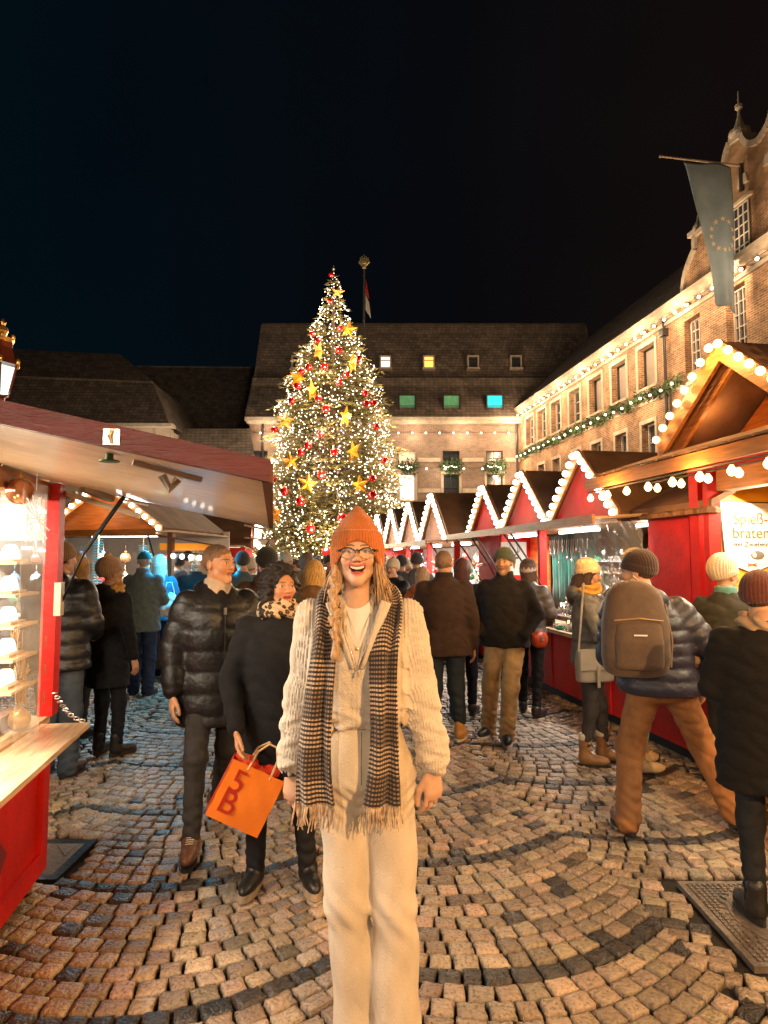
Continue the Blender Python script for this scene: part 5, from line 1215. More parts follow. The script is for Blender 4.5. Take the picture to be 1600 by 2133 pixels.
def person(label, X, Y, yaw, H=1.75, coat=(.02, .02, .02), ctype='plain', hem=.80, bulk=1.0, trou=(.02, .02, .03), shoe=(.03, .02, .02), stype='shoe',
           hat=None, hatc=(.02, .02, .02), hair='short', hairc=(.06, .03, .015), hyaw=0, hpitch=0, arm=('down', 'down'), legs=None, lean=(0, 0), drop=0.0,
           hood=False, hoodup=False, collar=None, scarf=None, res=.014, skin=SK, female=False, group=None, quilt=.10, sole=(.02, .02, .02), pants='slim', hands=True, beard=None, seed=0, coatmat=None, z0=0.0, lips=None, waist=None):
    X, Y = float(X), float(Y)
    coat = tuple(c * (.6 if max(coat) < .035 else 1) for c in coat)
    T = thing('person', label, 'person', (X, Y, z0), math.radians(yaw), group, scale=H / 1.75)
    lx, ly = lean; off = lambda z: np.array([lx, ly, 0]) * min(max((z - .9) / .75, 0), 1.3) + np.array([0, 0, -drop])
    f3 = lambda p: np.array(p, float) + off(p[2])
    sd = seed or (sum(map(ord, label)) % 97)
    rp = random.Random(sd)
    # --- legs
    legs = legs or {}
    ank = {1: np.array(legs.get('aL', (.10, .0 + rp.uniform(-.04, .04), .09)), float), -1: np.array(legs.get('aR', (-.10, rp.uniform(-.04, .04), .09)), float)}
    kn = {}
    hipp = {s: np.array([s * .095, 0, .92 - drop]) for s in (1, -1)}
    for s in (1, -1):
        d = legs.get('k%s' % ('L' if s > 0 else 'R'))
        kn[s] = np.array(d, float) if d else (hipp[s] * .46 + ank[s] * .54 + np.array([0, -.03, 0]))
    wr_ = (lambda P, d: d + .0045 * (.9 - 1.5 * np.abs(wrk(P, 15, 1, sd, (1, 1, 1.7))) ** .5) * np.clip(1.2 - np.abs(P[:, 2] - .45) * .3, .4, 1.2) + (.004 * np.sin(P[:, 2] * 95 + 3 * np.sin(P[:, 0] * 30 + sd)) * np.clip((.34 - P[:, 2]) / .15, 0, 1)))
    fs = [ell((0, 0, .96 - drop), (.165, .125, .13))]
    r0, r1, r2 = {'slim': (.092, .062, .048), 'loose': (.098, .078, .072), 'wide': (.10, .085, .095)}[pants]
    if stype == 'boot': r2 = max(.045, r2 - .01)
    for s in (1, -1):
        a = ank[s] + np.array([0, .0, -.03 if stype != 'boot' else .10]); fs += [cone(hipp[s], kn[s], r0, r1), cone(kn[s], a, r1, r2)]
    V, Fq = surf(union(fs, .04, wr_), min(res, .011) if res < .02 else res); newmesh('trousers', V, Fq, m_trou, T, smooth=True, col=colr(V, trou))
    # --- shoes
    for s in (1, -1):
        a = ank[s]; nm = 'boot' if stype in ('boot', 'chunky') else 'shoe'; tz = (kn[s] - a); ph = legs.get('toe%s' % ('L' if s > 0 else 'R'), 0.0); fa = legs.get('dir%s' % ('L' if s > 0 else 'R'), s * 14.0)
        R = RZ(math.radians(fa)) @ RX(math.radians(ph)); g0 = np.array([a[0], a[1], a[2] - .09])
        top = .24 if stype == 'boot' else (.17 if stype == 'chunky' else .095)
        fs = [ell((0, -.075, .05), (.047, .125, .046)), ell((0, .0, .065), (.042, .06, .06)), cone((0, .01, .07), (0, .012, top), .046, .050)]
        u = union(fs, .03)
        def fsh(P, u=u): return np.maximum(u(P), .012 - P[:, 2])
        fsh.bb = (np.array([-.07, -.21, 0.0]), np.array([.07, .08, top + .05])); V, Fq = surf(fsh, .008 if res < .02 else .014, .01)
        C = colr(V, shoe)
        if stype == 'boot': C[V[:, 2] > top - .015] = (.65, .55, .42)
        V = (V + [0, 0, .0]) @ R.T + g0; sh = newmesh(nm, V, Fq, m_leather, T, smooth=True, col=C)
        b = MB(); th_ = .035 if stype == 'chunky' else .02
        pts = [(.040 * math.cos(t) * (1.12 if math.sin(t) < -.2 else .95), -.062 + .135 * math.sin(t), .0) for t in np.linspace(0, 2 * PI, 22)[:-1]]
        pts = [tuple(R @ np.array([p[0] * 1.12, p[1] * 1.03, .001]) + g0) for p in pts]; b.slab(pts, (0, 0, th_)); V_, F_ = b.v, b.f
        newmesh('sole', V_, F_, m_leather, sh, col=colr(V_, sole))
        if res < .02 and stype in ('boot', 'shoe', 'chunky') and stype != 'chunky':
            b = MB()
            for k in range(4): z = .075 + k * .022 if stype == 'boot' else .072 + .006 * k; yy = -.075 + k * .014; b.tube([tuple(R @ np.array([-.02, yy, z + .028]) + g0), tuple(R @ np.array([0, yy - .006, z + .032]) + g0), tuple(R @ np.array([.02, yy, z + .028]) + g0)], .003, 5)
            newmesh('laces', b.v, b.f, m_leather, sh, col=colr(b.v, (.6, .5, .35)))
    # --- coat
    q = (quilt, .011) if ctype == 'puffer' else None
    B = bulk; wz_ = waist or .185
    rings = [(hem, 0, .005, .205 * B, .155 * B), (hem + .1, 0, 0, .198 * B, .150 * B), (1.06, 0, 0, wz_ * B, .138 * B), (1.25, 0, -.005, .198 * B, .148 * B), (1.37, 0, .0, .195 * B, .135 * B), (1.455, 0, .01, .125 * B, .095 * B), (1.53, 0, .015, .072, .075)]
    rings = [(z - drop, cx + lx * min(max((z - .9) / .75, 0), 1.3), cy + ly * min(max((z - .9) / .75, 0), 1.3), rx, ry) for z, cx, cy, rx, ry in rings]
    torso = loft(rings, q)
    sh = {s: f3((s * .168 * (.5 + .5 * B), .005, 1.405)) for s in (1, -1)}; el = {}; wr = {}
    fs = [torso]
    for i, s in enumerate((1, -1)):
        a = arm[i]; e_, w_ = arms_preset(a, s) if isinstance(a, str) else a
        el[s] = f3(e_); wr[s] = f3(w_); br = (B - 1) * .05 + (.012 if ctype == 'puffer' else 0)
        fs += [union([cone(sh[s], el[s], .068 + br, .056 + br, q), cone(el[s], wr[s], .056 + br, .044 + br * .7, q)], .02)]
    if hood: c = f3((0, .105, 1.475)); fs.append(ell(c, (.125, .085, .075)))
    if hoodup:
        c = f3((0, .035, 1.655)); hd = ell(c, (.118, .135, .15)); 
        fs.append(cut(union([hd, cone(f3((0, .05, 1.56)), f3((0, .06, 1.42)), .105, .12)], .05), ell(f3((0, -.13, 1.645)), (.085, .16, .115)), .02))
    am = {'puffer': .0022, 'plain': .006, 'fleece': .004}[ctype]
    def post(P, d):
        n1 = wrk(P, 13, 1, sd, (1, 1, 1.5)); n2 = wrk(P, 29, 1, sd + 3, (1, 1, 1.2))
        d = d + am * (1.3 - 1.7 * np.abs(n1) ** .5) + am * .35 * (1 - 1.6 * np.abs(n2) ** .5)
        z = P[:, 2]; return d
    V, Fq = surf(union(fs, .035, post), res); m_ = coatmat or (m_shell if ctype == 'puffer' else m_cloth); C = colr(V, coat)
    if waist: C[(np.abs(V[:, 2] - (1.06 - drop)) < .014)] *= .6
    ct = newmesh('coat', V, Fq, m_, T, smooth=True, col=C)
    # --- head and body under the clothes
    R = RZ(math.radians(hyaw)) @ RX(math.radians(hpitch)); hc = f3((0, -.015, 1.638)); hh = min(.006, res * .45) if res < .02 else .010
    Vh, Fh, Ch = head_mesh(hh, np.array(skin), female, beard=beard, lips=lips)
    core = union([cone(f3((0, .02, 1.52)), f3((0, .01, 1.3)), .07, .10), cone(f3((0, .01, 1.3)), f3((0, 0, 1.0)), .11, .11)] + [cone(f3((0, .01, 1.38)), sh[s], .07, .045) for s in (1, -1)] + [cone(sh[s], el[s], .042, .036) for s in (1, -1)] + [cone(el[s], wr[s], .036, .026) for s in (1, -1)] + [cone(hipp[s], kn[s], .07, .05) for s in (1, -1)] + [cone(kn[s], ank[s], .05, .035) for s in (1, -1)], .03)
    Vc, Fc = surf(core, .024); parts = [(Vh @ R.T + hc, Fh, Ch), (Vc, Fc, colr(Vc, skin))]
    if hands:
        for i, s in enumerate((1, -1)):
            if arm[i] == 'pocket': continue
            key = (res < .02, s, tuple(skin))
            if key not in _HC: Vd, Fd, Cd = hand_mesh(.004 if res < .02 else .008, np.array(skin)); _HC[key] = (Vd * np.array([s, 1, 1]), Fd if s > 0 else Fd[:, ::-1], Cd)
            Vd, Fd, Cd = _HC[key]; d = wr[s] - el[s]; d /= np.linalg.norm(d); yv = np.array([0, 1, 0]) - d * d[1]
            if np.linalg.norm(yv) < .3: yv = np.array([s * 1.0, 0, .4]) - d * (np.array([s * 1.0, 0, .4]) @ d)
            yv /= np.linalg.norm(yv); zv = -d; xv = np.cross(yv, zv); M3 = np.stack([xv, yv, zv], 1); parts.append((Vd @ M3.T + wr[s] + d * .03, Fd, Cd))
    V, Fq, C = merge(parts); newmesh('body', V, Fq, m_skin, T, smooth=True, col=C)
    # --- collar / scarf
    if collar is not None:
        r_ = [(1.455, 0, .01, .098, .088), (1.50, 0, .012, .086, .084), (1.56, 0, .012, .083, .086)]
        r_ = [(z - drop, cx + off(z)[0], cy + off(z)[1], rx, ry) for z, cx, cy, rx, ry in r_]; u = cut(loft(r_), cone(f3((0, -.05, 1.46)), f3((0, -.13, 1.66)), .03, .07), .02)
        V, Fq = surf(u, hh * 1.3); newmesh('collar', V, Fq, m_cloth, T, smooth=True, col=colr(V, collar))
    if scarf is not None:
        def fsf(P, c0=f3((0, 0, 1.50))):
            q_ = P - c0; q_ = q_ @ RX(math.radians(-14)).T.T; rr = np.sqrt((q_[:, 0] / 1.0) ** 2 + (q_[:, 1] / .95) ** 2); an_ = np.arctan2(q_[:, 1], q_[:, 0])
            return np.sqrt((rr - .092) ** 2 + (q_[:, 2] / 1.35) ** 2) - .038 + .008 * np.sin(q_[:, 2] * 110 + 4 * np.sin(an_ * 2 + sd)) * 1.0
        c0 = f3((0, 0, 1.5)); fsf.bb = (c0 - .15, c0 + .15); fl_ = [fsf]
        if len(scarf) > 2: fl_.append(cone(f3((.03, -.12, 1.46)), f3((.05, -.155, 1.18)), .045, .06, flat=((0, 1, 0), 2.2)))
        V, Fq = surf(union(fl_, .03), hh * 1.4); newmesh('scarf', V, Fq, scarf[0] if scarf[0] is not None else m_cloth, T, smooth=True, col=colr(V, scarf[1]))
    # --- hair and hat (head frame)
    def fin(u, h_, name, m_, c, cf=None):
        V, Fq = surf(u, h_, .012); C = colr(V, c); C = cf(V, C) if cf else C; o = newmesh(name, V @ R.T + hc, Fq, m_, T, smooth=True, col=C); return o
    cr_ = ell((0, .016, .035), (.084, .102, .098))
    def keep(u, fn):
        def f(P): return np.maximum(u(P), fn(P))
        f.bb = u.bb; return f
    if hair == 'short' and not hat: cr_ = ell((0, .016, .031), (.0785, .0985, .093))
    if hair != 'none':
        strand = lambda P, d: d + .0022 * np.sin(np.arctan2(P[:, 0], P[:, 1] + .01) * 34 + 2 * np.sin(P[:, 2] * 40)) + wrk(P, 60, .0012, sd)
        u = union([cr_], .01, strand)
        if hair == 'short': u = keep(u, lambda P: np.maximum(-.004 - (P[:, 1] * .62 + P[:, 2] * .72) + .012 * np.clip(np.abs(P[:, 0]) / .07, 0, 1) ** 3 * (P[:, 1] < 0) + .004 * np.sin(P[:, 0] * 210 + P[:, 2] * 90) + .003 * np.sin(P[:, 1] * 170 + P[:, 2] * 130), -.058 - P[:, 2]))
        elif hair == 'bald': u = keep(u, lambda P: np.maximum(-.01 - (P[:, 1] * 1.0 + P[:, 2] * .05), np.maximum(-.06 - P[:, 2], P[:, 2] - .06)))
        elif hair == 'bob':
            u = union([cr_, cone((0, .05, .0), (0, .05, -.10), .088, .075), cone((.072, .0, .02), (.068, -.005, -.11), .025, .022), cone((-.072, .0, .02), (-.068, -.005, -.11), .025, .022)], .03, strand); u = cut(u, ell((0, -.09, -.035), (.058, .07, .105)), .01)
        elif hair == 'long':
            u = union([cr_, cone((0, .05, .0), (0, .07, -.22), .088, .085), cone((.070, .0, .02), (.085, .0, -.20), .028, .03), cone((-.070, .0, .02), (-.085, .0, -.20), .028, .03)], .03, strand); u = cut(u, ell((0, -.09, -.035), (.058, .07, .115)), .01)
        elif hair == 'curly':
            cur = lambda P, d: d + .009 * np.sin(P[:, 0] * 110 + 3 * np.sin(P[:, 2] * 50)) * np.sin(P[:, 2] * 80 + 2 * np.sin(P[:, 1] * 60)) + .004 * np.sin(P[:, 1] * 130 + 3 * np.sin(P[:, 2] * 70))
            u = union([ell((0, .02, .04), (.094, .11, .105)), cone((0, .06, .0), (0, .07, -.16), .10, .09), cone((.080, .0, .02), (.092, .0, -.15), .034, .036), cone((-.080, .0, .02), (-.092, .0, -.15), .034, .036)], .03, cur); u = cut(u, ell((0, -.10, -.03), (.060, .075, .105)), .01)
        if hat and hat != 'cap': u = keep(u, lambda P: P[:, 2] - (.022 - P[:, 1] * .34))
        if not (hoodup): fin(u, hh, 'hair', m_hairm, hairc)
    if hat:
        if hat in ('beanie', 'pompom', 'slouch', 'patterned'):
            tall = {'beanie': .0, 'pompom': .012, 'slouch': .02, 'patterned': .0}[hat]
            rib = lambda P, d: d + .0022 * np.sin(np.arctan2(P[:, 0], P[:, 1] + .01) * 44)
            big = ell((0, .022 + tall, .045 + tall), (.093, .110 + tall, .104 + tall)); cuff = ell((0, .018, .03), (.099, .115, .10))
            brim = lambda P: (.006 - P[:, 1] * .34) - P[:, 2]
            u = union([keep(big, brim), keep(keep(cuff, brim), lambda P: P[:, 2] - (.052 - P[:, 1] * .34))], .006, rib)
            def cf(V, C):
                if hat == 'patterned':
                    a = np.arctan2(V[:, 0], V[:, 1]); z = V[:, 2]; m1 = (z < .06) & (np.sin(a * 16) * .012 + .03 > z); C[m1] = (.45, .40, .36); m2 = (z > .085); C[m2] = C[m2] * .5
                return C
            ho = fin(u, hh, 'hat', m_knit, hatc, cf)
            if hat == 'pompom':
                pp = union([ell((0, .045, .165), (.034, .034, .034))], .01, lambda P, d: d + .004 * np.sin(P[:, 0] * 190) * np.sin(P[:, 1] * 190) * np.sin(P[:, 2] * 190)); V, Fq = surf(pp, hh, .01); newmesh('pompom', V @ R.T + hc, Fq, m_knit, ho, smooth=True, col=colr(V, hatc))
        elif hat == 'cap':
            u = union([keep(ell((0, .016, .038), (.09, .108, .095)), lambda P: .03 - P[:, 2]), ell((0, -.12, .038), (.062, .065, .008))], .01); fin(u, hh, 'cap', m_cloth, hatc)
    T['_hc'] = 0; del T['_hc']
    return T, dict(hc=hc, wr=wr, el=el, sh=sh, off=off)
def G(px, py, hz=0):
    """ground point under pixel"""
    y = 5.0
    a = at(px, py, 1.0) - np.array([0, 0, HC]); t = -HC / a[2]; return a[0] * t, t
def XY(px, Y): return at(px, 1165, Y)[0], Y
# ------------------------------------------------------------ the people in the square
m_leop = None
def leopard():
    m = bpy.data.materials.new('leopard print'); m.use_nodes = True; nt = m.node_tree; b = nt.nodes['Principled BSDF']; b.inputs['Roughness'].default_value = .85
    t = nt.nodes.new('ShaderNodeTexCoord'); v = nt.nodes.new('ShaderNodeTexVoronoi'); v.inputs['Scale'].default_value = 34
    n = nt.nodes.new('ShaderNodeTexNoise'); n.inputs['Scale'].default_value = 40; mx = nt.nodes.new('ShaderNodeVectorMath'); mx.operation = 'MULTIPLY_ADD'; mx.inputs[1].default_value = (.012,) * 3
    nt.links.new(t.outputs['Object'], mx.inputs[2]); nt.links.new(n.outputs['Color'], mx.inputs[0]); nt.links.new(mx.outputs[0], v.inputs['Vector'])
    c = nt.nodes.new('ShaderNodeValToRGB'); c.color_ramp.interpolation = 'CONSTANT'; c.color_ramp.elements[0].color = (.16, .07, .03, 1); c.color_ramp.elements[1].position = .22; c.color_ramp.elements[1].color = (.02, .012, .008, 1)
    e_ = c.color_ramp.elements.new(.46); e_.color = (.52, .37, .22, 1); nt.links.new(v.outputs['Distance'], c.inputs[0]); nt.links.new(c.outputs[0], b.inputs['Base Color']); return m
m_leop = leopard()
m_suede = mat('mustard scarf cloth', (.5, .25, .04), .9, var=.2)
# man in black down coat
x, y = -1.0, 3.92
MAN1, i1 = person('man with cropped hair in a long black down coat striding past on the left', x, y, 30, 1.70, coat=(.018, .016, .016), ctype='puffer', hem=.68, bulk=1.13, quilt=.125, trou=(.035, .03, .026), shoe=(.14, .06, .03), hair='short', hairc=(.22, .12, .06),
    hyaw=36, arm=(((.30, -.02, 1.14), (.30, -.08, .88)), 'down'), legs=dict(aR=(-.18, -.20, .09), aL=(.10, .27, .13), kR=(-.15, -.14, .52), kL=(.09, .07, .50), toeL=-25, dirL=0, dirR=-22), hood=True, res=.011, seed=5, skin=(.52, .26, .13), pants='slim')
T = MAN1; V = [];
cl_ = cut(loft([(1.40, 0, -.045, .095, .075), (1.46, 0, -.012, .094, .090), (1.52, 0, .008, .082, .084), (1.555, 0, .012, .078, .082)]), cone((0, -.09, 1.36), (0, -.15, 1.66), .012, .055), .01)
V, Fq = surf(cl_, .007); newmesh('sweater_collar', V, Fq, m_knit, T, smooth=True, col=colr(V, (.42, .30, .20)))
b = MB(); b.tube([(0, -.186, .72), (0, -.178, .95), (0, -.168, 1.06), (0, -.183, 1.24), (0, -.166, 1.36)], .004, 5); b.build('zip', mat('dark zip', (.06, .05, .05), .4, .6), T); b = MB(); b.box(-.008, .008, -.178, -.168, 1.34, 1.38); b.build('zip_tag', m_steel, T)
# woman with curly hair and leopard scarf
x, y = -.535, 3.38
WOM, i2 = person('woman with curly dark hair and leopard print scarf behind the woman in white', x, y, 5, 1.58, coat=(.012, .011, .012), ctype='plain', hem=.60, bulk=1.12, trou=(.01, .01, .012), shoe=(.012, .011, .01), stype='chunky', sole=(.35, .27, .18),
    hair='curly', hairc=(.012, .007, .005), hyaw=30, hpitch=0, arm=('down', ((-.27, -.05, 1.14), (-.2135, -.191, .90))), legs=dict(aL=(.17, -.05, .10), aR=(-.12, -.04, .10)), scarf=(m_leop, (1, 1, 1)), res=.011, female=True, seed=9, skin=(.50, .24, .12), lips=(.35, .05, .04), hood=False)
V, Fq = surf(union([cone(i2['wr'][-1], i2['wr'][-1] + np.array([0, -.02, -.12]), .03, .028)], .01), .01)
# orange carrier bag in her hand
bp = at(512, 1655, 3.2)
OB = thing('carrier_bag', 'shiny orange paper carrier bag with a red monogram carried by the curly haired woman', 'bag', tuple(bp), math.radians(8)); OB.rotation_euler = (0, math.radians(27), math.radians(10))
m_or = mat('orange paper', (.80, .19, .015), .32, var=.1, vscale=5, bump=.35, bscale=9, coat=.4); m_orr = mat('red paper side', (.62, .04, .012), .35, var=.12, vscale=5, bump=.3, bscale=10, coat=.3); m_logo = mat('red monogram ink', (.42, .02, .01), .4)
bw, bh, bd = .135, .14, .05
def sag(x, z): return -.006 * math.cos(x / bw * 1.5) * math.cos(z / bh * 1.5) * 2
V = []; Fs = []; n = 10
for j in range(n + 1):
    for i in range(n + 1): xx = -bw + 2 * bw * i / n; zz_ = -bh + 2 * bh * j / n; V.append((xx, -bd + sag(xx, zz_) + .004 * math.sin(xx * 60 + zz_ * 45), zz_))
for j in range(n):
    for i in range(n): a = j * (n + 1) + i; Fs.append((a, a + 1, a + n + 2, a + n + 1))
newmesh('front', V, Fs, m_or, OB, smooth=True)
b = MB(); b.quad((bw, -bd, -bh), (bw, bd, -bh), (bw * .97, bd, bh), (bw, -bd, bh)); b.quad((-bw, -bd, -bh), (-bw, -bd, bh), (-bw, bd, bh), (-bw, bd, -bh)); b.quad((-bw, bd, -bh), (-bw, bd, bh), (bw, bd, bh), (bw, bd, -bh)); b.quad((-bw, -bd, -bh), (-bw, bd, -bh), (bw, bd, -bh), (bw, -bd, -bh)); b.build('sides', m_orr, OB)
M_ = Matrix.Translation((-.068, -bd - .014, .005)) @ Matrix.Rotation(PI / 2, 4, 'X')
text_mesh('5', .155, 'monogram', m_logo, OB, M_, .001, .95); text_mesh('B', .155, 'monogram', m_logo, OB, Matrix.Translation((-.066, -bd - .0135, -.095)) @ Matrix.Rotation(PI / 2, 4, 'X'), .001, 1.0)
for yy in (-bd, bd): b = MB(); b.tube([(-.05, yy, bh - .02), (-.045, yy * .7, bh + .07), (-.01, yy * .4, bh + .12), (.03, yy * .4, bh + .12), (.06, yy * .7, bh + .07), (.065, yy, bh - .02)], .006, 6); b.build('handle', mat('cord handle', (.62, .40, .2), .6), OB)
rk = random.Random(3)
for k in range(5):
    c = (rk.uniform(-.09, .09), rk.uniform(-.03, .03), bh + rk.uniform(-.02, .02)); b = MB(); b.ball(c, (.045, .03, .03), 6, 5); o_ = b.build('tissue', m_orr, OB)
o_ = thing('carrier_bag', 'plain tan paper bag behind the orange carrier bag', 'bag', tuple(at(585, 1612, 3.45)), .2); b = MB(); b.box(-.09, .09, -.03, .03, -.12, .05); b.build('sack', mat('tan paper', (.5, .32, .14), .7, bump=.3, bscale=12), o_); b = MB(); b.tube([(-.05, 0, .05), (-.03, 0, .12), (.03, 0, .12), (.05, 0, .05)], .005, 6); b.build('handle', MATS['cord handle'], o_)

X_ = lambda px, Y: float(XY(px, Y)[0])
# left group
person('person in a black quilted jacket and jeans seen from behind beside the red post', X_(130, 5.0), 5.0, 176, 1.73, coat=(.014, .014, .016), ctype='puffer', hem=.80, bulk=1.2, quilt=.11, trou=(.05, .065, .085), hair='short', hairc=(.03, .018, .01), hyaw=-20, arm=('hold', 'hold'), hood=True, hat='beanie', hatc=(.24, .14, .06), pants='loose', seed=3)
person('woman in a long black parka and tan bobble hat seen from behind on the left', X_(232, 5.5), 5.5, 158, 1.60, coat=(.010, .010, .012), hem=.62, bulk=1.06, trou=(.008, .008, .01), hair='none', hat='pompom', hatc=(.36, .23, .14), hyaw=-20, arm=('hold', 'down'), hood=True, stype='chunky', shoe=(.02, .016, .013), sole=(.03, .02, .015), seed=4, scarf=(m_suede, (1, 1, 1)), female=True)
person('person in a mustard hooded coat behind the black quilted jacket', X_(165, 6.1), 6.1, 165, 1.63, coat=(.38, .22, .07), hem=.75, trou=(.03, .03, .03), hair='short', hoodup=True, hairc=(.1, .05, .02), arm=('front', 'front'), res=.014, seed=6)
person('man in a blue-grey jacket and blue cap seen from behind', X_(300, 7.9), 7.9, 178, 1.70, coat=(.09, .13, .15), hem=.78, bulk=1.12, trou=(.012, .03, .09), hair='short', hairc=(.4, .38, .36), hat='cap', hatc=(.02, .13, .2), hyaw=20, arm=('front', 'front'), pants='loose', seed=8, collar=(.12, .16, .18))
person('person in bright blue with a white hat beside the blue capped man', X_(333, 8.7), 8.7, 200, 1.66, coat=(.03, .13, .26), hem=.85, trou=(.02, .06, .16), hair='long', hairc=(.45, .38, .3), hat='beanie', hatc=(.7, .68, .66), arm=('down', 'hold'), seed=10, shoe=(.5, .5, .5))
o_ = thing('carrier_bag', 'white carrier bag on the arm of the person in the bright blue jacket', 'bag', tuple(at(352, 1262, 8.4)), .3)
V, Fq = surf(union([ell((0, 0, 0), (.15, .09, .16))], .01, lambda P, d: d + wrk(P, 30, .012, 2)), .012); newmesh('sack', V, Fq, mat('white plastic bag', (.6, .62, .62), .35), o_, smooth=True); b = MB(); b.tube([(-.07, 0, .13), (-.03, 0, .3), (.03, 0, .3), (.07, 0, .13)], .008, 6); b.build('handle', MATS['white plastic bag'], o_)
# middle distance behind
person('person in a brown coat and dark beanie behind the man in black', X_(556, 5.6), 5.6, 190, 1.70, coat=(.085, .05, .033), hem=.7, bulk=1.15, trou=(.02, .02, .02), hair='short', hat='beanie', hatc=(.012, .014, .018), collar=(.16, .10, .07), seed=12, arm=('pocket', 'pocket'), hood=True)
person('person with blond hair and brown hooded coat behind the curly haired woman', X_(655, 5.2), 5.2, 182, 1.60, coat=(.20, .11, .05), hem=.7, bulk=1.15, trou=(.02, .02, .02), hair='bob', hairc=(.62, .38, .12), seed=13, arm=('pocket', 'pocket'), hood=True)
# right group
person('grey haired man in a dark brown jacket right of the woman in white', X_(925, 5.85), 5.85, 172, 1.69, coat=(.040, .022, .016), hem=.80, bulk=1.22, trou=(.02, .03, .045), hair='short', hairc=(.24, .15, .08), arm=('hold', 'down'), hyaw=-14, seed=14, stype='boot', shoe=(.48, .25, .08), sole=(.7, .62, .5), collar=(.03, .02, .016), pants='loose', legs=dict(aL=(.11, .06, .09), aR=(-.13, -.12, .09), kL=(.10, .0, .50), kR=(-.10, -.08, .5)))
person('red-brown haired person in navy half hidden behind the man in the brown jacket', X_(962, 6.9), 6.9, 165, 1.62, coat=(.012, .018, .035), hem=.8, trou=(.01, .012, .02), hair='bob', hairc=(.10, .025, .015), arm=('hold', 'hold'), seed=15)
person('short person with blond bob and orange coat beside the man in brown', X_(880, 7.6), 7.6, 150, 1.52, coat=(.5, .12, .03), hem=.75, trou=(.03, .03, .03), hair='bob', hairc=(.42, .27, .15), arm=('pocket', 'pocket'), seed=16, hood=True)
person('man in a green beanie, charcoal jacket and beige trousers looking towards the camera', X_(1050, 5.95), 5.95, -22, 1.70, coat=(.026, .022, .02), hem=.86, bulk=1.15, trou=(.46, .30, .14), hat='beanie', hatc=(.07, .085, .05), hair='short', hyaw=-4, arm=('pocket', 'pocket'), pants='loose', seed=17, collar=(.015, .015, .017), shoe=(.02, .02, .02), sole=(.55, .5, .45), legs=dict(aL=(.02, -.08, .09), aR=(-.19, .10, .09), kL=(.06, -.09, .5)), skin=(.5, .27, .14), beard=(.1, .06, .04), res=.011)
person('woman in a patterned knit hat and grey coat behind the green beanie man', X_(1100, 6.9), 6.9, 150, 1.60, coat=(.10, .09, .085), ctype='puffer', hem=.86, bulk=1.0, trou=(.012, .01, .01), hat='patterned', hatc=(.10, .06, .045), hair='bob', hairc=(.08, .04, .02), arm=('hold', 'hold'), seed=18, legs=dict(aL=(.12, -.1, .09), aR=(-.1, .1, .09)))
o_ = thing('handbag', 'orange-red leather shoulder bag of the woman in the patterned hat', 'handbag', tuple(at(1124, 1332, 6.75)), .4)
V, Fq = surf(union([ell((0, 0, 0), (.10, .05, .09))], .01), .01); newmesh('pouch', V, Fq, mat('orange-red leather', (.5, .06, .015), .35), o_, smooth=True); b = MB(); b.tube([(-.08, 0, .05), (-.06, .04, .35), (0, .08, .45)], .008, 6); b.build('strap', MATS['orange-red leather'], o_); b = MB(); b.box(-.02, .02, -.058, -.045, -.01, .03); b.build('clasp', m_steel, o_)
person('woman in a cream beanie and grey jacket standing at the jewellery stall', X_(1222, 5.3), 5.3, 72, 1.60, coat=(.15, .14, .125), hem=.86, bulk=1.0, trou=(.06, .05, .045), hat='beanie', hatc=(.72, .52, .28), hair='long', hairc=(.06, .025, .012), hpitch=10, arm=(((.20, -.12, 1.12), (.04, -.30, 1.20)), ((-.22, -.08, 1.12), (-.05, -.30, 1.16))), scarf=(m_suede, (1, 1, 1)), seed=19, stype='boot', shoe=(.30, .14, .05), female=True, hood=True, legs=dict(aL=(.09, -.10, .09), aR=(-.09, .04, .09), dirL=0, dirR=0), res=.011, waist=.165)
o_ = thing('shoulder_bag', 'pale grey leather shoulder bag at the hip of the woman in the cream beanie', 'handbag', tuple(at(1237, 1385, 5.05)), .25)
V, Fq = surf(loft([(-.13, .01, 0, .15, .045), (0, 0, 0, .15, .05), (.12, 0, 0, .14, .035)], p=5), .01); m_gl = mat('pale grey leather', (.30, .27, .23), .38, var=.12, bump=.15); newmesh('pouch', V, Fq, m_gl, o_, smooth=True)
b = MB(); b.slab([(-.145, -.056, .12), (.145, -.056, .12), (.15, -.062, -.03), (-.15, -.062, -.03)], (0, .006, 0)); b.box(-.012, .012, -.068, -.0625, -.16, .0); b.build('flap', m_gl, o_); b = MB(); b.tube([(-.13, 0, .1), (-.09, .02, .35), (.0, .12, .62)], .009, 6); b.build('strap', m_gl, o_)
person('person in a beige beanie and light blue jeans behind the man with the backpack', X_(1325, 5.15), 5.15, 100, 1.68, coat=(.10, .085, .07), hem=.85, trou=(.12, .28, .38), hat='beanie', hatc=(.30, .20, .11), hair='short', arm=('hold', 'hold'), seed=20, shoe=(.5, .38, .22), legs=dict(aL=(.1, -.05, .09), aR=(-.1, .08, .09), kL=(.11, -.08, .5)), stype='boot')
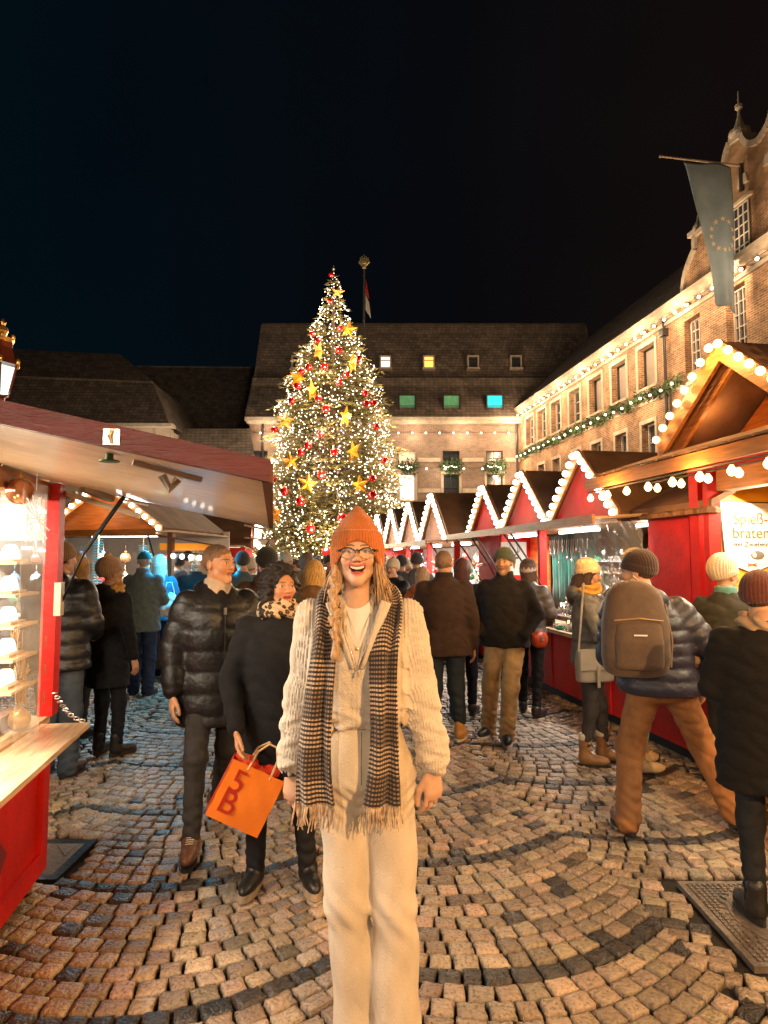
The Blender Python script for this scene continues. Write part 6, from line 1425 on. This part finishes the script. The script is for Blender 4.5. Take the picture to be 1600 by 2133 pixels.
# backpack man, wide stance
bx, by = 1.70, 4.05
BM, ib = person('man in a dark beanie, slate padded jacket and tan trousers in a wide stance', bx, by, 172, 1.74, coat=(.055, .055, .075), ctype='puffer', hem=.84, bulk=1.22, quilt=.075, trou=(.27, .12, .045), shoe=(.16, .06, .03), hat='beanie', hatc=(.035, .014, .012), hair='short', hyaw=58, hpitch=6, lean=(.12, -.03), drop=.10,
    legs=dict(aR=(.0, .0, .09), aL=(.0, 0, .09)), arm=(((.26, .02, 1.12), (.14, -.22, 1.05)), ((-.37, -.0, 1.13), (-.30, -.10, .92))), hood=True, pants='loose', seed=21, res=.011, beard=(.25, .2, .17)) if False else person('man in a dark beanie, slate padded jacket and tan trousers in a wide stance', bx, by, 172, 1.74, coat=(.025, .026, .045), ctype='puffer', hem=.90, bulk=1.22, quilt=.075, trou=(.27, .12, .045), shoe=(.16, .06, .03), hat='beanie', hatc=(.035, .014, .012), hair='short', hyaw=58, hpitch=6, lean=(.11, -.03), drop=.09,
    legs=dict(aL=(.24, .12, .10), aR=(-.42, -.05, .11), kL=(.19, -.02, .47), kR=(-.27, -.12, .47), dirL=15, dirR=-35, toeR=0), arm=(((.27, .02, 1.12), (.16, -.22, 1.05)), ((-.36, .02, 1.13), (-.31, -.12, .93))), hood=True, pants='loose', seed=21, res=.011, beard=(.25, .2, .17))
# backpack (local frame of its own)
bpk = at(1322, 1312, 3.72)
BP = thing('backpack', 'large dark brown backpack worn by the man in tan trousers', 'backpack', tuple(bpk), math.radians(172 - 180)); m_bp = mat('brown canvas', (.075, .042, .024), .7, var=.2, vscale=20, bump=.4, bscale=150, sheen=.2)
V, Fq = surf(loft([(-.26, 0, .0, .165, .085), (-.15, 0, -.01, .185, .11), (.05, 0, -.005, .18, .105), (.2, 0, .01, .15, .08), (.28, 0, .03, .09, .05)], p=2.8, k=.05), .010); newmesh('main_bag', V, Fq, m_bp, BP, smooth=True)
V, Fq = surf(loft([(-.21, 0, -.085, .13, .05), (-.06, 0, -.085, .13, .055), (.06, 0, -.07, .12, .045)], p=3.5, k=.03), .010); newmesh('front_pocket', V, Fq, m_bp, BP, smooth=True)
b = MB(); b.tube([(.16, -.03, .15 - .0), (.19, -.035, -.05), (.18, -.035, -.2)], .007, 6); b.tube([(-.13, -.1, .06), (0, -.125, .075), (.13, -.1, .06)], .005, 6); b.build('zip', mat('tan piping', (.3, .18, .09), .5), BP)
b = MB(); b.box(-.035, .035, -.140, -.136, -.02, -.012); b.build('reflective_tag', mat('reflective tag', (.8, .75, .7), .3), BP)
b = MB(); b.tube([(.11, .05, .18), (.13, .12, .20), (.14, .2, .17)], .016, 6); b.tube([(-.09, .05, .2), (-.11, .12, .22), (-.12, .2, .19)], .016, 6); b.tube([(-.03, .03, .27), (0, .01, .305), (.04, .03, .27)], .008, 6); b.build('strap', MATS['tan piping'], BP)
# far right people
person('person in a chunky cream knit hat and olive jacket at the yellow food stall', X_(1510, 4.75), 4.75, 140, 1.60, coat=(.035, .032, .022), hem=.75, bulk=1.1, trou=(.02, .02, .02), hat='slouch', hatc=(.52, .40, .28), hair='none', hyaw=-30, arm=('hold', 'hold'), seed=22, collar=(.10, .24, .22), res=.012)
person('person in a maroon beanie, long black coat and beige scarf at the right edge', X_(1585, 3.05), 3.05, 165, 1.54, coat=(.012, .010, .010), hem=.66, bulk=1.28, trou=(.014, .016, .02), hat='beanie', hatc=(.10, .02, .012), hair='short', hyaw=-40, arm=('hold', 'down'), seed=23, scarf=(None, (.36, .24, .15), 1), stype='chunky', shoe=(.015, .014, .014), res=.011)
# crowd further off
cols = [((.02, .03, .06), (.1, .05, .03)), ((.10, .10, .10), (.3, .2, .1)), ((.3, .28, .26), (.05, .03, .02)), ((.015, .015, .018), (.2, .12, .06)), ((.12, .05, .03), (.4, .3, .18)), ((.05, .09, .12), (.02, .015, .01)), ((.25, .17, .10), (.15, .09, .05)), ((.05, .05, .03), (.5, .4, .3))]
hats = [None, 'beanie', None, 'pompom', None, 'beanie', None, None]
wcol = ['navy', 'grey', 'pale grey', 'black', 'rust brown', 'steel blue', 'tan', 'olive']; hw = ['auburn hair', 'dark beanie', 'dark hair', 'cream bobble hat', 'blond hair', 'black beanie', 'brown bob', 'fair hair']
spots = [(352, 11.5, 0), (372, 9.6, 1), (392, 10.4, 2), (408, 9.2, 3), (418, 13, 4), (505, 8.2, 5), (524, 10.5, 3), (538, 12.5, 6), (488, 12.0, 7), (596, 9.0, 3), (618, 11.5, 0), (640, 8.3, 6), (688, 9.5, 1), (322, 13, 4), (340, 15, 2), (365, 16, 5), (440, 15.5, 0), (460, 12.5, 2), (476, 16.5, 6), (555, 15, 1), (580, 17, 7), (660, 14, 5), (715, 16, 3), (740, 13, 0), (818, 8.6, 3), (836, 9.8, 5), (852, 11.2, 3), (800, 13, 6), (782, 16, 1), (868, 9.3, 1), (765, 11.5, 7), (700, 18.5, 2), (630, 18.5, 4), (530, 19, 3), (420, 19, 5), (386, 14.3, 7)]
rc = random.Random(21); cnt = {}
where = lambda px: 'by the third left stall' if px < 430 else ('left of the christmas tree' if px < 600 else ('behind the blond person' if px < 745 else 'by the far right stall'))
for i, (px, Y, c) in enumerate(spots):
    L_ = 'far person with %s in %s %s' % (hw[c], wcol[c], where(px)); cnt[L_] = cnt.get(L_, 0) + 1
    if cnt[L_] > 1: L_ += ', further back'
    hc_ = cols[c][1]; person(L_, X_(px, Y), Y, rc.choice([180, 150, 210, 120, -100, 20, -30, 175]), rc.uniform(1.56, 1.76), coat=cols[c][0], ctype=rc.choice(['plain', 'puffer']), hem=rc.uniform(.65, .85), bulk=rc.uniform(1.02, 1.2), trou=rc.choice([(.015, .02, .035), (.02, .02, .02), (.05, .06, .08)]), hair='bob' if c in (6, 4) else 'short', hairc=hc_, hat=hats[c], hatc=(.5, .42, .3) if c == 3 else (.03, .03, .035), arm=rc.choice([('pocket', 'pocket'), ('down', 'down'), ('front', 'hold')]), res=.026, seed=i + 31, group='visitors standing in the distant crowd', hands=True, hood=rc.random() < .5)
print('people done')
# ============================================================ THE WOMAN IN FRONT
HX, HY = -.085, 2.26
WH = thing('person', 'laughing woman in front in an orange beanie, cream cable sweater and cream trousers', 'person', (HX, HY, 0), 0)
cream = np.array((.62, .53, .43)); m_sweater = mat('cream wool', (1, 1, 1), .88, var=.10, vscale=30, bump=.55, bscale=170, usecol=True, sheen=.3)
m_jean = mat('cream denim', (.60, .51, .40), .8, var=.10, vscale=14, bump=.4, bscale=300, stretch=(1, 1, .5))
hsh = {1: np.array([.165, .01, 1.425]), -1: np.array([-.165, .01, 1.425])}
hel = {1: np.array([.208, .035, 1.18]), -1: np.array([-.190, .03, 1.18])}
hwr = {1: np.array([.248, -.02, .935]), -1: np.array([-.220, -.03, .935])}
# trousers: high waist, wide straight legs
fs = [loft([(.79, .02, 0, .05, .07), (.84, .02, .0, .13, .10), (.885, .016, 0, .170, .126), (.96, .01, 0, .160, .122), (1.05, 0, -.003, .142, .108), (1.115, 0, -.004, .134, .102)], k=.006)]
hip = {1: (.104, 0, .90), -1: (-.068, 0, .90)}; kne = {1: (.120, -.03, .48), -1: (-.036, -.01, .48)}; foo = {1: (.130, -.03, .035), -1: (-.004, .03, .035)}
for s in (1, -1): fs.append(union([cone(hip[s], kne[s], .086, .070), cone(kne[s], foo[s], .070, .078)], .03))
def pj(P, d):
    z = P[:, 2]; x = P[:, 0]
    crotch = np.exp(-((z - .83) / .06) ** 2)
    d = d + .005 * (.7 - 1.4 * np.abs(wrk(P, 11, 1, 7, (1.2, 1, .45))) ** .5) * np.clip((1.0 - z) * 4, 0, 1) + .004 * crotch * np.sin((z - np.abs(x) * .8) * 150) + wrk(P, 14, .0055, 4, (1, 1, .8)) * np.clip((.95 - z) * 3, 0, 1) + .0035 * np.sin(z * 70 + 4 * x * 20) * np.exp(-((z - .47) / .08) ** 2)
    d = d + .004 * np.exp(-((x - .0) / .004) ** 2) * (z > .84) * (P[:, 1] < 0)
    return d
V, Fq = surf(union(fs, .022, pj), .0060); tr = newmesh('trousers', V, Fq, m_jean, WH, smooth=True)
m_seam = mat('cream stitching', (.30, .21, .12), .8)
b = MB(); b.lathe([(.013, -.004), (.013, .003), (.008, .006)], n=14); V_ = [(v[0], -.113 - v[2], v[1] + 1.092) for v in b.v]; newmesh('button', V_, b.f, mat('brass button', (.12, .09, .06), .4, .7), tr)
def onfront(x, z, grow=.004):
    zz = [.80, .86, .95, 1.05, 1.115]; rx = np.interp(z, zz, [.172, .178, .160, .142, .134]) + grow; ry = np.interp(z, zz, [.128, .132, .122, .108, .102]) + grow
    return (x, -ry * math.sqrt(max(0, 1 - (x / rx) ** 2)), z)
b = MB(); b.tube([onfront(x, 1.068) for x in np.linspace(-.125, .125, 21)], .0018, 4)
for s in (1, -1): b.tube([onfront(s * (.07 + .05 * t), 1.065 - .085 * t ** 1.6) for t in np.linspace(0, 1, 9)], .0022, 4)
b.tube([onfront(.012, z) for z in np.linspace(1.06, .90, 9)], .0018, 4); b.build('stitching', m_seam, tr)
b = MB()
for x in (-.085, .085): b.tube([onfront(x, z, .007) for z in (1.115, 1.09, 1.06)], .006, 6)
b.build('belt_loop', m_jean, tr)
# sneakers below the hems
for s in (1, -1):
    u = union([ell((0, -.085, .045), (.045, .115, .04)), ell((0, 0, .06), (.04, .06, .055))], .03); V, Fq = surf(u, .008); V[:, 2] = np.maximum(V[:, 2], .002); V = V + np.array([foo[s][0], foo[s][1] - .01, 0]); newmesh('shoe', V, Fq, m_leather, WH, smooth=True, col=colr(V, (.6, .56, .5)))
# sweater
tor = loft([(1.07, 0, .0, .150, .118), (1.10, 0, 0, .165, .128), (1.18, 0, 0, .172, .132), (1.28, 0, -.008, .178, .136), (1.36, 0, -.004, .180, .122), (1.43, 0, .008, .145, .098), (1.475, 0, .014, .098, .078), (1.50, 0, .018, .07, .066)], k=.012)
fs = [tor]
for s in (1, -1): fs.append(union([cone(hsh[s], hel[s], .060, .058), cone(hel[s], hwr[s] + np.array([0, 0, .03]), .061, .055), cone(hwr[s] + np.array([0, 0, .02]), hwr[s] + np.array([0, 0, -.012]), .042, .036)], .022))
base_sw = union(fs, .03)
def armco(P, s):
    a, b_, c = hsh[s], hel[s], hwr[s]; 
    def seg(p, q):
        d = q - p; h = np.clip((P - p) @ d / (d @ d), 0, 1); return h * np.linalg.norm(d), N3(P - p - h[:, None] * d), P - p - h[:, None] * d
    t1, r1, v1 = seg(a, b_); t2, r2, v2 = seg(b_, c); m = r2 < r1
    return np.where(m, t2 + np.linalg.norm(b_ - a), t1), np.where(m, r2, r1), np.where(m[:, None], v2, v1)
def psw(P, d):
    x, y, z = P.T; arm_ = np.zeros(len(P), bool); add = np.zeros(len(P))
    for s in (1, -1):
        t, r, v = armco(P, s); isa = (np.abs(x) > .15 + np.clip(z - 1.3, 0, 1) * .3 ) & (s * x > 0) & (z < 1.44)
        # rope cable along the outer front of the sleeve
        ang = np.arctan2(v[:, 1], v[:, 0] * s); c0 = -.55
        w = (ang - c0) * .06
        k = np.abs(w) < .024
        rope = .0065 * np.cos(w / .024 * PI / 2) * (.55 + .45 * np.abs(np.sin((t * 1.0 + np.abs(w) * .9 * np.sign(np.sin(t * 44)) ) * 44))) * k
        side = .0028 * np.cos(w * 620) * ~k
        add = np.where(isa, rope + side - .004 * np.exp(-((z - (hwr[s][2] + .035)) / .012) ** 2), add)
        add = add + np.where(isa, wrk(P, 16, .005, 3, (1, 1, 1.6)) * -1 * .8, 0); arm_ |= isa
    yo = ~arm_ & (z > 1.36); add = np.where(yo, .0028 * np.cos(x * 520), add)
    bd = ~arm_ & (z <= 1.36)
    cb = (np.abs(np.abs(x) - .05) < .020); rope = .005 * np.cos((np.abs(x) - .05) / .020 * PI / 2) * (.5 + .5 * np.abs(np.sin(z * 75 + np.sign(x) * (np.abs(x) - .05) * 60)))
    add = np.where(bd & cb, rope, add); add = np.where(bd & ~cb, .0016 * np.cos(x * 430) + .002 * np.sin(z * 60 + x * 30), add)
    add = np.where((z > 1.16), add, add - .004 * np.sin(x * 60 + 2 * np.sin(z * 90)) * (z < 1.14))
    return d - add
vneck = cone((0, -.155, 1.285), (0, -.095, 1.53), .006, .082)
sw = cut(union([base_sw], .01, psw), vneck, .008)
V, Fq = surf(sw, .0046); C = colr(V, cream); newmesh('sweater', V, Fq, m_sweater, WH, smooth=True, col=C)
# open zip collar flaps
for s in (1, -1):
    pts = []
    V = []; Fs = []
    for j in range(9):
        t = j / 8; z = 1.27 + .215 * t
        for i in range(6):
            u = i / 5; x = s * (.010 + .066 * t + u * (.010 + .022 * t)); y = -.150 + .062 * t ** 1.5 - .006 * math.sin(u * PI) + .006 * u
            V.append((x, y, z - .012 * u * t))
    for j in range(8):
        for i in range(5): a = j * 6 + i; Fs.append((a, a + 1, a + 7, a + 6) if s > 0 else (a, a + 6, a + 7, a + 1))
    o = newmesh('collar_flap', V, Fs, m_sweater, WH, smooth=True, col=colr(V, cream * .95)); md = o.modifiers.new('s', 'SOLIDIFY'); md.thickness = .007; md.offset = 0
b = MB(); b.tube([(0, -.152, 1.262), (-.008, -.152, 1.29), (-.034, -.143, 1.36), (-.066, -.112, 1.45)], .0013, 5); b.tube([(0, -.152, 1.262), (.008, -.152, 1.29), (.034, -.143, 1.36), (.066, -.112, 1.45)], .0013, 5); b.box(-.0025, .0025, -.158, -.154, 1.245, 1.262); b.build('zip', m_steel, WH)
# white tee
tee = loft([(1.20, 0, 0, .15, .118), (1.30, 0, -.004, .158, .126), (1.40, 0, .002, .135, .104), (1.45, 0, .01, .095, .082), (1.485, 0, .014, .066, .066), (1.505, 0, .015, .060, .060)])
V, Fq = surf(tee, .007); newmesh('undershirt', V, Fq, mat('white jersey', (.74, .70, .66), .8, var=.05, bump=.2, bscale=200), WH, smooth=True)
b = MB(); b.tube([(-.052, -.046, 1.475), (-.02, -.108, 1.40), (.0, -.131, 1.335), (.022, -.106, 1.40), (.052, -.046, 1.475)], .0011, 5); b.ball((0, -.133, 1.33), .005); b.build('necklace', MATS['gilded crest'], WH)
# body: head, neck, arms, hands
HR = RZ(math.radians(2)) @ RX(math.radians(-3)); hh0 = np.array([-.006, -.035, 1.637]); skinH = np.array((.58, .34, .22))
Vh, Fh, Ch = head_mesh(.0026, skinH, True, smile=1, lips=(.50, .13, .11))
hsc = .905; parts = [((Vh * hsc) @ HR.T + hh0, Fh, Ch)]
core = union([cone((0, .015, 1.50), (0, .0, 1.35), .050, .085), cone((0, 0, 1.35), (0, 0, .95), .10, .10)] + [cone((0, .0, 1.40), hsh[s], .05, .04) for s in (1, -1)] + [cone(hsh[s], hel[s], .04, .034) for s in (1, -1)] + [cone(hel[s], hwr[s], .034, .023, ) for s in (1, -1)] + [cone(hip[s], kne[s], .07, .05) for s in (1, -1)] + [cone(kne[s], foo[s], .05, .035) for s in (1, -1)], .03)
Vc, Fc = surf(core, .012); parts.append((Vc, Fc, colr(Vc, skinH)))
for s in (1, -1):
    Vd, Fd, Cd = hand_mesh(.0026, skinH, curl=.50 if s > 0 else .42, spread=.05); Vd = Vd * np.array([s, 1, 1]) * .97; Fd = Fd if s > 0 else Fd[:, ::-1]
    R_ = RZ(math.radians(-s * 55)) @ RX(math.radians(4)); parts.append((Vd @ R_.T + hwr[s] + np.array([s * .0, -.002, -.022]), Fd, Cd))
V, Fq, C = merge(parts); newmesh('body', V, Fq, m_skin, WH, smooth=True, col=C)
def inh(V): return (np.array(V) * hsc) @ HR.T + hh0
# teeth
b = MB()
for k in range(8):
    a = (k - 3.5) * .0062; zc = -.0555 + 12 * a * a; w = .0029
    b.box(a - w, a + w, -.0865 + 5 * a * a, -.082 + 5 * a * a, zc - .0045, zc + .0045)
newmesh('teeth', inh(b.v), b.f, mat('teeth', (.8, .74, .66), .2, var=.03), WH)
b = MB(); b.ball((0, -.078, -.0715), (.017, .012, .005), 12, 8); newmesh('tongue', inh(b.v), b.f, mat('tongue', (.42, .10, .08), .35), WH, smooth=True)
# glasses
m_rim = mat('dark tortoiseshell', (.02, .008, .005), .2, var=.5, vscale=60, coat=.6); m_thin = mat('bronze wire', (.35, .18, .08), .3, .8); m_lens = mat('spectacle lens', (.9, .9, .9), .03, alpha=.05, spec=.8)
gp_ = thing('glasses', 'dark cat-eye glasses worn by the laughing woman', 'glasses', (HX, HY, 0)); m_up, m_lo, m_ln = MB(), MB(), MB()
for s in (1, -1):
    pts = []
    for k in range(25):
        a = 2 * PI * k / 24; cx, cz = math.cos(a), math.sin(a)
        x = s * (.034 + .0275 * cx * (1 + .04 * cz)); z = -.002 + (.0215 * cz if cz < 0 else .0185 * cz + .004 * max(0, cx)); y = -.112 + .010 * ((x) / .06) ** 2
        pts.append((x, y, z))
    up_ = [p for k, p in enumerate(pts[:25]) if 0 <= k <= 12]; lo_ = pts[12:]
    m_up.tube(up_, .0026, 7); m_lo.tube(lo_, .0015, 6)
    m_ln.slab([(p[0], p[1] - .0005, p[2]) for p in pts[:-1]], (0, .0012, 0))
    m_up.tube([(s * .0615, -.101, .006), (s * .074, -.092, .010), (s * .080, -.03, .008), (s * .081, .02, -.002)], .0024, 6); m_up.ball((s * .063, -.1015, .0085), (.006, .004, .0045))
m_up.tube([(-.0085, -.112, .006), (0, -.1155, .010), (.0085, -.112, .006)], .0022, 6)
o_ = newmesh('rim', inh(m_up.v), m_up.f, m_rim, gp_, smooth=True); newmesh('lower_rim', inh(m_lo.v), m_lo.f, m_thin, gp_, smooth=True); newmesh('lens', inh(m_ln.v), m_ln.f, m_lens, gp_)
# hair under the hat, braid, loose strands
m_blond = mat('blond hair', (.46, .27, .12), .42, var=.5, vscale=26, bump=.8, bscale=60, stretch=(5, 5, .7), sheen=.3)
st = lambda P, d: d + .0018 * np.sin(P[:, 0] * 420 + 5 * np.sin(P[:, 2] * 40)) + .0015 * np.sin(P[:, 1] * 300)
u = union([ell((0, .02, .02), (.079, .096, .09)), cone((.068, -.018, .0), (.078, -.012, -.10), .018, .017), cone((-.068, -.018, .0), (-.076, -.02, -.11), .018, .020), cone((0, .06, -.0), (0, .06, -.13), .07, .06)], .02, st)
u = cut(u, ell((0, -.09, -.03), (.063, .075, .11)), .008); V, Fq = surf(u, .0045); newmesh('hair', inh(V), Fq, m_blond, WH, smooth=True)
fs = []; bc = [(-.080, -.045, -.10), (-.083, -.085, -.17), (-.080, -.120, -.24), (-.072, -.138, -.31)]
bz = lambda t: np.array([np.interp(t, [0, .33, .66, 1], [c[i] for c in bc]) for i in range(3)])
nbd = 9
for k in range(nbd):
    t = k / nbd; c = bz(t); c2 = bz(min(1, t + .17)); s = 1 if k % 2 else -1; r = .0155 * (1 - .25 * t)
    fs.append(cone(c + np.array([s * .012, 0, .006]), c2 + np.array([-s * .008, -.008, 0]), r, r * .72))
fs.append(cone(bz(.98), bz(1) + np.array([-.004, -.004, -.055]), .011, .016))
V, Fq = surf(union(fs, .0035, lambda P, d: d + .0010 * np.sin((P[:, 0] + P[:, 2] * .8) * 700) + .0008 * np.sin((P[:, 0] - P[:, 2]) * 500)), .0034); newmesh('braid', inh(V), Fq, m_blond, WH, smooth=True)
rh = random.Random(5)
for nm, sgn_, n_ in (('loose_hair', 1, 60), ('loose_hair', -1, 26)):
    b = MB()
    for k in range(n_):
        x0 = sgn_ * rh.uniform(.066, .088); y0 = rh.uniform(-.04, .03); L = rh.uniform(.12, .25); sw_ = sgn_ * rh.uniform(.0, .055); ph_ = rh.uniform(0, 6)
        b.tube([(x0, y0, -.01), (x0 + sw_ * .2 + .004 * math.sin(ph_), y0 - .01, -.01 - L * .35), (x0 + sw_ * .65, y0 - .012, -.01 - L * .7), (x0 + sw_ + .008 * math.sin(ph_ + 1), y0 - .01, -.01 - L)], [.0035, .0035, .0028, .0008], 5)
    newmesh(nm, inh(b.v), b.f, m_blond, WH, smooth=True)
# orange beanie with deep fold
m_hat = mat('orange rib knit', (.46, .12, .010), .85, var=.12, vscale=50, bump=.4, bscale=260, sheen=.4)
def hatf(P):
    x, y, z = P.T; zz = [-.06, -.02, .03, .07, .11, .150, .178, .196]; rx = np.interp(z, zz, [.088, .095, .097, .092, .078, .052, .028, .010]); ry = rx * 1.13
    an = np.arctan2(x, y - .02); rib = .0019 * np.cos(an * 62); d = (np.sqrt((x / rx) ** 2 + ((y - .018) / ry) ** 2) - 1) * rx
    cuff = np.where(z < .098 - 0 * y, .0065, 0); d = d - cuff - rib
    d = np.maximum(d, z - .198); brim = (.020 + .055 * np.clip(-(y - .0) / .1, -1.2, 1) - .10 * np.clip(np.abs(x) / .1, 0, 1) ** 2.2 * (1)) ; d = np.maximum(d, brim - .012 - z)
    inner = (np.sqrt((x / (rx - .010)) ** 2 + ((y - .018) / (ry - .010)) ** 2) - 1) * rx; return np.maximum(d, -np.maximum(inner, z - .08))
hatf.bb = (np.array([-.115, -.12, -.10]), np.array([.115, .15, .2])); V, Fq = surf(hatf, .0030, .01); V = V + np.array([0, -.003, -.012]); newmesh('beanie', inh(V), Fq, m_hat, WH, smooth=True)
# watch
b = MB(); c = hwr[-1] + np.array([0, -.002, -.020]); pts = [tuple(c + np.array([.031 * math.cos(a), .027 * math.sin(a), .002 * math.sin(a)])) for a in np.linspace(0, 2 * PI, 21)]; 
for dz in (-.006, 0, .006): b.tube([(p[0], p[1], p[2] + dz) for p in pts], .0042, 6)
b.box(c[0] - .030, c[0] - .012, c[1] - .032, c[1] - .022, c[2] - .012, c[2] + .012); WT = thing('wristwatch', 'black wristwatch on the wrist of the laughing woman', 'watch', (HX, HY, 0)); b.build('band', mat('black rubber band', (.012, .012, .012), .35), WT)
# plaid scarf hanging from the neck
def plaid():
    m = bpy.data.materials.new('black and cream plaid wool'); m.use_nodes = True; nt = m.node_tree; b = nt.nodes['Principled BSDF']; b.inputs['Roughness'].default_value = .9; b.inputs['Sheen Weight'].default_value = .3
    uv = nt.nodes.new('ShaderNodeUVMap'); uv.uv_map = 'UVMap'; s = nt.nodes.new('ShaderNodeSeparateXYZ'); nt.links.new(uv.outputs[0], s.inputs[0])
    def band(sock, freq, thr):
        a = nt.nodes.new('ShaderNodeMath'); a.operation = 'MULTIPLY'; a.inputs[1].default_value = freq; nt.links.new(sock, a.inputs[0])
        f = nt.nodes.new('ShaderNodeMath'); f.operation = 'FRACT'; nt.links.new(a.outputs[0], f.inputs[0]); g = nt.nodes.new('ShaderNodeMath'); g.operation = 'GREATER_THAN'; g.inputs[1].default_value = thr; nt.links.new(f.outputs[0], g.inputs[0]); return g.outputs[0]
    fu = band(s.outputs[0], 92, .42); fv = band(s.outputs[1], 72, .52); bu = band(s.outputs[0], 15, .55); bv = band(s.outputs[1], 5.3, .5)
    def op(o, a, b_=None, v=None):
        n = nt.nodes.new('ShaderNodeMath'); n.operation = o; nt.links.new(a, n.inputs[0])
        if b_ is not None: nt.links.new(b_, n.inputs[1])
        if v is not None: n.inputs[1].default_value = v
        return n.outputs[0]
    chk = op('MULTIPLY', fu, fv); dens = op('ADD', op('MULTIPLY', bu, v=.35), op('MULTIPLY', bv, v=.35)); lite = op('MULTIPLY', fv, v=.62); c = op('ADD', op('MULTIPLY', chk, v=.5), op('MULTIPLY', lite, v=.55)); c = op('SUBTRACT', c, op('MULTIPLY', dens, v=.95)); 
    r = nt.nodes.new('ShaderNodeValToRGB'); r.color_ramp.elements[0].position = .05; r.color_ramp.elements[0].color = (.012, .009, .009, 1); r.color_ramp.elements[1].position = .8; r.color_ramp.elements[1].color = (.66, .50, .36, 1); e_ = r.color_ramp.elements.new(.35); e_.color = (.22, .12, .07, 1)
    nt.links.new(c, r.inputs[0]); nt.links.new(r.outputs[0], b.inputs['Base Color']); return m
m_plaid = plaid()
SCF = thing('scarf', 'long black and cream plaid wool scarf hanging open on the laughing woman', 'scarf', (HX, HY, 0))
def ribbon(name, path, widths, dirs, fold, parent, thick=.009, v0=0):
    n = len(path); m = 14; P = np.array(path, float); tt = np.linspace(0, n - 1, 90); V = []; UV = []; L = 0; prev = None
    sm = lambda A, t: np.array([np.interp(t, range(n), A[:, i]) for i in range(A.shape[1])]); Wd = np.array(widths, float); Dr = np.array(dirs, float)
    Pc = np.array([sm(P, t) for t in tt]); ker = np.ones(9) / 9; Pc = np.stack([np.convolve(np.pad(Pc[:, i], 4, mode='edge'), ker, 'valid') for i in range(3)], 1)
    for k, t in enumerate(tt):
        p = Pc[k]; w = np.interp(t, range(n), Wd); d = sm(Dr, t); d /= np.linalg.norm(d); T_ = Pc[min(k + 1, 89)] - Pc[max(k - 1, 0)]; T_ /= np.linalg.norm(T_) + 1e-9; nn = np.cross(d, T_); nn /= np.linalg.norm(nn) + 1e-9
        if prev is not None: L += np.linalg.norm(p - prev)
        prev = p
        for i in range(m):
            u = i / (m - 1); V.append(p + d * (u - .5) * w + nn * (fold * math.sin(u * 2 * PI * 1.5 + t * .25) + .004 * math.sin(u * 17 + t * 2))); UV.append((u * .8, L + v0))
    Fs = [(k * m + i, k * m + i + 1, (k + 1) * m + i + 1, (k + 1) * m + i) for k in range(89) for i in range(m - 1)]
    o = newmesh(name, V, Fs, m_plaid, parent, smooth=True); ul = o.data.uv_layers.new(name='UVMap')
    for lp in o.data.loops: ul.data[lp.index].uv = UV[lp.vertex_index]
    md = o.modifiers.new('s', 'SOLIDIFY'); md.thickness = thick; md.offset = 0; return Pc[-1], V[-m:]
e1 = ribbon('left_end', [(-.02, .105, 1.50), (-.075, .055, 1.512), (-.100, -.02, 1.485), (-.102, -.085, 1.42), (-.106, -.150, 1.34), (-.118, -.168, 1.22), (-.130, -.172, 1.08), (-.138, -.168, .95), (-.132, -.162, .84)],
    [.11, .10, .09, .082, .080, .092, .106, .120, .130], [(0, .3, 1), (-.6, .4, .5), (-.9, -.1, .2), (-1, -.1, 0), (-1, .1, 0), (-1, .2, 0), (-1, .2, 0), (-1, .2, 0), (-1, .15, 0)], .012, SCF)
e2 = ribbon('right_end', [(.02, .105, 1.50), (.075, .055, 1.512), (.100, -.02, 1.485), (.098, -.085, 1.42), (.085, -.150, 1.34), (.082, -.168, 1.22), (.085, -.172, 1.08), (.085, -.168, .95), (.078, -.162, .835)],
    [.11, .10, .095, .092, .09, .085, .08, .092, .115], [(0, .3, 1), (.6, .4, .5), (.9, -.1, .2), (1, -.1, 0), (1, .1, 0), (1, .2, 0), (1, .2, 0), (1, .2, 0), (1, .15, 0)], .013, SCF, v0=.3)
rf_ = random.Random(9)
for nm, (pc, edge) in (('left_fringe', e1), ('right_fringe', e2)):
    b = MB(); E = np.array(edge)
    for k in range(26):
        i = k / 25 * (len(E) - 1); p = E[int(i)] * (1 - i % 1) + E[min(int(i) + 1, len(E) - 1)] * (i % 1); L = rf_.uniform(.05, .085); q = rf_.uniform(-.014, .014)
        b.tube([tuple(p + np.array([0, 0, .005])), tuple(p + np.array([q * .4 + .003 * math.sin(k), rf_.uniform(-.006, .006), -L * .5])), tuple(p + np.array([q, 0, -L]))], [.0026, .0028, .0016], 5)
    b.build(nm, mat('fringe wool', (.46, .33, .22), .9, var=.5, vscale=60), SCF)
